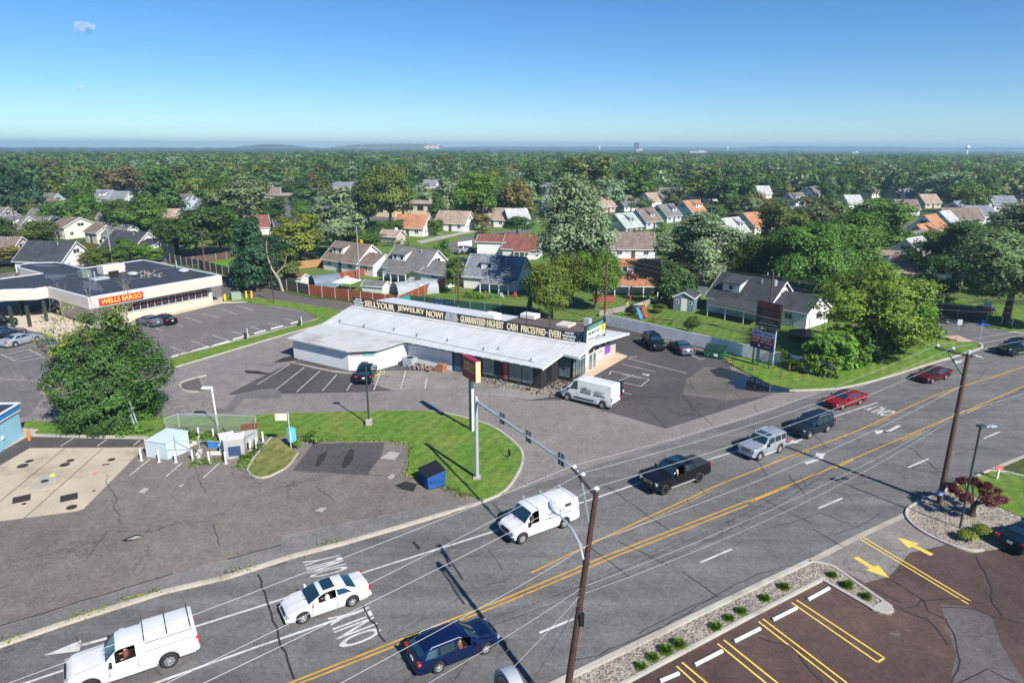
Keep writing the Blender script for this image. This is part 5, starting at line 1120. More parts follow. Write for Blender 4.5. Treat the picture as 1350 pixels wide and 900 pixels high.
# bank pylon sign
b = G(622, 568); b.z = .09
t = thing('pylon_sign', 'dark red square sign with yellow words on a grey post in the lawn', 'sign', b, rzdir(azdir(148)))
mb = MB(); mb.box((-.05, 0, 2.6), (.42, .26, 5.2)); mb.build('post', mat('post_green_grey', (.15, .19, .17), .5), t, bevel=.02)
mb = MB(); mb.box((.2, 0, 2.4), (.12, .24, 4.8)); mb.build('post_cover', FW, t)
mb = MB(); mb.box((.1, 0, 5.95), (2.5, .48, 1.95)); mb.build('sign_box', mat('sign_cream', (.72, .56, .28), .6), t, bevel=.03)
mb = MB(); mb.box((.1, -.255, 5.95), (2.42, .04, 1.87)); mb.box((.1, 0, 6.93), (2.5, .5, .03)); mb.build('sign_face', mat('sign_maroon', (.30, .015, .045), .45), t)
YL = mat('pylon_yellow', (.95, .68, .14), .5)
text('WELLS', t, 'lettering', YL, (.15, -.285, 6.42), (1, 0, 0), (0, 0, 1), 1.9, .42, .02); text('FARGO', t, 'lettering', YL, (.15, -.285, 5.93), (1, 0, 0), (0, 0, 1), 1.9, .42, .02)
# mast arm
b = G(629, 631); top = 6.45; b.z = .09
t = thing('signal_mast', 'grey steel mast arm with sign plates reaching out over the road', 'traffic mast', b, 0)
mb = MB(); mb.tube([(0, 0, 0), (0, 0, top + .25)], [.16, .12], 14); mb.blob((0, 0, top + .27), (.13, .13, .1)); mb.build('post', GALV, t, smooth=True)
e = G(762, 621, 6.9) - b; mb = MB(); mb.tube([(0, 0, top - .05), tuple(e)], [.11, .06], 12); mb.build('arm', GALV, t, smooth=True)
mb = MB(); mb.box((0, 0, .06), (.6, .6, .12)); mb.build('base_plate', CONC, t); mb = MB(); mb.tube([(0, 0, top - .3), (0, 0, top + .1)], .19, 12); mb.build('collar', GALV, t)
ed = (e - Vector((0, 0, top))); yaw = math.atan2(ed.y, ed.x)
for f_ in (.30, .57, .86):
    c_ = Vector((0, 0, top)) + ed * f_; mb = MB(); mb.box((0, 0, 0), (.05, .62, .80)); s_ = mb.build('sign_plate', mat('plate_dark', (.05, .06, .065), .5), t, bevel=.01); s_.location = c_ + Vector((.07 * math.cos(yaw + 1.57), .07 * math.sin(yaw + 1.57), -.05)); s_.rotation_euler = (0, 0, R(90 - 58.3))
    mb = MB(); mb.box((-.04, 0, .0), (.02, .5, .04)); mb.box((-.04, 0, .22), (.02, .5, .04)); mb.box((-.04, 0, 0), (.03, .06, .75)); mb.build('bracket', GALV, s_)
def smallsign(b, t_, w_, hh, m, label, az=238, name='road_sign', pm=GALV, lean=0):
    b, h = pole_px(b, t_); t = thing(name, label, 'sign', b, rzdir(azdir(az)))
    mb = MB(); mb.tube([(0, 0, 0), (lean, 0, h)], .035, 6); mb.build('post', pm, t); mb = MB(); mb.box((.05 + lean, 0, h - hh / 2), (.03, w_, hh)); mb.build('plate', m, t); return t
smallsign((672, 605), 592, .35, .6, DKMET, 'small dark notice sign on a short post in the lawn tip')
smallsign((1261, 449), 421, .55, .75, WHITE, 'back of a white road sign at the side street corner', az=200)
t = smallsign((1290, 456), 424, .1, .1, DKMET, 'street name sign with blue blades at the corner kerb', az=200)
g_ = GALV; mb = MB(); hh = height_at(G(1290, 456), 424)
mb.box((.0, 0, hh), (1.4, .03, .34)); mb.box((0, .0, hh - .36), (.03, 1.4, .30)); mb.build('name_blade', mat('sign_blue', (.02, .08, .5), .5), t)
smallsign((478, 341), 316, .75, .75, mat('sign_amber', (.8, .45, .02), .5), 'yellow diamond road sign on the grass behind the brown-roofed house', az=200)
t = smallsign((384, 592), 543, .02, .02, WHITE, 'pale square panel on a thin white post beside the blue air machine', az=180, pm=WHITE)
hh = height_at(G(384, 592), 543); mb = MB(); mb.box((-.0, 0, hh - .45), (.04, .04, .04)); 
mb = MB(); c_ = G(373, 552, hh - .6) - G(384, 592); mb.box((c_.x + .05, c_.y * .0, hh - .5), (.03, .03, .03)); o = mb.build('bracket', WHITE, t)
mb = MB(); mb.box((0, 0, 0), (1.0, .04, .62)); o = mb.build('panel', mat('panel_cream', (.66, .62, .48), .6), t); o.location = (0.0, -.62, hh - .45); o.rotation_euler = (0, 0, R(90))
b = G(386, 590); t = thing('air_machine', 'light blue coin air machine on a stand by the bush', 'air machine', b, rzdir(azdir(120)))
mb = MB(); mb.box((0, 0, .3), (.2, .2, .6)); mb.build('stand', DKMET, t); mb = MB(); mb.box((0, 0, 1.2), (.55, .5, 1.25)); mb.build('cabinet', mat('aqua', (.10, .45, .62), .5), t, bevel=.03); mb = MB(); mb.box((.1, -.26, 1.2), (.25, .03, .9)); mb.build('front_panel', WHITE, t)
b, h = pole_px((180, 567), 515); t = thing('leaning_post', 'two narrow grey rails leaning in front of the big leafy tree', 'post', b); mb = MB(); mb.tube([(0, 0, 0), (-.75, 0, h)], .07, 6); mb.build('rail', GALV, t); mb = MB(); mb.tube([(.28, 0, 0), (-.5, .1, h)], .06, 6); mb.build('rail', GALV, t)
b = G(83, 566); t = thing('litter_bin', 'dark litter bin on the grass near the blue building', 'bin', b); mb = MB(); mb.tube([(0, 0, 0), (0, 0, .75)], [.26, .3], 12); mb.build('drum', DKMET, t); mb = MB(); mb.tube([(0, 0, .76), (0, 0, .9)], [.32, .2], 12); mb.build('lid', BLACK, t)
b = G(39, 580); t = thing('bollard', 'orange bollard at the corner of the pale blue building', 'bollard', b); mb = MB(); mb.tube([(0, 0, 0), (0, 0, .9)], .12, 12); mb.blob((0, 0, .9), (.12, .12, .08)); mb.build('tube', mat('orange', (.62, .17, .06), .6), t)
for x, y in ((297, 397), (325, 393), (332, 393)):
    b = G(x, y); t = thing('bollard', 'yellow bollard by the green utility box', 'bollard', b, group='yellow bollards round the utility box'); mb = MB(); mb.tube([(0, 0, 0), (0, 0, 1.15)], .15, 12); mb.blob((0, 0, 1.15), (.15, .15, .1)); mb.build('tube', mat('bollard_yellow', (.85, .5, .01), .6), t)
b = G(311, 395); t = thing('utility_box', 'pale green transformer box between yellow bollards', 'utility box', b, R(35)); mb = MB(); mb.box((0, 0, .65), (1.6, 1.4, 1.3)); mb.build('cabinet', mat('box_green', (.22, .30, .20), .6), t, bevel=.05); mb = MB(); mb.box((0, 0, .02), (2, 1.8, .12)); mb.build('pad', CONC, t)
for (x, y, lb) in ((327, 447, 'white thin post on the grass strip, nearer the bank wall'), (398, 430, 'white thin post with a dark box at the far end of the grass strip')):
    b = G(x, y); t = thing('meter_post', lb, 'post', b); mb = MB(); mb.tube([(0, 0, 0), (0, 0, 1.5)], .05, 6); mb.build('post', WHITE, t); mb = MB(); mb.box((-.3, 0, .6), (.35, .3, .5)); mb.build('box', DKMET, t)
# wheel stops
def wheelstop(a, b, lab, grp, m=WHITE):
    A_, B_ = G(*a), G(*b); d_ = B_ - A_; t = MB(); L_ = d_.length / 2
    t.add([(-L_, -.09, .0), (L_, -.09, 0), (L_, .09, 0), (-L_, .09, 0), (-L_, -.06, .11), (L_, -.06, .11), (L_, .06, .11), (-L_, .06, .11)], [(3, 2, 1, 0), (4, 5, 6, 7), (0, 1, 5, 4), (1, 2, 6, 5), (2, 3, 7, 6), (3, 0, 4, 7)])
    o = t.build('wheel_stop', m); o.location = (A_ + B_) / 2 + Vector((0, 0, .02)); o.rotation_euler = (0, 0, math.atan2(d_.y, d_.x)); tag(o, lab, 'wheel stop', grp)
STOP = mat('stop_concrete', (.60, .61, .58), .8, .15, 1.5, dirt=.2)
for a, b in (((870, 898.5), (895, 888)), ((916, 877), (952, 858.5)), ((968, 846), (1002, 829)), ((1018.7, 817.6), (1050, 802)), ((1065, 791), (1093, 775.6))): wheelstop(a, b, 'pale concrete wheel stop in the line between yellow bay lines and gravel bed', 'wheel stops along the gravel bed', STOP)
for a, b in (((225, 471), (243, 466)), ((253, 463.5), (275, 457.5)), ((280, 456.5), (302, 450)), ((307, 448), (328, 442)), ((335, 440), (350, 436)), ((357, 434), (373, 430)), ((383, 427), (398, 423))): wheelstop(a, b, 'white wheel stop along the grass strip of the bank lot', 'wheel stops of the bank lot')
# dumpsters
def dumpster(loc, rz, bodym, lidm, label, s=1.0):
    t = thing('dumpster', label, 'dumpster', loc, rz); mb = MB()
    w_, d_, hf, hb = .95, .75, 1.0, 1.35
    vs = [(-w_, -d_ * .9, .1), (w_, -d_ * .9, .1), (w_, d_ * .9, .1), (-w_, d_ * .9, .1), (-w_, -d_, hf), (w_, -d_, hf), (w_, d_, hb), (-w_, d_, hb)]
    mb.add(vs, [(3, 2, 1, 0), (0, 1, 5, 4), (1, 2, 6, 5), (2, 3, 7, 6), (3, 0, 4, 7), (4, 5, 6, 7)]); mb.build('bin', bodym, t, bevel=.02)
    for s_ in (-1, 1):
        mb = MB(); x0, x1 = (.02, w_ + .03) if s_ > 0 else (-w_ - .03, -.02); mb.add([(x0, -d_ - .06, hf + .02), (x1, -d_ - .06, hf + .02), (x1, d_, hb + .03), (x0, d_, hb + .03), (x0, -d_ - .06, hf + .06), (x1, -d_ - .06, hf + .06), (x1, d_, hb + .08), (x0, d_, hb + .08)], [(3, 2, 1, 0), (4, 5, 6, 7), (0, 1, 5, 4), (1, 2, 6, 5), (2, 3, 7, 6), (3, 0, 4, 7)]); mb.build('lid', lidm, t)
        mb = MB(); mb.box((s_ * (w_ + .06), 0, .72), (.12, 1.0, .16)); mb.build('fork_pocket', bodym, t)
    mb = MB()
    for x in (-.6, -.2, .2, .6): mb.box((x, -d_ - .0, .55), (.06, .08, .8))
    mb.build('rib', bodym, t); return t
dumpster(G(570, 637), R(-62), mat('bin_blue', (.012, .075, .26), .5, .2), BLACK, 'blue dumpster with a black lid at the lawn edge')
t = dumpster(G(942.5, 470.5), rzdir(azdir(118)), mat('bin_green', (.015, .12, .05), .5, .2), mat('lid_green', (.012, .035, .022), .5), 'green dumpster against the white board wall'); t.scale = (1.25, 1.1, 1.0)
mb = MB(); mb.box((.2, -.79, .5), (.4, .02, .3)); mb.build('notice', WHITE, t)
# ------------------------------------------------------------------ wooden poles and wires
INS = mat('insulator', (.55, .58, .62), .2)
# near pole
NB = Vector((2.35, 24.9, 0)); NT = Vector((3.65, 26.46, 10.8))
t = thing('utility_pole', 'leaning red-brown wooden pole with cross arm and lamp', 'utility pole', NB)
PR = mat('pole_wood_red', (.055, .024, .019), .85, .6, 3.5, bmp=.6, dirt=.7)
ax = NT - NB; mb = MB(); mb.tube([ax * (i / 10) for i in range(11)], [.17 - .006 * i for i in range(11)], 14); mb.build('pole', PR, t, smooth=True)
def rel(v): return v - NB
arm_e = G(754, 615, 10.75); arm_s = NT + Vector((0, 0, -.55)) + (NT - arm_e) * .02
GW = mat('arm_wood', (.05, .055, .05), .8, .3, 3)
def beam(a, b, r_, m, nm, par, n=4):
    mb = MB(); mb.tube([tuple(a), tuple(b)], r_, n); return mb.build(nm, m, par)
pE = G(754, 616, 10.5); pS = G(783, 651, 10.35)
beam(rel(pS), rel(pE), .085, GW, 'cross_arm', t); beam(rel(G(765.5, 627, 10.45)), rel(G(776, 690, 8.85)), .06, mat('brace_grey', (.2, .22, .19), .7), 'brace', t)
TOPS = []
for (x, y, z) in ((757, 618, 10.6), (768.5, 628, 10.6)):
    p_ = G(x, y, z); mb = MB(); q = rel(p_); mb.tube([q, q + Vector((0, 0, .12)), q + Vector((0, 0, .2))], [.05, .13, .06], 10); mb.build('insulator', INS, t, smooth=True); TOPS.append(p_ + Vector((0, 0, .2)))
mb = MB(); q = rel(NT); mb.tube([q, q + Vector((0, 0, .14)), q + Vector((0, 0, .22))], [.06, .14, .06], 10); mb.build('insulator', INS, t, smooth=True); TOPS.append(NT + Vector((0, 0, .22)))
# lamp arm of the pole
base_l = G(769, 737, 8.0); pts = [rel(base_l), rel(G(764, 716, 8.5)), rel(G(754, 697, 8.75)), rel(G(742, 683, 8.85)), rel(G(733, 674, 8.85))]
mb = MB(); mb.tube(pts, [.06, .055, .05, .045, .04], 8); mb.build('lamp_arm', GALV, t, smooth=True)
mb = MB(); mb.tube([rel(G(771, 724, 8.2)), rel(G(745, 686, 8.8))], .02, 5); mb.build('stay_rod', GALV, t)
q0, q1 = rel(G(736, 677, 8.85)), rel(G(724, 662, 8.9)); mb = MB(); mb.tube([q0, q0.lerp(q1, .3), q0.lerp(q1, .7), q1], [.08, .19, .2, .08], 12); mb.build('lamp_head', mat('luminaire', (.5, .56, .58), .4), t, smooth=True)
for f_ in (.70, .50):
    q = ax * f_; mb = MB(); mb.tube([q, q + Vector((.0, 0, .07))], .165, 10); mb.build('bracket', DKMET, t)
mb = MB(); q = ax * .47; mb.box(tuple(q + Vector((.15, -.12, 0))), (.2, .2, .6)); mb.build('cable_box', BLACK, t)
# right pole
RB = G(1238, 664); RT = Vector((RB.x, RB.y, height_at(RB, 466)))
RT.x, RT.y = G(1277, 466, RT.z).x, G(1277, 466, RT.z).y
t = thing('utility_pole', 'dark brown wooden pole with long cross arm, in the gravel by the red-leaved tree', 'utility pole', RB)
ax2 = RT - RB; mb = MB(); mb.tube([ax2 * (i / 8) for i in range(9)], [.2 - .008 * i for i in range(9)], 12); mb.build('pole', WOODP, t, smooth=True)
def rel2(v): return v - RB
hz = RT.z - .3; pE2 = G(1233, 458.5, hz); beam(rel2(G(1283, 470, hz)), rel2(pE2), .09, GW, 'cross_arm', t); beam(rel2(G(1250, 465, hz - .05)), rel2(G(1271, 497, hz - 1.8)), .06, mat('brace_green', (.08, .16, .13), .7), 'brace', t)
RTOP = []
for x, y in ((1236, 457.5), (1256, 461.5)):
    p_ = G(x, y, hz + .1); mb = MB(); q = rel2(p_); mb.tube([q, q + Vector((0, 0, .12)), q + Vector((0, 0, .22))], [.05, .14, .06], 10); mb.build('insulator', INS, t, smooth=True); RTOP.append(p_ + Vector((0, 0, .2)))
mb = MB(); q = rel2(RT); mb.tube([q, q + Vector((0, 0, .25))], .1, 8); mb.build('insulator', INS, t, smooth=True); RTOP.append(RT + Vector((0, 0, .25)))
mb = MB(); q = ax2 * .09 ; mb.box(tuple(q + Vector((-.22, -.18, 0))), (.3, .3, .35)); mb.build('notice', mat('notice_blue', (.25, .3, .6), .6), t)
# shop back pole with transformer tops
def wpole(b, ty, label, arm=1.2, az=122, extra=0, grp=None, m=WOODP, r=.15):
    b = G(*b); h = height_at(b, ty); t = thing('utility_pole', label, 'utility pole', b, rzdir(azdir(az)), grp)
    mb = MB(); mb.tube([(0, 0, 0), (0, 0, h)], [r, r * .7], 8); mb.build('pole', m, t, smooth=True)
    if arm: mb = MB(); mb.box((0, 0, h - .35), (arm * 2, .1, .12)); mb.build('cross_arm', GW, t)
    if extra:
        for k in range(extra):
            mb = MB(); x = (k - (extra - 1) / 2) * .7; mb.tube([(x, .1, h - .35), (x, .1, h - .1), (x, .1, h + .15)], [.04, .08, .04], 8); mb.build('insulator', GALV, t)
        mb = MB(); mb.tube([(.35, .2, h - 1.6), (.35, .2, h - .8)], .28, 12); mb.build('transformer', GALV, t)
    t['_h'] = h; return t
P2 = wpole((1010, 446), 361, 'brown wooden pole with a tangle of insulators behind the two-part sign', 1.4, 122, 3)
P3 = wpole((797, 424), 323, 'brown wooden pole in front of the orange-roofed house', .0, 122)
P4 = wpole((604.5, 405), 330, 'brown wooden pole on the lawn behind the green screened fence', .0)
P5 = wpole((474, 368), 298, 'grey wooden pole beside the grey-brown roofed house', 0, m=mat('pole_grey', (.28, .27, .25), .85, .2, 2))
P6 = wpole((271, 358), 305, 'brown wooden pole with a cross arm above the mown lawn', 1.3, 122)
P7 = wpole((149, 352), 298, 'leaning pale wooden pole behind the bank roof', .8, 60, m=mat('pole_grey', (.28, .27, .25)))
P8 = wpole((27, 330), 262, 'dark pole between the trees at the left edge of the houses', .5)
P9 = wpole((396, 262), 233, 'distant grey pole near the flat-roofed school', .6)
P10 = wpole((774, 314), 250, 'distant wooden pole behind the silvery tree', .8)
P11 = wpole((586, 300), 262, 'distant pole between the orange-brown and pale brown roofs', .0)
def top(o, dz=0): return Vector((o.location.x, o.location.y, o['_h'] + dz))
WIRE = mat('cable_light', (.36, .36, .36), .5, .05); WIRED = mat('cable_dark', (.05, .05, .05), .6)
def wire(a, b, r_=.011, sag=.02, m=WIRE, label='thin pale overhead cable running along the road', grp='pale overhead cables along the road', n=18):
    a, b = Vector(a), Vector(b); L_ = (b - a).length; mb = MB()
    mb.tube([a.lerp(b, i / n) - Vector((0, 0, 4 * sag * L_ * (i / n) * (1 - i / n))) for i in range(n + 1)], r_, 4, cap=False)
    tag(mb.build('overhead_cable', m), label, 'cable', grp)
for a, b in zip(TOPS, RTOP): wire(a, b, .010, .018)
for i, (x, y) in enumerate(((-60, 917), (180, 912), (245, 905))):
    e_ = G(x, y, (10.2, 10.0, 9.9)[i] - .6); d_ = e_ - TOPS[i]; wire(TOPS[i], TOPS[i] + d_ * 1.3, .010, .01)
RR = azdir(57)
for p_ in RTOP: wire(p_, p_ + RR * 45 + Vector((0, 0, -.3)), .010, .02)
# lower cables
L1 = G(783, 713, 8.5); L2 = RB + ax2 * .80; wire(L1, L2, .010, .018); wire(L1, G(640, 797, 8.2), .010, .01); wire(G(640, 797, 8.2), G(440, 905, 7.9), .010, .0)
for k, (h1, h2) in enumerate(((.60, .62), (.585, .60), (.57, .60), (.55, .57))):
    a = NB + ax * h1; b = RB + ax2 * h2; dk = k in (1, 3); wire(a, b, .009 if not dk else .016, .02 + .004 * k, WIRED if dk else WIRE, 'dark bundled cable below the pale ones' if dk else 'pale lower cable between the two wooden poles', 'dark bundled cables' if dk else 'pale lower cables')
    e_ = G(520 + k * 55, 925, 6.0 - k * .15); wire(a, e_, .009 if not dk else .016, .015, WIRED if dk else WIRE, 'dark bundled cable below the pale ones' if dk else 'pale lower cable between the two wooden poles', 'dark bundled cables' if dk else 'pale lower cables')
    wire(b, b + RR * 45, .011, .02, WIRED if dk else WIRE, 'dark bundled cable below the pale ones' if dk else 'pale lower cable between the two wooden poles', 'dark bundled cables' if dk else 'pale lower cables')
for dz in (-.35, -.6, -1.5, -2.2):
    wire(top(P3, dz), top(P2, dz), .03, .02, WIRED, 'dark cable strung between the back garden poles', 'dark back garden cables'); wire(top(P2, dz), Vector((62, 78, 8.6 + dz)), .05 if dz == -.6 else .03, .02, WIRED, 'dark cable strung between the back garden poles', 'dark back garden cables')
    if dz > -1: wire(top(P4, dz), top(P3, dz), .025, .02, WIRED, 'dark cable strung between the back garden poles', 'dark back garden cables'); wire(top(P5, dz), top(P4, dz), .025, .02, WIRED, 'dark cable strung between the back garden poles', 'dark back garden cables'); wire(top(P6, dz), top(P5, dz), .025, .02, WIRED, 'dark cable strung between the back garden poles', 'dark back garden cables')
# ------------------------------------------------------------------ pylon sign with rent board
b = G(1003, 478); base = G(1005, 474)
f1, f2, f3 = G(991.8, 480), G(999, 481.5), G(1013, 486.5)
az_s = math.degrees(math.atan2((f3 - f1).x, (f3 - f1).y))
t = thing('tenant_sign', 'tall two-post tenant sign with black and red boards beside the white wall', 'sign', (0, 0, 0))
du = (f3 - f1).normalized(); dn = Vector((du.y, -du.x, 0)); c0 = (f1 + f3) / 2 - dn * 1.3 - du * .35
def sgbox(par, nm, m, cx, cz, w_, h_, th=.1, off=0.0, org=c0):
    q = org + du * cx + dn * off; mb = MB(); mb.box((q.x, q.y, cz), (w_, th, h_), math.atan2(du.y, du.x)); return mb.build(nm, m, par)
def sgtext(par, s_, m, cx, cz, w_, h_, off, org=c0):
    q = org + du * cx + dn * off; return text(s_, par, 'lettering', m, (q.x, q.y, cz), du, (0, 0, 1), w_, h_, .01, .02)
UZ = height_at(c0, 399); LZ = height_at(c0, 434)
SW_ = 3.3
for x in (-1.15, 1.0): sgbox(t, 'post', mat('post_blue_grey', (.30, .38, .45), .5), x, UZ / 2, .22, UZ, .22)
sgbox(t, 'board', mat('board_black', (.02, .02, .018), .5), .0, (UZ + LZ) / 2 + .1, SW_, (UZ - LZ) - .1, .3, .2); hh = (UZ - LZ)
BRD = mat('board_red', (.28, .045, .04), .5); BTN = mat('board_tan', (.38, .24, .14), .6)
for i, (f_, ww, hb, m_) in enumerate(((.86, .95, .15, BRD), (.60, .70, .14, BRD), (.42, .95, .06, BTN), (.07, .95, .06, BTN))): sgbox(t, 'board_strip', m_, .0 if ww > .8 else .35, LZ + .1 + hh * f_, SW_ * ww, hh * hb, .03, .36)
sgtext(t, 'ACE INDOOR CHECKS', mat('board_dark', (.05, .010, .01), .5), 0, LZ + .1 + hh * .86, 2.9, hh * .10, .385); sgtext(t, 'MONEY ORDERS', mat('board_dark', (.05, .010, .01)), .35, LZ + .1 + hh * .60, 2.1, hh * .09, .385)
sgtext(t, 'OPEN DAILY', BTN, 0, LZ + .1 + hh * .29, 1.9, hh * .07, .37); sgtext(t, 'JEWELRY AND WATCH REPAIR', PW, .1, LZ + .1 + hh * .18, 2.5, hh * .07, .37)
LL = height_at(c0, 444); sgbox(t, 'board', BTN, -.1, (LZ + LL) / 2 - .02, 1.7, (LZ - LL) * .8, .12, .1); sgbox(t, 'board_strip', mat('board_dark', (.05, .010, .01)), -.1, (LZ + LL) / 2 + .1, 1.1, .3, .03, .18)
t = thing('rent_sign', 'for rent board on three dark posts below the tenant sign', 'sign', (0, 0, 0))
c1 = (f1 + f3) / 2; RZ1 = height_at(c1, 436.5); RZ0 = height_at(c1, 460)
for f_ in (f1, f2, f3): mb = MB(); mb.box((f_.x, f_.y, RZ1 / 2), (.14, .14, RZ1)); mb.build('post', DKMET, t)
rw = 3.15; rh = RZ1 - RZ0; ctr = (RZ1 + RZ0) / 2
sgbox(t, 'board', mat('board_navy', (.035, .015, .07), .5), 0, ctr, rw, rh, .12, .12, c1); sgbox(t, 'board_top', mat('board_pale', (.45, .5, .62), .5), 0, RZ1 - rh * .14, rw * .97, rh * .27, .02, .19, c1); sgbox(t, 'board_middle', mat('rent_red', (.5, .02, .05), .5), 0, RZ1 - rh * .47, rw * .97, rh * .38, .02, .19, c1)
sgtext(t, 'GREAT SPACE', mat('rent_ink', (.05, .03, .14), .5), 0, RZ1 - rh * .14, rw * .86, rh * .15, .205, c1); sgtext(t, 'FOR RENT', WHITE, 0, RZ1 - rh * .40, rw * .82, rh * .19, .205, c1)
for k in range(10):
    if k in (3, 6): continue
    sgbox(t, 'number_mark', WHITE, -rw * .38 + k * rw * .085, RZ1 - rh * .585, .15, .15, .02, .21, c1)
sgbox(t, 'emblem', PW, -.35, RZ1 - rh * .80, .25, .28, .02, .19, c1); sgbox(t, 'small_print', PW, .8, RZ1 - rh * .80, .9, .07, .02, .19, c1)
# round burger sign at the bottom edge
c_ = G(667, 900, 6.35)
t = thing('round_sign', 'round white sign with a blue ring and an orange bun cut by the bottom edge', 'sign', (c_.x, c_.y, 0), rzdir(azdir(153)))
def disc(par, nm, m, r0, r1, y, th, a0=0, a1=360, cz=c_.z - .62, sx=1, sz=1, ox=0, oz=0):
    mb = MB(); n_ = 48; rows = []
    for k in range(n_ + 1):
        a = R(a0 + (a1 - a0) * k / n_); rows.append([(ox + q * math.cos(a) * sx, y + d_, cz + oz + q * math.sin(a) * sz) for q, d_ in ((r0, 0), (r1, 0), (r1, th), (r0, th))])
    mb.grid(rows); mb.grid([[p_ for p_ in r_] for r_ in rows], flip=True) if r0 == 0 else None
    return mb.build(nm, m, par)
disc(t, 'sign_case', WHITE, 0, .98, -.0, .42); disc(t, 'sign_rim', GALV, .90, .99, -.03, .48)
disc(t, 'blue_ring', mat('ring_blue', (.01, .02, .20), .4), .72, .79, -.02, .01, 60, 190)
disc(t, 'bun_top', mat('bun_orange', (.62, .30, .01), .4), 0, .60, -.025, .01, 25, 155, sz=.95, oz=.04); disc(t, 'bun_bottom', mat('bun_orange', (.62, .30, .01)), 0, .60, -.025, .01, 205, 335, sz=.95, oz=-.04)
text('BURGER', t, 'lettering', mat('letter_red', (.55, .03, .02), .4), (0, -.05, c_.z - .45), (1, 0, 0), (0, 0, 1), 1.2, .24, .01, .03); text('KING', t, 'lettering', mat('letter_red', (.55, .03, .02)), (0, -.05, c_.z - .75), (1, 0, 0), (0, 0, 1), .9, .24, .01, .03)
mb = MB(); mb.tube([(0, .2, 0), (0, .2, c_.z - 1.5)], .16, 12); mb.build('post', GALV, t)

# ------------------------------------------------------------------ wire enclosure of the station
FM = mat('fence_rail', (.34, .37, .38), .5)
m, n, b_ = newmat('wire_mesh'); v_ = coords(n, (14, 14, 14)); wv = N(n, 'ShaderNodeTexWave', wave_type='BANDS', bands_direction='DIAGONAL'); n.links.new(v_, wv.inputs['Vector']); wv.inputs['Scale'].default_value = .3
tr = N(n, 'ShaderNodeBsdfTransparent'); ms = N(n, 'ShaderNodeMixShader'); n.links.new(rng(n, wv.outputs['Fac'], .72, .8, 0, 1), ms.inputs[0]); n.links.new(tr.outputs[0], ms.inputs[1]); n.links.new(b_.outputs[0], ms.inputs[2]); n.links.new(ms.outputs[0], n.nodes['Material Output'].inputs[0])
b_.inputs['Base Color'].default_value = (.3, .33, .33, 1); WM = m
ring_ = px((220, 578), (238, 571), (339, 574), (338, 590), (302, 604), (233, 602))
t = thing('wire_enclosure', 'high wire mesh enclosure with grey rails around the overgrown equipment', 'fence', (0, 0, 0)); hh = 1.9
for i in range(3):
    a, b = ring_[i], ring_[i + 1]
    for z in (.1, hh): beam(a + Vector((0, 0, z)), b + Vector((0, 0, z)), .028, FM, 'rail', t, 5)
    mb = MB(); mb.add([(a.x, a.y, .1), (b.x, b.y, .1), (b.x, b.y, hh), (a.x, a.y, hh)], [(0, 1, 2, 3)]); mb.build('mesh_panel', WM, t)
    for p_ in refine([a, b], 2.4)[:-1]: beam(p_, p_ + Vector((0, 0, hh)), .035, FM, 'post', t, 6)
beam(ring_[5], ring_[5] + Vector((0, 0, hh)), .035, FM, 'post', t, 6); beam(px((265, 604))[0], px((265, 604))[0] + Vector((0, 0, hh)), .035, FM, 'post', t, 6); beam(ring_[4], ring_[4] + Vector((0, 0, hh)), .035, FM, 'post', t, 6)
for i, j in ((5, 4), (4, 3), (0, 5)): beam(ring_[i] + Vector((0, 0, 1.5)), ring_[j] + Vector((0, 0, 1.5)), .028, FM, 'rail', t, 5)
a, b = G(195, 602), G(213, 604); d_ = (b - a).normalized(); r_ = math.atan2(d_.y, d_.x)
t = thing('storage_cabinet', 'tall pale blue-white cabinet with sloping top at the left end of the enclosure', 'cabinet', a, r_)
PB = mat('pale_cabinet', (.46, .54, .58), .5, .06, dirt=.2)
mb = MB(); vs = [(0, 0, 0), (2.0, -.1, 0), (2.6, 1.9, 0), (.5, 2.0, 0), (0, 0, 1.45), (2.0, -.1, 1.45), (2.6, 1.9, 1.75), (.5, 2.0, 1.75)]
mb.add(vs, [(3, 2, 1, 0), (0, 1, 5, 4), (1, 2, 6, 5), (2, 3, 7, 6), (3, 0, 4, 7)]); mb.build('body', PB, t); slab(t, 'lid', PB, [(-.06, -.06, 1.50), (2.06, -.16, 1.50), (2.66, 1.95, 1.80), (.44, 2.06, 1.80)], .05)
mb = MB(); mb.tube([(-.02, -.05, .0), (-.02, -.05, 1.7)], .05, 6); mb.tube([(2.02, -.15, .9), (2.62, 1.85, .1)], .03, 4); mb.build('edge_rail', GALV, t)
def jbox(c, d_, rz, m_, lb, nm='equipment_box', topm=None, doorm=None):
    t = thing(nm, lb, 'box', G(*c), rz); mb = MB(); mb.box((0, 0, d_[2] / 2), d_); mb.build('casing', m_, t, bevel=.02)
    mb = MB(); mb.box((0, 0, d_[2] + .03), (d_[0] + .06, d_[1] + .06, .05)); mb.build('lid', topm or m_, t)
    if doorm: mb = MB(); mb.box((0, -d_[1] / 2 - .01, d_[2] * .4), (d_[0] * .6, .03, d_[2] * .5)); mb.build('door', doorm, t)
    return t
jbox((311, 600), (1.6, 1.3, 1.7), R(18), mat('box_weathered', (.38, .37, .35), .7, .2, 1, dirt=.7), 'weathered white box at the front right of the enclosure', topm=WHITE, doorm=mat('navy_door', (.03, .06, .14), .5))
jbox((331, 586), (1.3, 1.2, 1.65), R(18), mat('box_grey_rust', (.34, .36, .36), .7, .2, 1, dirt=.7), 'grey box with a rusty brown top at the enclosure corner', topm=RUST)
jbox((300, 588), (1.2, .9, 1.1), R(30), WHITE, 'white open box half hidden between the weathered boxes')
jbox((291, 587), (1.9, .8, .45), R(10), mat('lid_blue', (.03, .16, .42), .5), 'low bright blue box inside the enclosure', topm=mat('lid_blue', (.03, .16, .42)))
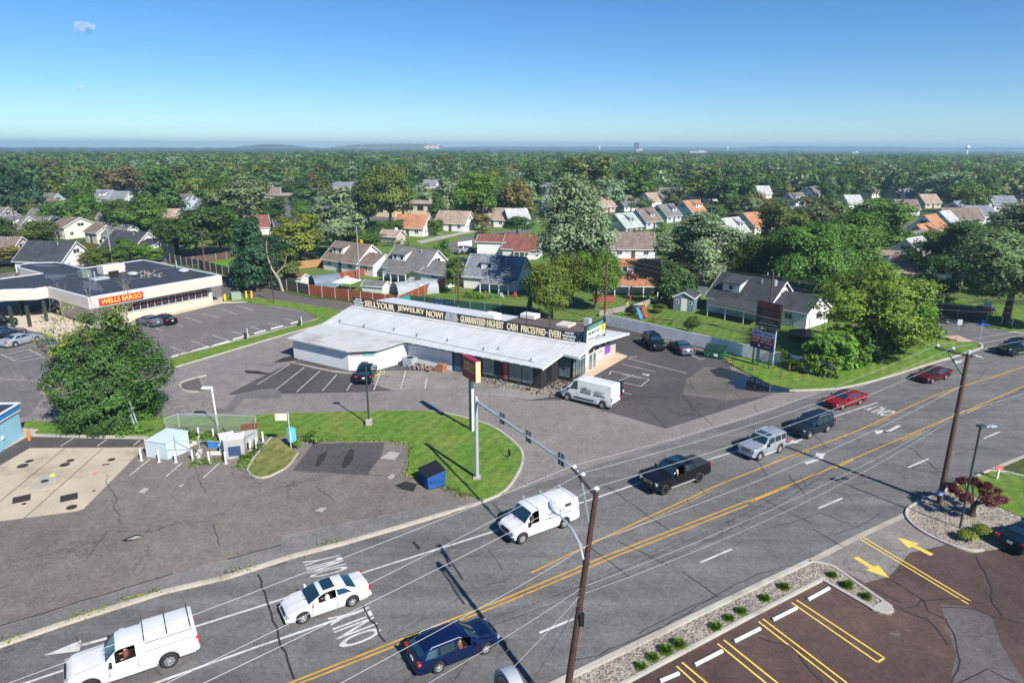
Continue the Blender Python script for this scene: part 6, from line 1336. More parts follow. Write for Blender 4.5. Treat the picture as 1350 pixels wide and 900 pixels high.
for c_, d_ in (((250, 586), (1.3, 1.0, .06)), ((241, 592), (.8, .5, .3)), ((296, 596), (.7, .5, .7)), ((263, 600), (1.1, .3, .25)), ((286, 599), (1.0, .25, .2))): jbox(c_, d_, rr.uniform(0, 3), mat('junk_white', (.6, .58, .53), .7, .2, 2, dirt=.4), 'discarded pale board or part lying inside the wire enclosure', 'discarded_board')['group'] = 'discarded boards in the enclosure'
for x, y in ((186.5, 607), (210, 609), (232, 609.5), (254.5, 608), (276, 610.5), (298, 611), (330, 594), (338, 591.5), (347, 583.5), (241, 580.5), (282, 579.5), (262, 578)):
    b = G(x, y); o = thing('bollard', 'white slim bollard in the ring around the wire enclosure', 'bollard', b, group='white bollards round the wire enclosure')
    mb = MB(); mb.tube([(0, 0, 0), (rr.uniform(-.04, .04), 0, 1.05)], .085, 10); mb.build('tube', WHITE, o, smooth=True); mb = MB(); mb.tube([(0, 0, 0), (0, 0, .04)], .2, 10); mb.build('foot', CONC, o)

# ------------------------------------------------------------------ garden boundaries between the plots
for pts, h_, m_, lb in (([(428, 352), (400, 338), (385, 330)], 1.6, TANF, 'tan fence running back left of the grey-brown house'), ([(620, 366), (612, 360)], 1.7, REDF, 'last red panels by the wooden pole'), ([(700, 418), (705, 392), (704, 372)], 1.3, GALV, 'wire garden fence right of the slate-roofed house'),
    ([(930, 384), (960, 392)], 1.5, DKF, 'dark fence behind the charcoal-roofed house'), ([(20, 372), (60, 362), (110, 358)], 1.4, BRF, 'brown fence behind the bank building'), ([(885, 404), (880, 380)], 1.3, TANF, 'tan fence panel beside the orange-roofed house')): fence('garden_fence', px(*pts), h_, m_, lb, pm=PALEP)
# ------------------------------------------------------------------ houses
ROOFC = {'grey': (.17, .165, .16), 'brown': (.20, .155, .13), 'dark': (.055, .06, .07), 'orange': (.42, .20, .11), 'red': (.20, .085, .065), 'pale': (.42, .43, .43), 'tan': (.34, .26, .21), 'green': (.36, .42, .38), 'slate': (.20, .22, .25)}
WALLC = {'white': (.72, .72, .70), 'cream': (.66, .62, .52), 'blue': (.42, .50, .58), 'grey': (.36, .38, .40), 'tan': (.50, .44, .34), 'darkblue': (.08, .11, .15), 'stone': (.48, .43, .35)}
TRIM = mat('house_trim', (.70, .70, .68), .6, .05)
def roofm(c): return roofmat('shingle_' + c, ROOFC[c])
def wallm(c): return sidingmat('siding_' + c, WALLC[c], .2)
def gable(par, cx, cy, L, Wd, hw, hr, wall, roof, ov=.35, nm=''):
    """a gabled volume, ridge along x"""
    mb = MB(); a, b = L / 2, Wd / 2
    vs = [(cx - a, cy - b, 0), (cx + a, cy - b, 0), (cx + a, cy + b, 0), (cx - a, cy + b, 0), (cx - a, cy - b, hw), (cx + a, cy - b, hw), (cx + a, cy + b, hw), (cx - a, cy + b, hw), (cx - a, cy, hr), (cx + a, cy, hr)]
    mb.add(vs, [(0, 1, 5, 4), (2, 3, 7, 6), (1, 2, 6, 9, 5), (3, 0, 4, 8, 7)]); mb.build('wall', wall, par)
    k = (hr - hw) / b; out = []
    for s_ in (1, -1):
        e = b + ov; z = hr - k * e + .10
        o = slab(par, 'roof', roof, ([(cx - a - ov, cy, hr + .10), (cx - a - ov, cy - s_ * e, z), (cx + a + ov, cy - s_ * e, z), (cx + a + ov, cy, hr + .10)])[::s_ if s_ > 0 else -1], .16); out.append(o)
        mb = MB()
        mb.box((cx, cy - s_ * (e + .045), z - .09), (L + 2 * ov, .08, .12)); mb.build('gutter', TRIM, par)
        for x in (-a - ov - .03, a + ov + .03):
            mb = MB(); mb.add([(cx + x - .03, cy, hr + .12), (cx + x + .03, cy, hr + .12), (cx + x + .03, cy - s_ * e, z + .02), (cx + x - .03, cy - s_ * e, z + .02), (cx + x - .03, cy, hr - .1), (cx + x + .03, cy, hr - .1), (cx + x + .03, cy - s_ * e, z - .2), (cx + x - .03, cy - s_ * e, z - .2)],
                [(0, 1, 2, 3), (7, 6, 5, 4), (0, 3, 7, 4), (2, 1, 5, 6), (3, 2, 6, 7), (1, 0, 4, 5)]); mb.build('barge_board', TRIM, par)
    return out
def hwin(par, face, u0, u1, z0, z1, at_, mull=True): window(par, u0, u1, at_, z0, z1, TRIM, GLASS, ((u0 + u1) / 2,) if mull and u1 - u0 > .7 else (), face, .07)
def dormer(par, side, x0, x1, Wd, hw, hr, wall, roof, low=.30, high=.92, h=1.35):
    """shed dormer on the slope at -y (side=1) or +y (side=-1)"""
    b = Wd / 2; yf = -side * b * (1 - low); zf = hw + (hr - hw) * low; ft = zf + h; yb = -side * b * (1 - high); zb = hw + (hr - hw) * high + .12; ft = min(ft, zb - .05)
    mb = MB(); vs = [(x0, yf, zf - .1), (x1, yf, zf - .1), (x1, yf, ft), (x0, yf, ft), (x0, yb, zb), (x1, yb, zb), (x0, yb, zf), (x1, yb, zf)]
    mb.add(vs, [(0, 1, 2, 3), (0, 3, 4, 6), (1, 7, 5, 2)] if side > 0 else [(3, 2, 1, 0), (6, 4, 3, 0), (2, 5, 7, 1)]); d_ = mb.build('dormer', wall, par)
    yo = yf - side * .22; zo = ft - (zb - ft) * .22 / abs(yb - yf); q = [(x0 - .2, yo, zo + .12), (x1 + .2, yo, zo + .12), (x1 + .2, yb, zb + .12), (x0 - .2, yb, zb + .12)]
    slab(d_, 'dormer_roof', roof, q[::side] if side > 0 else q[::-1], .12)
    w_ = x1 - x0; f_ = 'y-' if side > 0 else 'y+'
    n_ = 2 if w_ > 3.2 else 1
    for k in range(n_):
        c_ = x0 + w_ * (k + .5) / n_; mb_ = window(d_, c_ - .42, c_ + .42, yf, zf + .35, ft - .15, TRIM, GLASS, (), f_, .06)
    return d_
HB = []; HOUSES = []
HN = [0]
def house(rx, ry, az, L=9.6, Wd=7.6, hw=2.5, hr=5.7, roof='grey', wall='white', label='', dorm=(), wing=None, porch=None, wins=True, chim=None, two=False, rzz=None):
    """rx, ry: pixel of the ridge middle; az: heading of local +x"""
    c_ = G(rx, ry, hr); HB.append((c_.x, c_.y, max(L, Wd) * .75, rx, ry))
    t = thing('house', label, 'house', (c_.x, c_.y, 0), rzdir(azdir(az))); rm, wm = roofm(roof), wallm(wall)
    gable(t, 0, 0, L, Wd, hw, hr, wm, rm)
    b = Wd / 2
    if wins:
        for s_, f_ in ((-1, 'y-'), (1, 'y+')):
            if porch and porch[0] == s_: continue
            for u in (-.32, .30): hwin(t, f_, L * u - .6, L * u + .6, .95, 2.0, s_ * b)
            mb = MB(); mb.box((0, s_ * (b + .02), 1.05), (.9, .06, 2.05)); mb.build('door', mat('door_dark', (.12, .05, .04), .5), t)
        for s_, f_ in ((-1, 'x-'), (1, 'x+')):
            if wing and wing[0] == s_: 
                hwin(t, f_, -.9, .9, hr - 2.3, hr - 1.5, s_ * L / 2)
            else:
                hwin(t, f_, -.9, .9, hr - 2.3, hr - 1.4, s_ * L / 2); hwin(t, f_, -b * .6 - .5, -b * .6 + .5, .95, 2.0, s_ * L / 2); hwin(t, f_, b * .6 - .5, b * .6 + .5, .95, 2.0, s_ * L / 2)
    for (side, x0, x1) in dorm: dormer(t, side, x0, x1, Wd, hw, hr, wm if roof != 'orange' or wall == 'white' else wm, rm)
    if wing:
        s_, wl, ww, wh, wr_, oy = wing
        wt = gable(t, s_ * (L / 2 + wl / 2 + .01), oy, wl, ww, wh, wr_, wm, rm, .25)
        f_ = 'x-' if s_ < 0 else 'x+'; hwin(t, f_, oy - .6, oy + .6, 1.0, 1.9, s_ * (L / 2 + wl + .01))
        for q, g_ in ((-1, 'y-'), (1, 'y+')): hwin(t, g_, s_ * (L / 2 + wl / 2) - .6, s_ * (L / 2 + wl / 2) + .6, .95, 1.9, oy + q * ww / 2)
    if porch:
        s_, x0, x1, dp = porch; y0, y1 = s_ * b, s_ * (b + dp)
        q = [(x0, y0 - s_ * .6, hw + .35), (x1, y0 - s_ * .6, hw + .35), (x1, y1, hw - .35), (x0, y1, hw - .35)]; slab(t, 'porch_roof', rm, q if s_ < 0 else q[::-1], .14)
        mb = MB(); mb.box(((x0 + x1) / 2, y1 - s_ * .05, hw - .52), (x1 - x0, .1, .18)); mb.build('porch_beam', TRIM, t)
        for k in range(4): mb = MB(); mb.box((x0 + .1 + (x1 - x0 - .2) * k / 3, y1 - s_ * .12, (hw - .6) / 2), (.14, .14, hw - .6)); mb.build('porch_post', TRIM, t)
    if chim:
        mb = MB(); mb.box((chim[0], chim[1], hr - .1), (.6, .6, 1.5)); mb.build('chimney', mat('chimney_' + chim[2], {'white': (.7, .7, .68), 'brick': (.25, .10, .07), 'grey': (.4, .4, .4)}[chim[2]], .8), t)
    mb = MB(); vx = L * .2; mb.tube([(vx, -.9, hr - .9), (vx, -.9, hr + .1)], .07, 6); mb.build('vent_pipe', GALV, t)
    HOUSES.append(t); return t
D1 = ((1, -3.6, -.2),)
house(466, 320, 126, 10.5, 8, 2.4, 5.6, 'brown', 'white', 'white house with a grey-brown roof and shed dormer behind the red fence', D1, (1, 4.5, 6.4, 2.3, 4.1, -.6))
house(549, 327, 124, 10.5, 8.4, 2.4, 5.8, 'grey', 'white', 'house with a worn grey roof and white gable behind the arched shelter', ((1, -3.8, -.4),), (1, 6.5, 7.5, 2.3, 4.0, -1.2), porch=(-1, -2.5, 3.5, 3.0))
house(657, 337, 112, 10.5, 8, 2.4, 5.7, 'slate', 'white', 'house with a dark slate roof, white dormer and open rear porch beside the yellow-green tree', ((1, -2.2, 1.0),), None, porch=(-1, -.6, 5.0, 3.2), chim=(-2.6, .3, 'white'))
house(826, 341, 95, 11.5, 8, 2.4, 5.6, 'orange', 'white', 'orange-roofed house with a wide white dormer and a porch full of garden things', ((1, -5.2, 1.2),), None, porch=(-1, -2.4, 5.2, 3.0), chim=(-2.2, -1.6, 'grey'))
house(993, 365, 140, 10.5, 8.2, 2.4, 5.7, 'dark', 'white', 'house with a charcoal roof, bright white gable and side wing behind the tenant sign', ((1, -3.4, -.4),), (1, 5.5, 6.6, 2.4, 4.3, .3), porch=(-1, -3.0, 6.5, 3.2))
house(650, 309, 100, 6.5, 6, 3.6, 4.9, 'red', 'white', 'white garage house with a dark red roof next to the silver pickup', (), None, wins=False)
house(690, 309, 104, 8, 8, 2.4, 5.2, 'red', 'white', 'red-roofed bungalow with a small white porch gable', (), None, porch=(-1, -1, 3, 1.6))
house(545, 283, 108, 9.8, 8.5, 2.5, 5.8, 'orange', 'white', 'white house with a tall orange-brown roof and a clipped hedge in front', (), None)
house(517, 303, 110, 5, 5, 2.4, 3.8, 'tan', 'tan', 'small tan annexe with a slender chimney beside the orange-brown roof', (), None, chim=(1.2, 0, 'white'), wins=False)
house(600, 278, 108, 10, 8.5, 2.5, 5.8, 'tan', 'white', 'white house with a plain brown roof and black SUV on its driveway', (), None)
house(654, 274, 106, 9.5, 8.5, 2.5, 5.8, 'tan', 'white', 'brown-roofed house next right of the one with the black SUV', (), None)
house(833, 306, 92, 10, 8.5, 2.4, 5.7, 'brown', 'white', 'brown-roofed house with a white garage wing above the orange roof', (), (-1, 5.0, 7, 2.3, 4.0, 0))
house(822, 281, 50, 7.5, 9, 2.4, 6.0, 'green', 'grey', 'grey house with a pale green-grey roof and small dormer', ((1, -.6, 1.6),))
house(793, 260, 50, 8, 8.5, 2.4, 5.8, 'tan', 'tan', 'tan-roofed house with a cream gable, leftmost of the far middle row')
house(822, 258, 50, 8, 8.5, 2.4, 6.0, 'grey', 'white', 'white gable house with a grey roof right of the tan-roofed one', (), (1, 5, 7, 2.3, 4.4, 0))
house(850, 275, 50, 8, 8.5, 2.4, 6.0, 'brown', 'blue', 'blue-grey gable house with a brown roof and white dormer front', ((1, -.5, 1.6),))
house(877, 269, 50, 8, 8.5, 2.4, 6.0, 'grey', 'blue', 'pale blue gable house with a grey roof behind the brown-roofed one', ((1, .5, 2.8),))
house(858, 254, 50, 7.5, 8, 2.4, 5.8, 'tan', 'white', 'brown roof showing between two trees in the far middle row', (), None, wins=False)
house(874, 252, 50, 7.5, 8, 2.4, 5.8, 'grey', 'blue', 'small pale house with a grey roof behind a silvery shrub', (), None)
house(910, 264, 50, 8.5, 8.5, 2.5, 6.2, 'orange', 'white', 'white house with an orange patch roof left of the dark tree group', ((1, -.4, 3.6),))
house(962, 287, 50, 8, 8.5, 2.4, 6.0, 'pale', 'blue', 'pale blue house with a bright whitish roof beside the dark tree group', ((1, .8, 2.6),))
house(940, 299, 50, 9.5, 9, 2.4, 5.8, 'tan', 'white', 'large brown roof half hidden by the silvery tree on the right', (), None)
house(990, 280, 50, 8, 8.5, 2.4, 6.0, 'orange', 'cream', 'cream gable house with a clear orange roof above the dark trees')
house(1012, 277, 50, 8, 8.5, 2.4, 6.0, 'pale', 'white', 'white house with a pale roof right of the orange-roofed cream one', ((1, .5, 2.6),))
house(1048, 272, 50, 8, 8.5, 2.4, 6.0, 'slate', 'blue', 'blue gable house peeking above the broad green trees')
house(780, 287, 80, 7, 8, 2.4, 5.6, 'dark', 'white', 'white gable with a black roof behind the silvery maple')
house(1172, 330, 128, 11, 8, 2.4, 5.4, 'tan', 'white', 'long tan-brown roof with a small white dormer nearest the side street trees', ((1, -1.2, .8),), (1, 5, 6, 2.3, 3.8, -.5), porch=(-1, 1, 6, 2.6))
house(1205, 313, 50, 8, 9, 2.5, 6.4, 'pale', 'white', 'white gable house with a pale grey roof and a side porch roof by the shed', ((1, -1.5, 1.5),), (1, 5, 6, 2.3, 4.0, -1.5))
house(1210, 304, 50, 8, 8.5, 2.5, 6.2, 'grey', 'white', 'grey-roofed house just above the pale-roofed gable on the right')
house(1217, 295, 50, 8, 8.5, 2.5, 6.2, 'orange', 'tan', 'house with a dull orange roof in the stepped row on the right', ((1, .2, 2.2),))
house(1226, 283, 50, 8, 8.5, 2.5, 6.2, 'orange', 'white', 'uppermost orange-roofed house of the stepped row on the right')
house(1245, 278, 50, 8, 8.5, 2.5, 6.2, 'pale', 'white', 'white gable with a pale roof next to the wide brown roof')
house(1266, 274, 92, 12, 8.5, 2.5, 5.8, 'brown', 'white', 'wide brown roof with white end walls in the right row', (), None)
house(1287, 271, 100, 9, 8.5, 3.2, 5.8, 'slate', 'white', 'grey roof with a tall white chimney wall at the end of the right row', (), None, chim=(4.4, 0, 'white'))
house(1262, 265, 50, 7.5, 8, 2.4, 5.8, 'slate', 'white', 'grey gable house behind the wide brown roof')
house(1320, 258, 95, 9, 9, 3.0, 6.4, 'slate', 'white', 'two-storey white house with a grey roof near the right edge')
house(1338, 250, 95, 9, 9, 2.6, 6.0, 'dark', 'white', 'dark-roofed house at the right edge behind the two-storey one', (), None, wins=False)
house(1194, 263, 90, 8, 8, 2.4, 5.8, 'brown', 'white', 'brown-roofed white house at the far end of the right street')
house(1123, 257, 80, 7, 8, 2.4, 5.8, 'pale', 'white', 'pale roof among the tree tops right of centre', (), None, wins=False)
house(1005, 245, 80, 7, 8, 2.4, 6.2, 'pale', 'white', 'small white roof among the far dark trees', (), None, wins=False)
house(895, 239, 90, 8, 8, 2.4, 6.2, 'slate', 'white', 'grey roofed white house far behind the dark oak', (), None)
house(723, 241, 85, 9, 8, 2.4, 6.2, 'grey', 'white', 'far white house with a grey roof left of the dark oak', (), None)
house(810, 242, 80, 7, 8, 2.4, 6.2, 'dark', 'blue', 'far dark-roofed house beside the small silvery tree', (), None, wins=False)
house(680, 275, 70, 7, 8, 2.4, 5.8, 'pale', 'blue', 'pale roof edge showing behind the dark maple left of the silvery one', (), None, wins=False)
# left cluster
house(68, 318, 98, 10.5, 9, 2.5, 5.9, 'dark', 'white', 'house with a broad black roof behind the bank', (), None)
house(172, 305, 112, 10, 9, 2.5, 6.0, 'dark', 'white', 'white house with a dark grey roof and white gable above the bank roof', (), (1, 4.5, 6, 3.6, 4.6, 0))
house(96, 286, 122, 7, 9, 3.4, 5.6, 'brown', 'cream', 'cream gable house with a brown roof in the middle of the left group', (), None)
house(135, 293, 122, 6, 7, 3.0, 5.2, 'brown', 'cream', 'cream house with a small dark brown roof right of the cream gable', (), None)
house(160, 296, 110, 7, 7, 2.5, 5.0, 'grey', 'white', 'white gable partly behind the dark grey roofed house', (), None)
house(23, 285, 108, 8, 9, 2.5, 5.8, 'grey', 'white', 'white house with a grey roof and white dormer at the left', ((1, -1, 2),), None)
house(60, 275, 102, 9, 9, 2.5, 5.8, 'grey', 'blue', 'pale blue house with a grey roof left of the round green tree', (), None)
house(-5, 273, 100, 8, 9, 2.5, 5.8, 'grey', 'grey', 'grey-roofed house cut by the left edge', (), None)
house(5, 312, 95, 8, 8, 2.4, 5.4, 'brown', 'tan', 'tan gable house at the left edge above the trees', (), None)
house(55, 248, 100, 10, 8, 2.5, 5.8, 'slate', 'tan', 'tan house with solar-grey roof in the upper left', (), None)
house(70, 262, 110, 8, 8, 2.4, 5.4, 'brown', 'white', 'low brown roof below the solar-grey roofed house', (), None, wins=False)
house(133, 250, 96, 11, 9, 2.5, 6.0, 'slate', 'white', 'wide blue-grey roofed house behind the round green tree', ((1, 1, 4),), None, chim=(-1, 0, 'brick'))
house(148, 272, 100, 6, 8, 2.6, 6.0, 'grey', 'white', 'narrow white gable right of the round green tree', (), None)
house(213, 304, 100, 6, 7, 2.4, 4.6, 'grey', 'white', 'grey roofed small house beside the big dark tree', (), None, wins=False)
house(160, 252, 100, 7, 8, 2.4, 6.0, 'slate', 'white', 'pale roof right of the wide blue-grey roofed house', (), None, wins=False)
house(380, 288, 60, 8, 8, 2.4, 5.8, 'dark', 'white', 'dark-roofed white gable behind the yellow-green tree', (), None, chim=(-2, 0, 'brick'))
house(338, 284, 60, 6, 7, 2.4, 5.4, 'red', 'white', 'small maroon roof with a white gable between dark trees', (), None, wins=False)
house(360, 247, 80, 6, 7, 3.2, 7, 'brown', 'tan', 'tan house with a steep brown gable left of the flat-roofed school', (), None)
house(455, 240, 100, 14, 9, 2.6, 5.5, 'slate', 'tan', 'grey-blue roof rising behind the flat-roofed school', (), None, wins=False)
house(568, 237, 100, 8, 7, 2.6, 5.5, 'slate', 'white', 'small white house far behind the green field', (), None, wins=False)
# more houses among the trees behind, copies of those in front
rh_ = random.Random(31); nh = 0; proto_h = [h for h in HOUSES if len(h.children) > 18 and 'orange' not in h['label'] and 'red' not in h['label']][:14]; GH = 'houses half hidden among the far trees'
for _ in range(4000):
    if nh >= 46: break
    d = rh_.uniform(225, 520); az = rh_.uniform(-39, 40); x, y = d * math.sin(R(az)), d * math.cos(R(az)); bx_, by_ = P((x, y, 3))
    if 380 < bx_ < 610 and by_ < 300: continue
    if any(math.hypot(x - q[0], y - q[1]) < 19 for q in HB): continue
    o = dup(rh_.choice(proto_h), (x, y, 0), rzdir(azdir(rh_.choice((50, 105, 120, 75)) + rh_.uniform(-6, 6))), label='small gabled house half hidden among the far trees', group=GH)
    HB.append((x, y, 6.5, bx_, by_ - 6)); nh += 1
# flat-roofed school blocks
BRK = mat('school_brick', (.32, .20, .13), .85, .2, 2); TANR = mat('school_roof', (.34, .28, .22), .8, .2, .3)
def school(rx, ry, az, L, Wd, h, label, wallm_=BRK):
    c_ = G(rx, ry, h); HB.append((c_.x, c_.y, L * .6, rx, ry)); t = thing('school_building', label, 'building', (c_.x, c_.y, 0), rzdir(azdir(az)))
    mb = MB(); mb.box((0, 0, h / 2), (L, Wd, h)); mb.build('wall', wallm_, t); mb = MB(); mb.box((0, 0, h + .2), (L + 1.6, Wd + 1.6, .4)); mb.build('roof', TANR, t)
    for k in range(int(L // 4)): window(t, -L / 2 + 1 + k * 4, -L / 2 + 3.6 + k * 4, -Wd / 2, h * .45, h * .85, TRIM, GLASS, (), 'y-', .1)
    mb = MB(); mb.box((L * .2, 0, h + .8), (2, 1.6, .9)); mb.build('roof_unit', GALV, t)
school(392, 257, 100, 22, 12, 3.6, 'long low school block with a tan flat roof on the left', mat('school_tan', (.5, .40, .26), .85, .2, 2)); school(462, 250, 112, 34, 14, 4.6, 'long flat-roofed school building with dark windows below the landfill hill', mat('school_dark', (.15, .09, .07), .85))
school(561, 267, 100, 13, 12, 4.6, 'square flat-roofed school hall right of the big spreading tree', mat('school_tan', (.5, .40, .26))); school(500, 272, 105, 16, 8, 3.4, 'low tan school wing under the big spreading tree', mat('school_tan', (.5, .40, .26)))
mb = MB(); area('playing_field', px((540, 262), (545, 251), (592, 250), (588, 262)), .0, grassmat('field_green', (.10, .24, .03), (.14, .26, .05), .3))
area('parking_lot', px((360, 285), (360, 266), (470, 270), (560, 280), (590, 290), (470, 290)), .0, ASPH_PATCH)
area('lawn', px((690, 262), (700, 255), (740, 254), (750, 268)), .0, GRASS); area('lawn', px((1175, 291), (1180, 285), (1225, 288), (1215, 294)), .0, GRASS)
area('lawn', px((262, 350), (315, 341), (335, 356), (330, 366)), .0, MATS['field_green']); area('lawn', px((225, 345), (240, 337), (330, 330), (330, 336)), .0, GRASS)

# ------------------------------------------------------------------ garden things
b = G(907, 412); t = thing('garden_shed', 'dark blue-grey shed with a white door beside the charcoal-roofed house', 'shed', G(905, 406), rzdir(azdir(28)))
gable(t, 0, 0, 4.6, 3.2, 2.2, 3.0, sidingmat('shed_blue', (.13, .19, .24), .2), roofm('dark'), .15)
mb = MB(); mb.box((-2.33, -.1, 1.0), (.06, .95, 1.95)); mb.build('door', WHITE, t)
for y in (-1.1, .95): window(t, y - .25, y + .25, -2.31, 1.1, 1.7, TRIM, GLASS, (), 'x-', .06)
t = thing('garden_shed', 'flat-roofed white shed with a dark doorway in the shade by the side street', 'shed', G(1248, 371), rzdir(azdir(100))); pbox(t, 'wall', WHITE, -3.3, 3.3, -1.6, 1.6, 0, 2.3); pbox(t, 'roof', roofm('dark'), -3.8, 3.8, -2.1, 2.1, 2.3, 2.5); pbox(t, 'door', BLACK, .1, 1.0, -1.64, -1.6, 0, 2.0)
for x in (-2.2, -.9, 2.0): mb = MB(); mb.box((x, -1.62, 1.1), (.06, .05, 2.0)); mb.build('panel_seam', GALV, t)
t = thing('garden_shed', 'small white shed with a grey roof inside the red fence corner', 'shed', G(497, 386), rzdir(azdir(112))); gable(t, 0, 0, 4.2, 3.0, 1.5, 2.2, sidingmat('shed_pale', (.6, .6, .58), .2), roofm('grey'), .15)
t = thing('garden_shed', 'low white shed with a red-brown roof by the dark fence', 'shed', G(391, 374), rzdir(azdir(105))); gable(t, 0, 0, 3.6, 2.6, 1.4, 1.9, WHITE, roofm('red'), .15)
t = thing('garden_shed', 'small tan shed among the trunks behind the dark fence', 'shed', G(332, 348), rzdir(azdir(60))); gable(t, 0, 0, 3, 3, 1.9, 2.9, WHITE, roofm('tan'), .15)
def arched(loc, az, L, Wd, h, m_, label):
    t = thing('arched_shelter', label, 'shelter', loc, rzdir(azdir(az))); mb = MB(); rows = []
    for k in range(13):
        a = math.pi * k / 12; rows.append([(x, -Wd / 2 * math.cos(a) * 1.0, h * (math.sin(a) ** .6)) for x in np.linspace(-L / 2, L / 2, 5)])
    mb.grid(rows); mb.grid(rows, flip=True); mb.build('cover', m_, t, smooth='all')
    for x in (-L / 2, 0, L / 2): mb = MB(); mb.tube([(x, -Wd / 2 * math.cos(math.pi * k / 12) * .98, h * (math.sin(math.pi * k / 12) ** .6) * .98) for k in range(13)], .04, 5); mb.build('hoop', GALV, t)
arched(G(547, 386), 62, 7.5, 4.2, 2.2, mat('cover_white', (.55, .60, .62), .6, .08), 'long arched white shelter cover inside the red fence')
arched(G(429, 377), 55, 5, 3.6, 2.2, mat('cover_blue_grey', (.26, .33, .42), .6, .1), 'blue-grey tarpaulin tent behind the red-brown fence')
t = thing('garden_canopy', 'white square pop-up canopy behind the red-brown fence', 'canopy', G(458, 383), R(-20)); mb = MB()
mb.add([(-2, -2, 1.7), (2, -2, 1.7), (2, 2, 1.7), (-2, 2, 1.7), (-.5, -.5, 2.3), (.5, -.5, 2.3), (.5, .5, 2.3), (-.5, .5, 2.3), (-.5, -.5, 2.4), (.5, -.5, 2.4), (.5, .5, 2.4), (-.5, .5, 2.4), (0, 0, 2.7)], [(0, 1, 5, 4), (1, 2, 6, 5), (2, 3, 7, 6), (3, 0, 4, 7), (8, 9, 12), (9, 10, 12), (10, 11, 12), (11, 8, 12)]); mb.build('cloth', WHITE, t)
for x in (-1.9, 1.9):
    for y in (-1.9, 1.9): mb = MB(); mb.tube([(x, y, 0), (x, y, 1.7)], .04, 5); mb.build('leg', GALV, t)
t = thing('trampoline', 'round trampoline with black net poles between the tenant sign and the vines', 'trampoline', G(1062, 447)); mb = MB(); mb.tube([(0, 0, .75), (0, 0, .8)], 2.1, 28); mb.build('mat', BLACK, t)
mb = MB(); mb.tube([(2.2 * math.cos(a * math.pi / 14), 2.2 * math.sin(a * math.pi / 14), .8) for a in range(29)], .1, 6); mb.build('ring', mat('ring_green', (.02, .10, .10), .6), t)
for k in range(6): a = k * math.pi / 3; mb = MB(); mb.tube([(2.3 * math.cos(a), 2.3 * math.sin(a), 0), (2.3 * math.cos(a), 2.3 * math.sin(a), 2.6)], .04, 5); mb.build('net_pole', DKMET, t)
t = thing('play_set', 'garden play set with a blue and a red slide by the white wall', 'play set', G(843, 418), R(20)); t.scale = (.8, .8, .85)
BL = mat('slide_blue', (.05, .22, .55), .4); RD = mat('slide_red', (.45, .03, .03), .4)
mb = MB(); mb.add([(-.9, 0, 1.7), (-.3, 0, 1.7), (-.3, -1.8, .1), (-.9, -1.8, .1), (-.9, 0, 1.85), (-.3, 0, 1.85), (-.3, -1.8, .25), (-.9, -1.8, .25)], [(4, 5, 6, 7), (3, 2, 1, 0), (0, 4, 7, 3), (1, 2, 6, 5)]); mb.build('slide', BL, t)
mb = MB(); mb.add([(.4, 0, 1.7), (.9, 0, 1.7), (.9, -1.6, .1), (.4, -1.6, .1), (.4, 0, 1.85), (.9, 0, 1.85), (.9, -1.6, .25), (.4, -1.6, .25)], [(4, 5, 6, 7), (3, 2, 1, 0), (0, 4, 7, 3), (1, 2, 6, 5)]); mb.build('slide', RD, t)
for x in (-1, 1):
    for y in (.1, 1.1): mb = MB(); mb.box((x, y, 1.1), (.1, .1, 2.2)); mb.build('post', WOODP, t)
mb = MB(); mb.box((0, .6, 1.65), (2, 1, .08)); mb.build('deck', WOODP, t); mb = MB(); mb.box((.0, .6, 2.25), (2.2, .1, .1)); mb.build('top_beam', WHITE, t)
t = thing('garden_bench', 'dark wooden seesaw beam on the lawn above the white wall', 'bench', G(873, 426), rzdir(azdir(118))); mb = MB(); mb.box((0, 0, .55), (3.2, .2, .1)); mb.build('beam', WOODP, t); mb = MB(); mb.box((1.4, 0, .27), (.1, .5, .5)); mb.build('leg', WOODP, t); mb = MB(); mb.box((-1.4, 0, .27), (.1, .5, .5)); mb.build('leg', WOODP, t)
# porch clutter and small garden pieces
CL = [mat('toy_red', (.5, .05, .05), .5), mat('toy_blue', (.05, .2, .5), .5), mat('toy_white', (.6, .6, .58), .5), mat('toy_tan', (.4, .28, .16), .7), mat('toy_green', (.04, .2, .1), .6)]
def clutter(cx, cy, n_, sx, sy, lab, grp):
    c_ = G(cx, cy)
    for k in range(n_):
        t = thing('garden_chair', lab, 'chair', (c_.x + rr.uniform(-sx, sx), c_.y + rr.uniform(-sy, sy), 0), rr.uniform(0, 6), grp); m_ = rr.choice(CL)
        mb = MB(); mb.box((0, 0, .42), (.5, .5, .06)); mb.build('seat', m_, t); mb = MB(); mb.box((0, .24, .72), (.5, .05, .55)); mb.build('backrest', m_, t)
        for x in (-.22, .22):
            for y in (-.22, .22): mb = MB(); mb.box((x, y, .2), (.05, .05, .4)); mb.build('leg', m_, t)
clutter(845, 398, 9, 3.2, .9, 'garden chair or toy on the orange-roofed house porch', 'chairs on the orange-roofed house porch'); clutter(662, 392, 5, 2.4, .8, 'garden chair on the slate-roofed house porch', 'chairs on the slate-roofed house porch')
clutter(500, 380, 6, 1.6, 2.0, 'garden chair in the yard with the arched shelter', 'chairs in the yard with the shelter'); clutter(820, 405, 4, 4, 1.5, 'garden chair on the grass before the orange-roofed house', 'chairs on the grass before the orange-roofed house')
t = thing('garden_box', 'reddish wooden raised box by the orange-roofed house', 'planter', G(796, 397), rzdir(azdir(95))); pbox(t, 'frame', mat('box_redwood', (.30, .08, .04), .8), -1.8, 1.8, -.6, .6, 0, 1.0, .03); pbox(t, 'soil', mat('soil', (.05, .035, .025), .9), -1.7, 1.7, -.5, .5, 1.0, 1.02)
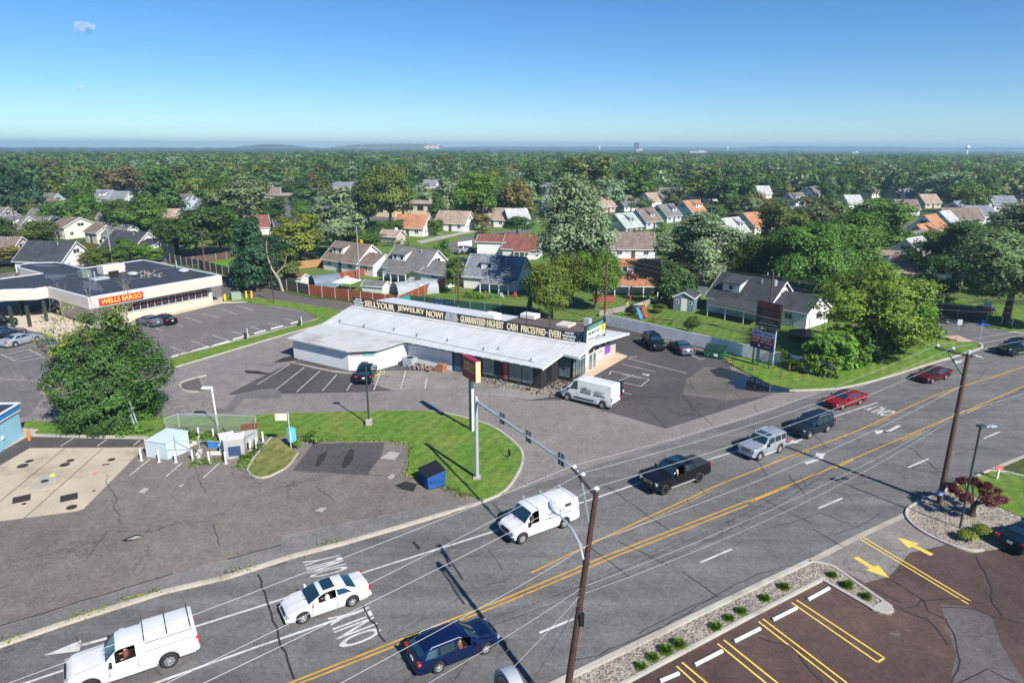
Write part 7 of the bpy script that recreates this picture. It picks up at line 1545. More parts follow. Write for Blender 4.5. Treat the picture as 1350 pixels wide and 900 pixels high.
for i, (x, y) in enumerate(((968, 483.5), (981, 486), (993, 489), (1040, 490), (1051, 484), (1044, 488.5), (1030, 498), (960, 479))):
    b = G(x, y); mb = MB(); mb.tube([(b.x, b.y, .08), (b.x, b.y, .75)], .09, 7); tag(mb.build('wooden_stake', mat('stake', (.28, .14, .08), .8)), 'short brown stake standing in the grass near the puddle', 'stake', 'short brown stakes near the puddle')
b = G(1308, 641); t = thing('marker_post', 'small white and red marker at the kerb end of the corner lawn', 'marker', G(1314, 632)); mb = MB(); mb.box((0, 0, .5), (.12, .12, 1.0)); mb.build('post', WHITE, t); mb = MB(); mb.box((0, 0, 1.0), (.6, .06, .35)); mb.build('board', mat('marker_red', (.6, .12, .08), .6), t)
t = thing('sign_board', 'white and red board standing before the dark fence on the side street', 'sign', G(1299, 419), R(60)); mb = MB(); mb.box((0, 0, 1.5), (.08, 1.0, 2.0)); mb.build('board', WHITE, t); mb = MB(); mb.box((-.06, 0, 1.2), (.04, .9, .9)); mb.build('picture', mat('marker_red', (.6, .12, .08)), t)
for x, y in ((1320, 427), (1334, 430)): b = G(x, y); mb = MB(); mb.tube([(b.x, b.y, 0), (b.x, b.y, 1.1)], .09, 7); tag(mb.build('bollard', WHITE), 'white bollard on the grass across the side street', 'bollard', 'white bollards across the side street')
# far landmarks
def far(x, d_, w_, z0, z1, m_, nm, lab, cat, dome=False):
    g_ = CAMM @ Vector(((x - 675) / F, (450 - 194) / F, -1)); g_.z = 0; g_.normalize(); p_ = g_ * d_; t = thing(nm, lab, cat, (p_.x, p_.y, 0))
    if dome:
        mb = MB(); mb.tube([(0, 0, 0), (0, 0, z1)], w_ * .18, 10); mb.build('stem', m_, t); mb = MB(); mb.blob((0, 0, z1), (w_ / 2, w_ / 2, w_ * .42), 16, 8); mb.build('tank', m_, t, smooth='all')
    else:
        mb = MB(); mb.box((0, 0, z1 / 2), (w_, w_ * .6, z1)); mb.build('wall', m_, t); mb = MB()
        for k in range(5): mb.box((0, -w_ * .3 - .1, z0 + (z1 - z0) * (k + .5) / 5), (w_ * .92, .3, (z1 - z0) / 11))
        mb.build('window_band', GLASS, t); mb = MB(); mb.box((w_ * .2, 0, z1 + .8), (w_ * .3, w_ * .3, 1.6)); mb.build('roof_box', m_, t)
FT = mat('far_tower', (.12, .13, .16), .6); FWH = mat('far_white', (.75, .74, .72), .6)
far(839, 3200, 20, 5, 46, FT, 'office_tower', 'dark office block standing above the far horizon', 'tower'); far(843, 3100, 26, 5, 19, FWH, 'office_building', 'pale low building at the foot of the dark office block', 'building')
far(1276, 2900, 15, 0, 30, FWH, 'water_tower', 'white water tower on the horizon at the right', 'water tower', True); far(790, 4200, 16, 0, 26, FWH, 'water_tower', 'tiny white water tower on the horizon near the middle', 'water tower', True)
far(959, 4200, 14, 0, 25, FWH, 'water_tower', 'tiny white water tower left of the long pale buildings', 'water tower', True); far(1128, 2600, 20, 2, 14, FWH, 'warehouse', 'tiny pale warehouse on the far right horizon', 'warehouse'); far(920, 2600, 60, 2, 13, FWH, 'warehouse', 'long pale warehouse on the horizon right of the tower', 'warehouse'); far(886, 1500, 24, 2, 13, mat('far_pink', (.6, .5, .48), .7), 'warehouse', 'pinkish long building among the far trees', 'warehouse')
# ------------------------------------------------------------------ trees
LEAFC = {'green': (.090, .170, .030), 'dark': (.062, .125, .030), 'bright': (.120, .225, .028), 'yellow': (.20, .24, .034), 'lime': (.150, .220, .032), 'silver': (.185, .255, .135), 'olive': (.120, .165, .034), 'brown': (.17, .14, .045), 'grey': (.135, .185, .080), 'pine': (.040, .092, .042), 'redleaf': (.11, .024, .034)}
LM = {k: leafmat('leaf_' + k, c, .28, .2 if k == 'silver' else .28) for k, c in LEAFC.items()}
def leaf_cloud(centres, sig, n_per, size, rng_, crown_c, up=.35, flat=.6):
    """small kite-shaped leaf faces around clump centres; returns verts, faces"""
    nC = len(centres); n_ = nC * n_per
    c = np.repeat(np.asarray(centres), n_per, 0); off = rng_.normal(0, 1, (n_, 3)) * np.asarray([sig, sig, sig * flat])
    p_ = c + off
    out = p_ - np.asarray(crown_c); out /= np.linalg.norm(out, axis=1)[:, None] + 1e-6
    co_ = off / (np.linalg.norm(off, axis=1)[:, None] + 1e-6); nr = out * .6 + co_ * .45 + rng_.normal(0, .38, (n_, 3)) + np.array([0, 0, up]); nr /= np.linalg.norm(nr, axis=1)[:, None]
    a = rng_.normal(0, 1, (n_, 3)); t1 = np.cross(nr, a); t1 /= np.linalg.norm(t1, axis=1)[:, None] + 1e-6; t2 = np.cross(nr, t1)
    s_ = size * rng_.uniform(.6, 1.35, (n_, 1))
    v = np.stack([p_ - t1 * s_, p_ - t2 * s_ * .55 + nr * s_ * .12, p_ + t1 * s_ * .9, p_ + t2 * s_ * .55], 1).reshape(-1, 3)
    return v
def mesh_quads(name, v, mats_, mi=None):
    me = bpy.data.meshes.new(name); n_ = len(v); k = n_ // 4
    me.vertices.add(n_); me.vertices.foreach_set('co', np.asarray(v, dtype=np.float32).ravel()); me.loops.add(n_); me.loops.foreach_set('vertex_index', np.arange(n_, dtype=np.int32))
    me.polygons.add(k); me.polygons.foreach_set('loop_start', np.arange(0, n_, 4, dtype=np.int32)); 
    try: me.polygons.foreach_set('loop_total', np.full(k, 4, dtype=np.int32))
    except Exception: pass
    for m in mats_: me.materials.append(m)
    if mi is not None: me.polygons.foreach_set('material_index', np.asarray(mi, dtype=np.int32))
    me.update(); return me
def crown_points(rng_, rx, rz, zc, shape, nclump):
    """clump centres over the outside of several overlapping lobes"""
    pts = []
    if shape == 'cone':
        for i in range(nclump):
            f_ = rng_.uniform(0, 1) ** .8; a = rng_.uniform(0, 2 * np.pi); lay = 1 + .22 * math.sin(f_ * 26); r_ = rx * (1 - f_) ** .85 * lay * rng_.uniform(.55, 1.0)
            pts.append((r_ * math.cos(a), r_ * math.sin(a), zc - rz + 2 * rz * f_))
        return pts
    K = {'round': 12, 'tall': 13, 'spread': 14, 'airy': 16}[shape]; lobes = []
    for i in range(K):
        a = 2 * np.pi * i / K * 2.4 + rng_.uniform(-.5, .5); e = rng_.uniform(-.75, 1.0); q = math.sqrt(max(0, 1 - e * e))
        k = rng_.uniform(.42, .84); lobes.append((rx * k * q * math.cos(a), rx * k * q * math.sin(a), zc + rz * k * e * 1.08, rng_.uniform(.22, .48) * (1.05 - .25 * (k > .7)) * (1 if shape != 'airy' else .72)))
    lobes.append((0, 0, zc, .5 if shape != 'airy' else .3))
    while len(pts) < nclump:
        lx, ly, lz, lr = lobes[rng_.integers(len(lobes))]; d = rng_.normal(0, 1, 3); d /= np.linalg.norm(d)
        if d[2] < -.55 and rng_.random() < .6: continue
        r_ = rng_.uniform(.75, 1.05); p_ = (lx + d[0] * lr * rx * r_, ly + d[1] * lr * rx * r_, lz + d[2] * lr * rz * r_)
        deep = sum(1 for (x, y, z, q) in lobes if ((p_[0] - x) / (q * rx)) ** 2 + ((p_[1] - y) / (q * rx)) ** 2 + ((p_[2] - z) / (q * rz)) ** 2 < .55)
        if deep and rng_.random() < .85: continue
        pts.append(p_)
    return pts
def make_tree_meshes(seed, shape, nclump, nper, size, hgt=12.0, rx=5.0, sig=.55, low=.24, limbs=7):
    rng_ = np.random.default_rng(seed); z0 = hgt * low; rz = (hgt - z0) / 2; zc = z0 + rz
    c = crown_points(rng_, rx * .93, rz * .95, zc, shape, nclump)
    v = leaf_cloud(c, sig, nper, size, rng_, (0, 0, zc - rz * .3))
    v[:, 2] = np.maximum(v[:, 2], .25)
    crown = mesh_quads('crown', v, [LM['green']])
    mb = MB(); r0 = hgt * .022 + .06; lean = rng_.uniform(-.3, .3, 2)
    top_ = Vector((lean[0], lean[1], hgt * (.8 if shape == 'cone' else .62))); mb.tube([(0, 0, 0), (0, 0, .3), tuple(top_ * .35), tuple(top_ * .7), tuple(top_)], [r0 * 1.5, r0, r0 * .8, r0 * .5, r0 * .2], 8)
    if shape != 'cone':
        for i in range(limbs):
            a = 2 * math.pi * i / limbs + rng_.uniform(-.3, .3); b0 = top_ * rng_.uniform(.38, .8); tgt = Vector((math.cos(a) * rx * .62, math.sin(a) * rx * .62, zc + rz * rng_.uniform(-.3, .55)))
            mid = b0.lerp(tgt, .5) + Vector((0, 0, -.3)); mb.tube([tuple(b0), tuple(mid), tuple(tgt)], [r0 * .42, r0 * .28, r0 * .1], 6)
            for j in range(2): t2 = tgt + Vector(rng_.uniform(-1, 1, 3)) * rx * .3; mb.tube([tuple(mid), tuple(t2)], [r0 * .2, r0 * .06], 4)
    me = bpy.data.meshes.new('trunk'); me.from_pydata(mb.v, [], mb.f); me.materials.append(BARK); me.update()
    return crown, me, hgt, rx
PROTO = {}
def proto(shape, lod, var):
    k = (shape, lod, var)
    if k not in PROTO:
        nc, npf, sz, sg_ = {0: (260, 95, .17, .52), 1: (170, 52, .26, .55), 2: (110, 26, .42, .62)}[lod]
        if shape == 'airy': sg_ *= .75
        if shape == 'cone': sg_ *= .7
        PROTO[k] = make_tree_meshes(hash((len(shape) * 7 + lod * 31 + var * 101)) % 9999, shape, nc, npf, sz, 12.0, {'round': 5.0, 'tall': 4.0, 'spread': 6.2, 'airy': 5.0, 'cone': 3.0}[shape], sg_, {'round': .10, 'tall': .10, 'spread': .14, 'airy': .13, 'cone': .06}[shape])
    return PROTO[k]
NT_ = [0]; TREES = []
def tree(loc, hgt, width, colour, shape='round', lod=1, label='', group=None, bark=None, name=None, cat='tree'):
    NT_[0] += 1; cr, tk, ph, prx = proto(shape, lod, NT_[0] % 3)
    t = thing(name or ('conifer' if shape == 'cone' else 'tree'), label, cat, (loc[0], loc[1], 0), random.uniform(0, 6.28), group)
    s_ = (width / 2 / prx, width / 2 / prx, hgt / ph)
    for nm, me in (('trunk', tk), ('crown', cr)):
        o = bpy.data.objects.new(nm, me); COL.objects.link(o); o.parent = t; o.scale = s_
        sl_ = o.material_slots[0]; sl_.link = 'OBJECT'; sl_.material = (bark or BARK) if nm == 'trunk' else LM[colour]
    TREES.append((loc[0], loc[1], width / 2)); return t
def ptree(x, yb, yt, w_, colour, shape, label, lod=None, bark=None):
    b = G(x, yb); d = math.hypot(b.x, b.y); h = height_at(b, yt); sl_ = math.hypot(d, H); wid = w_ * sl_ / F * 1.02
    lod = lod if lod is not None else (0 if d < 110 else 1 if d < 260 else 2); return tree(b, h, wid, colour, shape, lod, label, bark=bark)
hero = ptree(147, 560, 388, 132, 'green', 'round', 'big leafy tree with bare dead branches near the blue building', 0)
h0 = [c for c in hero.children if c.name.startswith('crown')][0]
hero.rotation_euler = (0, 0, R(33)); hero.scale = (1, 1, 1)
for c_ in hero.children: c_.scale = (1, 1, 1.14)
hg = np.random.default_rng(5); HL = [(.3, 0, 3.6, 3.0), (-2.1, .5, 3.6, 2.3), (2.5, -.3, 3.7, 2.3), (2.5, .5, 1.6, 1.7), (-2.2, -.5, 1.6, 1.5), (1.5, .8, 6.2, 2.0), (-.9, -.6, 6.2, 1.9), (1.0, .2, 7.9, 1.3), (-2.6, .4, 5.6, 1.3), (3.3, .2, 5.4, 1.5), (0, -1.6, 1.8, 2.1), (1.2, 1.4, 1.8, 2.2), (4.3, 0, 4.1, 1.2), (-3.6, .2, 4.2, .9), (-.6, 0, 8.6, .7)]
cp = []
while len(cp) < 560:
    l_ = HL[hg.choice(len(HL), p=np.array([q[3] ** 2 for q in HL]) / sum(q[3] ** 2 for q in HL))]; d_ = hg.normal(0, 1, 3); d_ /= np.linalg.norm(d_); r_ = l_[3] * hg.uniform(.72, 1.08); p_ = (l_[0] + d_[0] * r_, l_[1] + d_[1] * r_, max(.3, l_[2] + d_[2] * r_))
    if any((p_[0] - q[0]) ** 2 + (p_[1] - q[1]) ** 2 + (p_[2] - q[2]) ** 2 < (q[3] * .68) ** 2 for q in HL) and hg.random() < .9: continue
    cp.append(p_)
v1 = leaf_cloud(cp, .36, 92, .13, hg, (0, 0, 3)); sp_ = [(hg.normal(-2.6, .8), hg.normal(0, .8), hg.normal(7.9, .8)) for _ in range(42)] + [(hg.normal(1.5, .7), hg.normal(0, .8), hg.normal(8.6, .6)) for _ in range(16)]
v2 = leaf_cloud(sp_, .35, 26, .11, hg, (0, 0, 5)); c2 = mesh_quads('crown', np.concatenate([v1, v2]), [LM['green'], LM['yellow']], np.concatenate([np.zeros(len(v1) // 4, dtype=np.int32), np.ones(len(v2) // 4, dtype=np.int32)]))
h0.data = c2; HS = (1.1, 1.1, 1.0)
for q_, m_ in zip(h0.material_slots, (LM['dark'], LM['yellow'])): q_.link = 'OBJECT'; q_.material = m_
 
rt = random.Random(12); mb = MB()
def twig(a, d, L_, r_, depth):
    pts = [a]; dd = d.copy()
    for i in range(3): dd = (dd + Vector((rt.uniform(-.25, .25), rt.uniform(-.25, .25), rt.uniform(-.1, .2)))).normalized(); pts.append(pts[-1] + dd * L_ / 3)
    mb.tube([tuple(q) for q in pts], [r_, r_ * .75, r_ * .5, r_ * .25], 4)
    if depth:
        for q in pts[1:]:
            for _ in range(2): twig(q, (dd + Vector((rt.uniform(-1, 1), rt.uniform(-1, 1), rt.uniform(-.2, .8)))).normalized(), L_ * .5, r_ * .45, depth - 1)
for k in range(12):
    mb = MB(); a = 2 * math.pi * k / 12; out = .5 if k % 2 else .95; twig(Vector((math.cos(a) * 4.3 * out * HS[0], math.sin(a) * 4.3 * out * HS[0], (9.2 if k % 2 else 5.0) * HS[2])), Vector((math.cos(a) * (.5 if k % 2 else 1), math.sin(a) * (.5 if k % 2 else 1), 1.0 if k % 2 else .25)).normalized(), 3.0, .035, 2); mb.build('bare_branch', BARKL, hero)
ptree(727, 428, 324, 80, 'lime', 'round', 'full yellow-green tree standing behind the roof sign', 0)
ptree(752, 398, 243, 100, 'silver', 'tall', 'tall silvery maple rising behind the yellow-green tree', 0, BARKL)
ptree(785, 408, 322, 66, 'bright', 'round', 'green tree tucked between the silvery maple and the orange roof', 0)
ptree(916, 392, 278, 118, 'silver', 'airy', 'broad silvery tree between the orange-roofed house and the dark trees', 0, BARKL)
ptree(1000, 385, 300, 90, 'dark', 'round', 'dark green tree right behind the charcoal-roofed house', 0)
ptree(1058, 400, 285, 100, 'green', 'round', 'large green tree behind the white gable wing', 0)
ptree(1105, 385, 270, 105, 'green', 'round', 'rounded green tree in the big cluster left of the tan-brown roof', 0)
ptree(1150, 345, 262, 85, 'green', 'round', 'green tree at the right end of the big cluster', 1)
ptree(1085, 330, 245, 90, 'grey', 'round', 'grey-green tree at the top of the big cluster', 1)
ptree(1030, 330, 255, 70, 'olive', 'round', 'olive tree above the big dark cluster', 1)
ptree(1150, 474, 352, 142, 'lime', 'spread', 'wide yellow-green tree spreading over the verge above the red sedan', 0)
ptree(1178, 466, 390, 84, 'bright', 'round', 'lower green half of the spreading tree group by the verge', 0)
ptree(1325, 425, 290, 125, 'grey', 'round', 'big grey-green tree over the dark fence by the side street', 0)
ptree(1262, 376, 285, 95, 'dark', 'round', 'dark tree behind the flat-roofed white shed', 0)
ptree(1228, 345, 292, 60, 'olive', 'round', 'brownish-green tree between the row of gables and the dark tree', 1)
ptree(1226, 405, 362, 58, 'dark', 'spread', 'small dark tree on the lawn in front of the flat-roofed shed', 0)
ptree(1350, 350, 262, 70, 'grey', 'round', 'grey-green tree cut by the right edge', 1)
ptree(912, 440, 415, 22, 'green', 'round', 'small bush on the lawn above the white wall', 0)
ptree(838, 412, 398, 18, 'olive', 'round', 'small shrub beside the play set', 0); ptree(870, 412, 400, 20, 'olive', 'round', 'low shrub row end near the grey shed', 0)
# left half
L_ = [(103, 308, 256, 66, 'green', 'spread', 'round green tree in the middle of the left houses'), (188, 318, 252, 64, 'green', 'round', 'broad green tree right of the white gables'), (158, 300, 262, 50, 'green', 'round', 'green tree touching the broad one on its left'),
 (262, 342, 258, 88, 'dark', 'round', 'large dark tree over the lawn with the dull red fence'), (235, 335, 280, 50, 'dark', 'round', 'dark tree leaning left of the large one'), (292, 335, 272, 60, 'green', 'round', 'mid green tree right of the large dark tree'), (215, 290, 222, 60, 'dark', 'round', 'tall dark tree above the broad green one'),
 (318, 300, 218, 84, 'grey', 'round', 'large grey-green tree in the upper left'), (290, 300, 232, 50, 'green', 'round', 'green tree at the left foot of the large grey-green one'), (340, 384, 286, 44, 'pine', 'cone', 'tall dark pine by the lane, left of the pair'), (326, 380, 292, 40, 'pine', 'cone', 'dark pine beside the taller pine by the lane'), (362, 378, 310, 46, 'pine', 'round', 'dark evergreen clump right of the pines'),
 (396, 352, 276, 78, 'yellow', 'airy', 'yellow-green tree above the tan fence'), (376, 376, 322, 56, 'olive', 'airy', 'tree with a pale bare trunk below the yellow-green tree'), (447, 340, 247, 78, 'silver', 'airy', 'silvery tree with pale limbs behind the grey pole'), (478, 335, 300, 60, 'green', 'round', 'green shrubs and trees right of the silvery one'),
 (515, 302, 214, 78, 'olive', 'spread', 'big spreading olive-green tree in front of the school'), (486, 300, 240, 48, 'dark', 'round', 'dark tree left of the spreading olive one'), (521, 318, 282, 28, 'green', 'round', 'small tree standing before the orange-brown roof'), (574, 310, 284, 24, 'bright', 'round', 'young bright tree between the orange-brown and brown roofs'),
 (627, 298, 226, 62, 'bright', 'round', 'large bright green tree behind the brown roofs'), (590, 284, 234, 36, 'silver', 'round', 'pale tree left of the large bright one'), (577, 292, 255, 26, 'green', 'cone', 'pointed evergreen between the school hall and the brown roof'), (635, 304, 282, 30, 'brown', 'round', 'rusty shrub between the two brown roofs'),
 (682, 312, 278, 42, 'dark', 'round', 'dark maple between the brown roof and the red bungalow'), (655, 290, 235, 46, 'dark', 'round', 'dark tree behind the second brown roof'), (770, 270, 196, 66, 'olive', 'round', 'big dark olive oak crossing the skyline'), (742, 270, 215, 40, 'dark', 'round', 'dark tree left of the big olive oak'), (702, 268, 214, 50, 'dark', 'round', 'dark round tree right of the bright green one'),
 (806, 278, 230, 36, 'silver', 'round', 'small silvery tree right of the big oak'), (838, 268, 214, 56, 'green', 'round', 'green tree behind the tan-roofed far house'), (784, 286, 268, 24, 'olive', 'round', 'round olive shrub left of the far tan roof'), (844, 282, 258, 34, 'grey', 'round', 'blue-green spruce-like tree between the far roofs'), (888, 272, 246, 34, 'grey', 'round', 'grey shrub tree before the pale far house'),
 (925, 272, 218, 58, 'olive', 'round', 'olive tree behind the orange-patch roof'), (958, 280, 226, 58, 'dark', 'round', 'dark tree behind the bright pale roof'), (976, 278, 240, 46, 'dark', 'round', 'second dark tree behind the bright pale roof'), (1240, 268, 224, 70, 'silver', 'spread', 'wide silvery tree in the far right row'), (1290, 262, 228, 44, 'grey', 'round', 'grey-green tree right of the wide silvery one'), (1302, 276, 246, 34, 'green', 'cone', 'pointed green tree beside the two-storey house'),
 (48, 298, 262, 20, 'olive', 'round', 'small tree by the left white dormer house'), (55, 326, 290, 44, 'olive', 'round', 'mixed tree in front of the pale blue left house'), (18, 350, 318, 50, 'brown', 'round', 'brownish tree at the left edge by the black roof'), (2, 330, 280, 34, 'dark', 'round', 'dark tree at the left edge'), (24, 292, 232, 66, 'pine', 'spread', 'dark blue-green evergreens in the upper left'), (8, 282, 215, 50, 'pine', 'round', 'dark evergreen at the upper left edge'),
 (56, 346, 328, 14, 'bright', 'cone', 'clipped bright evergreen cone left of a pair behind the bank'), (70, 347, 324, 16, 'bright', 'cone', 'clipped bright evergreen cone right of a pair behind the bank'), (108, 350, 312, 34, 'brown', 'round', 'red-brown tinged tree behind the bank roof'), (128, 352, 322, 44, 'olive', 'round', 'olive bushes behind the bank roof, left of the pole'), (148, 350, 326, 36, 'green', 'round', 'green bushes at the foot of the leaning pole'), (172, 346, 308, 30, 'green', 'round', 'dense dark bush in front of the dark grey roof'), (196, 346, 318, 40, 'bright', 'round', 'light green bushes right of the dark grey roofed house'),
 (205, 290, 250, 44, 'green', 'round', 'green tree at the back of the left houses'), (70, 240, 210, 56, 'brown', 'round', 'large rusty brown tree in the upper left'), (80, 268, 228, 50, 'olive', 'airy', 'thin grey-limbed tree over the left roofs'), (160, 262, 212, 54, 'brown', 'airy', 'brownish half-bare tree above the left houses'), (238, 268, 216, 40, 'olive', 'round', 'olive tree behind the tall dark one'), (400, 270, 240, 40, 'dark', 'round', 'dark tree left of the silvery tree'), (398, 292, 262, 30, 'green', 'round', 'round bush tree on the school lot'), (360, 300, 250, 40, 'dark', 'round', 'dark tree over the small maroon roof')]
for q in L_: ptree(*q)
def hedge(pts, w_, h, colour, label, name='hedge', n_per=26, size=.16, dens=3):
    pts = refine(pts, .5); rng_ = np.random.default_rng(int(pts[0].x * 10) % 999); c = []
    for p_ in pts:
        for _ in range(dens): c.append((p_.x + rng_.uniform(-w_, w_) / 2, p_.y + rng_.uniform(-w_, w_) / 2, rng_.uniform(min(.2, h * .2), h)))
    v = leaf_cloud(c, .22, n_per, size, rng_, tuple(np.mean(np.asarray(c), 0) - [0, 0, 1])); v[:, 2] = np.maximum(v[:, 2], .02)
    o = bpy.data.objects.new(name, mesh_quads(name, v, [LM[colour]])); COL.objects.link(o); return tag(o, label, 'hedge' if name == 'hedge' else 'shrub')
hedge(px((504, 325), (533, 324)), 2.4, 1.6, 'dark', 'clipped dark hedge in front of the orange-brown roofed house')
hedge(px((1036, 485), (1060, 491), (1099, 499)), 1.5, 2.2, 'bright', 'leafy vine hedge draped over the end of the white wall', n_per=50, dens=6)
hedge(px((1078, 490), (1095, 490), (1118, 478)), 3.2, 4.6, 'bright', 'shaggy mass of vines and bushes at the wall end left of the spreading tree', n_per=60, size=.2, dens=22)
hedge(px((1120, 478), (1150, 466), (1185, 452)), 3.5, 3.4, 'green', 'thick bushes under the spreading tree above the verge', n_per=50, size=.2, dens=18)
hedge(px((1190, 440), (1215, 426)), 3.0, 3.4, 'bright', 'bushes filling the corner by the side street', n_per=50, size=.2, dens=18)
hedge(px((1000, 474), (1050, 487)), .6, .7, 'green', 'low vines growing along the top of the white wall'); 
hedge(px((395, 585), (405, 586), (411, 584)), 1.4, .9, 'green', 'round bush beside the blue air machine', 'shrub', 40)
hedge(px((100, 568), (150, 571), (190, 572)), 1.6, .8, 'green', 'low weedy growth under the big leafy tree', 'undergrowth_bush', 22)
hedge(px((230, 579), (262, 582), (300, 583)), 1.6, .8, 'green', 'overgrown weeds inside the wire enclosure', 'weedy_bush', 26)
hedge(px((345, 588), (325, 604), (320, 616)), .5, .3, 'green', 'weeds along the left side of the dry grass island', 'weed_strip', 14)
hedge(px((252, 612), (275, 612), (290, 608)), .6, .25, 'bright', 'weeds at the front of the wire enclosure', 'weed_strip', 10)
hedge(px((615, 392), (640, 394)), 1.2, .9, 'bright', 'green bushes at the foot of the slate-roofed house'); hedge(px((850, 448), (900, 457)), .3, .1, 'green', 'thin weeds at the foot of the white wall', 'weed_strip', 8)
for pts in ([(95, 816), (140, 803)], [(170, 791), (210, 780)], [(300, 757), (330, 749)], [(425, 719), (447, 714)], [(0, 848), (20, 842)]): hedge(px(*pts), .22, .09, 'yellow', 'dry weeds sprouting from the old roadside kerb', 'weed_strip', 8, .09)['group'] = 'weeds along the old roadside kerb'
for pts in ([(410, 581), (507, 581), (540, 585)], [(540, 590), (538, 626), (558, 632)], [(560, 634), (590, 645), (618, 655)], [(200, 578), (240, 577), (300, 581), (345, 579)]): hedge(px(*pts), .35, .08, 'yellow', 'ragged dry grass edge where the lawn meets the old asphalt', 'weed_strip', 9, .09)['group'] = 'ragged grass edges of the lawn'
# bed shrubs
for (x, y, s_) in ((1097, 759, .38), (1117, 773, .5), (1141.5, 787.5, .4), (1033.6, 775, .42), (1008, 790, .4), (977.5, 807, .42), (961, 816, .38), (944, 828, .46), (895, 851, .5), (878, 859, .5), (860, 868, .4), (845, 880, .38)):
    g = G(x, y, .05); rng_ = np.random.default_rng(int(x)); th = rng_.uniform(0, 6.28, 420); ph = rng_.uniform(.05, 1.35, 420)
    t = thing('bedding_shrub', 'small spiky green shrub in the line down the gravel bed', 'shrub', g, 0, 'small shrubs down the gravel bed'); v = []
    for a, e in zip(th, ph):
        L__ = s_ * .82 * rng_.uniform(.7, 1.25); d = np.array([math.cos(a) * math.cos(e), math.sin(a) * math.cos(e), math.sin(e) * .9]); s2 = np.array([-math.sin(a), math.cos(a), 0]) * .028
        v += [d * .04 - s2, d * .04 + s2, d * L__ + s2 * .4, d * L__ - s2 * .4]
    o = bpy.data.objects.new('foliage', mesh_quads('foliage', np.array(v), [LM['lime'], LM['bright']], rng_.integers(0, 2, len(v) // 4))); COL.objects.link(o); o.parent = t
for (x, y, lb) in ((1274, 712, 'round yellow-green shrub in the gravel nearest the kerb'), (1294, 705, 'round yellow-green shrub behind the first one by the teal sedan')):
    g = G(x, y, .05); rng_ = np.random.default_rng(int(x)); c = [(math.cos(a) * q * .5, math.sin(a) * q * .5, .3 + .28 * math.sqrt(max(0, 1 - q * q))) for a, q in zip(rng_.uniform(0, 6.3, 90), rng_.uniform(0, 1, 90) ** .5)]
    v = leaf_cloud(c, .10, 40, .05, rng_, (0, 0, .1)); t = thing('round_shrub', lb, 'shrub', g); o = bpy.data.objects.new('foliage', mesh_quads('foliage', v, [LM['yellow']])); COL.objects.link(o); o.parent = t
    mb = MB(); mb.tube([(0, 0, 0), (0, 0, .35)], .05, 6); mb.build('stem', BARK, t)
# red-leaved tree
b = G(1281, 679, .07); t = thing('tree', 'small purple-red leaved tree with a thick fan of bare limbs in the gravel', 'tree', b); mb = MB(); mb.tube([(0, 0, 0), (0, 0, .25), (0, 0, .95)], [.30, .2, .19], 10)
c = []
def br(a, d, L_, r_, dep):
    e = a + d * L_; mb.tube([tuple(a), tuple(a.lerp(e, .5) + Vector((0, 0, -.03))), tuple(e)], [r_, r_ * .8, r_ * .6], 5)
    if dep == 0: c.append(tuple(e)); c.append(tuple(a.lerp(e, .6))); return
    for _ in range(3): br(e, (d + Vector((rt.uniform(-.6, .6), rt.uniform(-.6, .6), rt.uniform(-.25, .3)))).normalized(), L_ * .72, r_ * .62, dep - 1)
for k in range(10): a = 2 * math.pi * k / 10; q = rt.uniform(.7, 1.1); br(Vector((0, 0, .85)), Vector((math.cos(a) * q, math.sin(a) * q, rt.uniform(.35, 1.0))).normalized(), .85, .075, 2)
mb.build('trunk', mat('bark_dark', (.045, .035, .035), .9, .3, 3), t)
rng_ = np.random.default_rng(4); v = leaf_cloud(c, .13, 46, .07, rng_, (0, 0, 1)); o = bpy.data.objects.new('crown', mesh_quads('crown', v, [LM['redleaf']])); COL.objects.link(o); o.parent = t
# bare pale tree by the pines
b = G(373, 384); t = thing('dead_tree', 'pale leaning bare trunk beside the lane fence', 'tree', b); mb = MB(); mb.tube([(0, 0, 0), (-.5, 0, 2.2), (-1.6, 0, 4), (-2.4, .3, 6.5), (-2.2, .2, 9)], [.26, .2, .17, .12, .06], 8); mb.build('trunk', BARKL, t); mb = MB(); mb.tube([(-1.0, 0, 3.1), (.6, .3, 4.6), (1.2, .2, 6.5)], [.12, .09, .04], 6); mb.build('limb', BARKL, t)

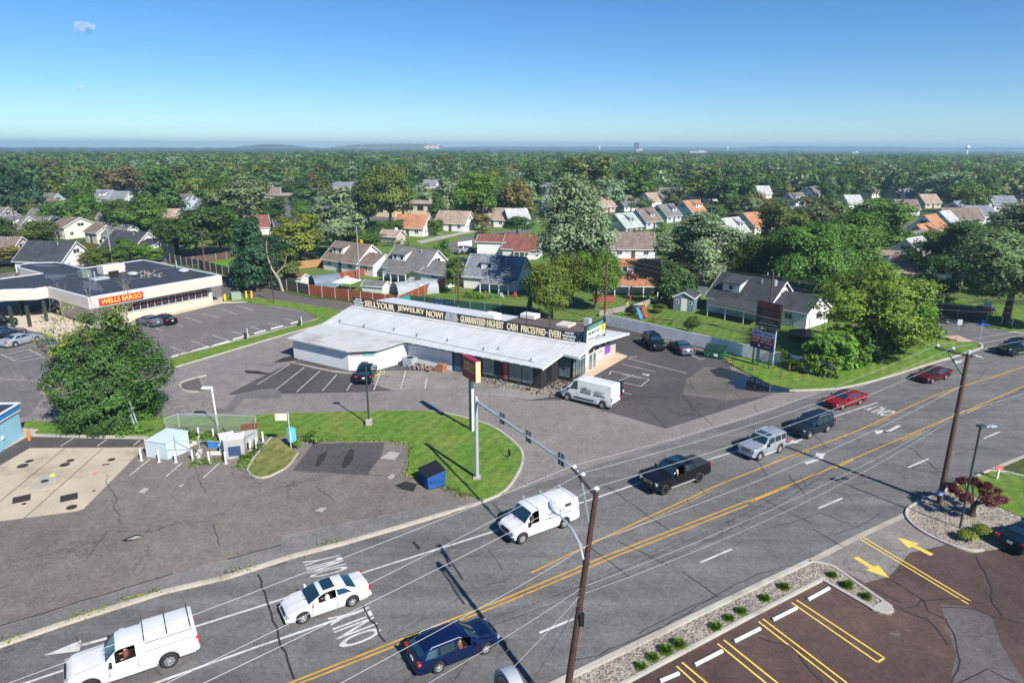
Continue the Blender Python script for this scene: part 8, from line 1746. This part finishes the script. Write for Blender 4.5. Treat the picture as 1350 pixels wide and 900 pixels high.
# ------------------------------------------------------------------ trees of the suburb, placed between the houses
rf = random.Random(21)
kinds = ['green', 'dark', 'green', 'olive', 'grey', 'dark', 'bright', 'green', 'olive', 'brown', 'silver', 'dark', 'pine', 'yellow']
GR = {'green': 'mid green trees of the wooded suburb', 'dark': 'dark green trees of the wooded suburb', 'olive': 'olive trees of the wooded suburb', 'grey': 'grey-green trees of the wooded suburb', 'bright': 'bright green trees of the wooded suburb', 'brown': 'brownish trees of the wooded suburb', 'silver': 'silvery trees of the wooded suburb', 'pine': 'blue-green evergreens of the wooded suburb', 'yellow': 'yellow-green trees of the wooded suburb'}
placed = 0; tries = 0
while placed < 190 and tries < 30000:
    tries += 1; mid_ = placed >= 125; d = rf.uniform(112, 235) if mid_ else 225 + 180 * rf.random() ** .8; az = rf.uniform(-40, 41); x, y = d * math.sin(R(az)), d * math.cos(R(az))
    h = rf.uniform(8.5, 15); w_ = rf.uniform(7, 12.5); ok = True
    if mid_: h = rf.uniform(4, 8.5); w_ = rf.uniform(3.5, 6.5)
    for (hx, hy, hr_, qx, qy) in HB:
        if math.hypot(x - hx, y - hy) < hr_ + w_ * .35: ok = False; break
        dh = math.hypot(hx, hy)
        if dh > d:
            tx, ty = P((x, y, h)); bx_, by_ = P((x, y, 0)); pw_ = w_ / 2 / d * F
            if abs(tx - qx) < pw_ + (13 if dh > 180 else 4500 / dh) and ty < qy + (5 if not mid_ else 4200 / dh) and by_ > qy - 4 and dh < 480: ok = False; break
    if mid_ and ok:
        bx_, by_ = P((x, y, 0)); lim = lerpl([(0, 340), (225, 332), (330, 350), (420, 368), (530, 388), (700, 402), (790, 408), (1000, 455), (1060, 470), (1190, 398), (1350, 395)], bx_)
        s1 = lerpl([(470, 354), (575, 332), (700, 302)], bx_); s2 = lerpl([(740, 320), (860, 355), (1060, 384)], bx_)
        if by_ > lim or (470 < bx_ < 700 and abs(by_ - s1) < 11) or (740 < bx_ < 1060 and abs(by_ - s2) < 11): ok = False
    if not ok or any((x - a) ** 2 + (y - b_) ** 2 < ((r_ + w_ / 2) * (.55 if mid_ else .78)) ** 2 for a, b_, r_ in TREES): continue
    bx_, by_ = P((x, y, 0))
    if 538 < bx_ < 594 and 249 < by_ < 268: continue
    k = rf.choice(kinds); sh = 'cone' if k == 'pine' and rf.random() < .5 else rf.choice(('round', 'round', 'spread', 'tall', 'airy' if k in ('silver', 'brown') else 'round'))
    if sh == 'cone': w_ *= .6
    tree((x, y), h, w_, k, sh, 2, GR[k].replace('trees', 'tree').replace('evergreens', 'evergreen') + ' beyond the houses', GR[k]); placed += 1
print('suburb trees', placed, 'all', NT_[0])

# ------------------------------------------------------------------ the wood beyond: individual crowns merged, then rolling canopy
rng_ = np.random.default_rng(99)
small = [];
for s_ in range(6):
    r_ = np.random.default_rng(300 + s_); c = crown_points(r_, 4.6, 4.6, 6.5, 'round', 36); small.append(leaf_cloud(c, .8, 7, .85, r_, (0, 0, 5)))
def wood(name, d0, d1, spacing, hmin, hmax, keep, label, mats_):
    V = []; MI = []; n_ = 0; d = d0
    while d < d1:
        sp = spacing * (1 + (d - d0) / d0 * .35); nA = int(R(88) * d / sp)
        for k in range(nA):
            a = R(-44) + R(88) * (k + rng_.uniform(-.4, .4)) / nA; dd = d + rng_.uniform(-.5, .5) * sp; x, y = dd * math.sin(a), dd * math.cos(a)
            if any((x - hx) ** 2 + (y - hy) ** 2 < (hr_ + 3) ** 2 for hx, hy, hr_, _, _ in HB): continue
            if keep and keep(x, y): continue
            v = small[rng_.integers(6)]; s_ = rng_.uniform(.7, 1.7) * sp / 9.5; th = rng_.uniform(0, 6.28); ca, sa = math.cos(th), math.sin(th); hz_ = rng_.uniform(hmin, hmax) / 11
            q = np.empty_like(v); q[:, 0] = (v[:, 0] * ca - v[:, 1] * sa) * s_ + x; q[:, 1] = (v[:, 0] * sa + v[:, 1] * ca) * s_ + y; q[:, 2] = v[:, 2] * hz_; V.append(q); MI.append(np.full(len(v) // 4, int(rng_.choice(len(mats_), p=PW_)), dtype=np.int32)); n_ += 1
        d += sp * .9
    v = np.concatenate(V); o = bpy.data.objects.new(name, mesh_quads(name, v, mats_, np.concatenate(MI))); COL.objects.link(o); print(name, n_, len(v) // 4); return tag(o, label, 'woods', kind='stuff')
WMn = ['green', 'dark', 'olive', 'grey', 'bright', 'brown', 'silver']; PW_ = [.28, .27, .16, .12, .07, .04, .06]; WM_ = [LM[k] for k in WMn]
def openf(x, y):
    bx_, by_ = P((x, y, 0)); return (530 < bx_ < 600 and 246 < by_ < 266) or (440 < bx_ < 590 and 262 < by_ < 285)
def nearany(x, y): return any((x - a) ** 2 + (y - b_) ** 2 < (r_ * .9) ** 2 for a, b_, r_ in TREES) or openf(x, y)
wood('near_woods', 400, 640, 12, 7, 17, nearany, 'dense wood of mixed green crowns behind the houses', WM_)
wood('far_woods', 640, 1500, 14.5, 8, 17, None, 'farther wood whose crowns merge into one mass', WM_)
# rolling canopy out to the horizon
def canopy(name, d0, d1, step, a0, a1, hgt, m_, label):
    rows = []; d = d0; st = step; A_ = 420
    P_ = rng_.uniform(0, 100, 2)
    from mathutils import noise as mn
    while d < d1:
        row = []
        for k in range(A_ + 1):
            a = R(a0 + (a1 - a0) * k / A_); x, y = d * math.sin(a), d * math.cos(a); sc_ = max(9, d / 130)
            z = hgt * (.62 + .30 * mn.noise(Vector((x / sc_, y / sc_, 1))) + .22 * mn.noise(Vector((x / (sc_ * 5), y / (sc_ * 5), 5))))
            row.append((x + rng_.uniform(-2, 2), y + rng_.uniform(-2, 2), max(1, z)))
        rows.append(row); d += st; st *= 1.035
    mb = MB(); mb.grid(rows, flip=True); o = mb.build(name, m_, smooth='all'); return tag(o, label, 'woods', kind='stuff')
m, n, b_ = newmat('canopy'); v_ = coords(n); c_ = mixc(n, rng(n, noise(n, v_, .03, 5, .7), .4, .6, 0, 1), (.030, .060, .020), (.070, .095, .032)); c_ = mixc(n, 1.0, c_, rng(n, noise(n, v_, .15, 5, .8), .3, .7, .5, 1.5), 'MULTIPLY'); n.links.new(c_, b_.inputs['Base Color']); b_.inputs['Roughness'].default_value = .9; b_.inputs['Specular IOR Level'].default_value = .1; bump(n, b_, noise(n, v_, .12, 5, .8), 1.0, 4.0)
canopy('far_canopy', 1450, 7800, 9, -44, 44, 15, m, 'wooded plain running to the horizon')
# hills
def hill(az0, az1, d, prof, m_, name='hills'):
    rows = []; K = 60
    for j, (dd, zf) in enumerate(((-500, 0), (-260, .55), (-90, .93), (0, 1.0), (160, .8), (420, 0))):
        rows.append([((d + dd) * math.sin(R(az0 + (az1 - az0) * k / K)), (d + dd) * math.cos(R(az0 + (az1 - az0) * k / K)), lerpl(prof, k / K) * zf * (1 + .05 * math.sin(k * 1.7 + j)) ) for k in range(K + 1)])
    mb = MB(); mb.grid(rows, flip=True); struct(mb, name, m_).data.shade_smooth()
def azpx(x): return math.degrees(math.atan2(*( (CAMM @ Vector(((x - 675) / F, (450 - 192) / F, -1))).xy )))
HM = mat('hill_green', (.05, .075, .030), .9, .35, .01); LMt = mat('landfill_green', (.11, .15, .06), .9, .4, .006, dirt=.5)
hill(azpx(290), azpx(420), 5200, [(0, 5), (.25, 26), (.45, 38), (.65, 36), (.85, 22), (1, 8)], HM)
hill(azpx(415), azpx(600), 4400, [(0, 5), (.18, 27), (.30, 36), (.60, 41), (.80, 41), (.88, 34), (.97, 12), (1, 5)], LMt)
mb = MB()
for k in range(9): g_ = azdir(azpx(560 + k * 2.2)) * 3900; mb.box((g_.x, g_.y, 24), (9, 8, 10 + (k % 3) * 5))
tag(mb.build('landfill_building', mat('far_tan', (.65, .48, .34), .7)), 'tan building at the right shoulder of the landfill hill', 'building')
hill(azpx(560), azpx(1400), 7200, [(0, 18), (.1, 30), (.3, 34), (.55, 30), (.62, 44), (.75, 40), (.85, 34), (.95, 40), (1, 38)], HM)
# clouds: small fair-weather puffs
def cloud(x, y, dist, w_, h_, dens, nb=14):
    g_ = CAMM @ Vector(((x - 675) / F, (450 - y) / F, -1)); g_.normalize(); p_ = Vector((0, 0, H)) + g_ * dist; rq = random.Random(int(x)); mb = MB()
    for k in range(nb):
        f_ = rq.uniform(-1, 1); s_ = (1 - abs(f_) * .6) * rq.uniform(.3, .5); mb.blob((f_ * w_ * .36, rq.uniform(-.2, .2) * w_, rq.uniform(-.25, .3) * h_), (w_ * s_ * .55, w_ * s_ * .5, h_ * s_), 12, 8)
    m, n, b_ = newmat('cloud_%d' % x); n.nodes.remove(b_); pv = N(n, 'ShaderNodeVolumePrincipled'); pv.inputs['Color'].default_value = (1, 1, 1, 1); pv.inputs['Anisotropy'].default_value = .0
    nz = noise(n, coords(n, (1 / w_ * 6,) * 3), 1.0, 5, .65); n.links.new(rng(n, nz, .36, .75, 0, dens), pv.inputs['Density']); n.links.new(pv.outputs[0], n.nodes['Material Output'].inputs['Volume'])
    o = mb.build('cloud', m); o.location = p_; o.rotation_euler = (0, 0, -math.atan2(p_.x, p_.y)); tag(o, kind='stuff')
cloud(113, 37, 5200, 150, 62, .035, 22); cloud(105, 114, 7800, 150, 40, .02, 12); cloud(195, 149, 9000, 150, 22, .01, 8)
# haze
mb = MB(); mb.box((0, 0, 34), (17200, 17200, 72)); m, n, b_ = newmat('haze_air'); n.nodes.remove(b_); pv = N(n, 'ShaderNodeVolumePrincipled'); pv.inputs['Color'].default_value = (.50, .74, 1.0, 1); pv.inputs['Density'].default_value = 2.1e-4; pv.inputs['Anisotropy'].default_value = .2
n.links.new(pv.outputs[0], n.nodes['Material Output'].inputs['Volume']); o = mb.build('haze', m); tag(o, kind='stuff')
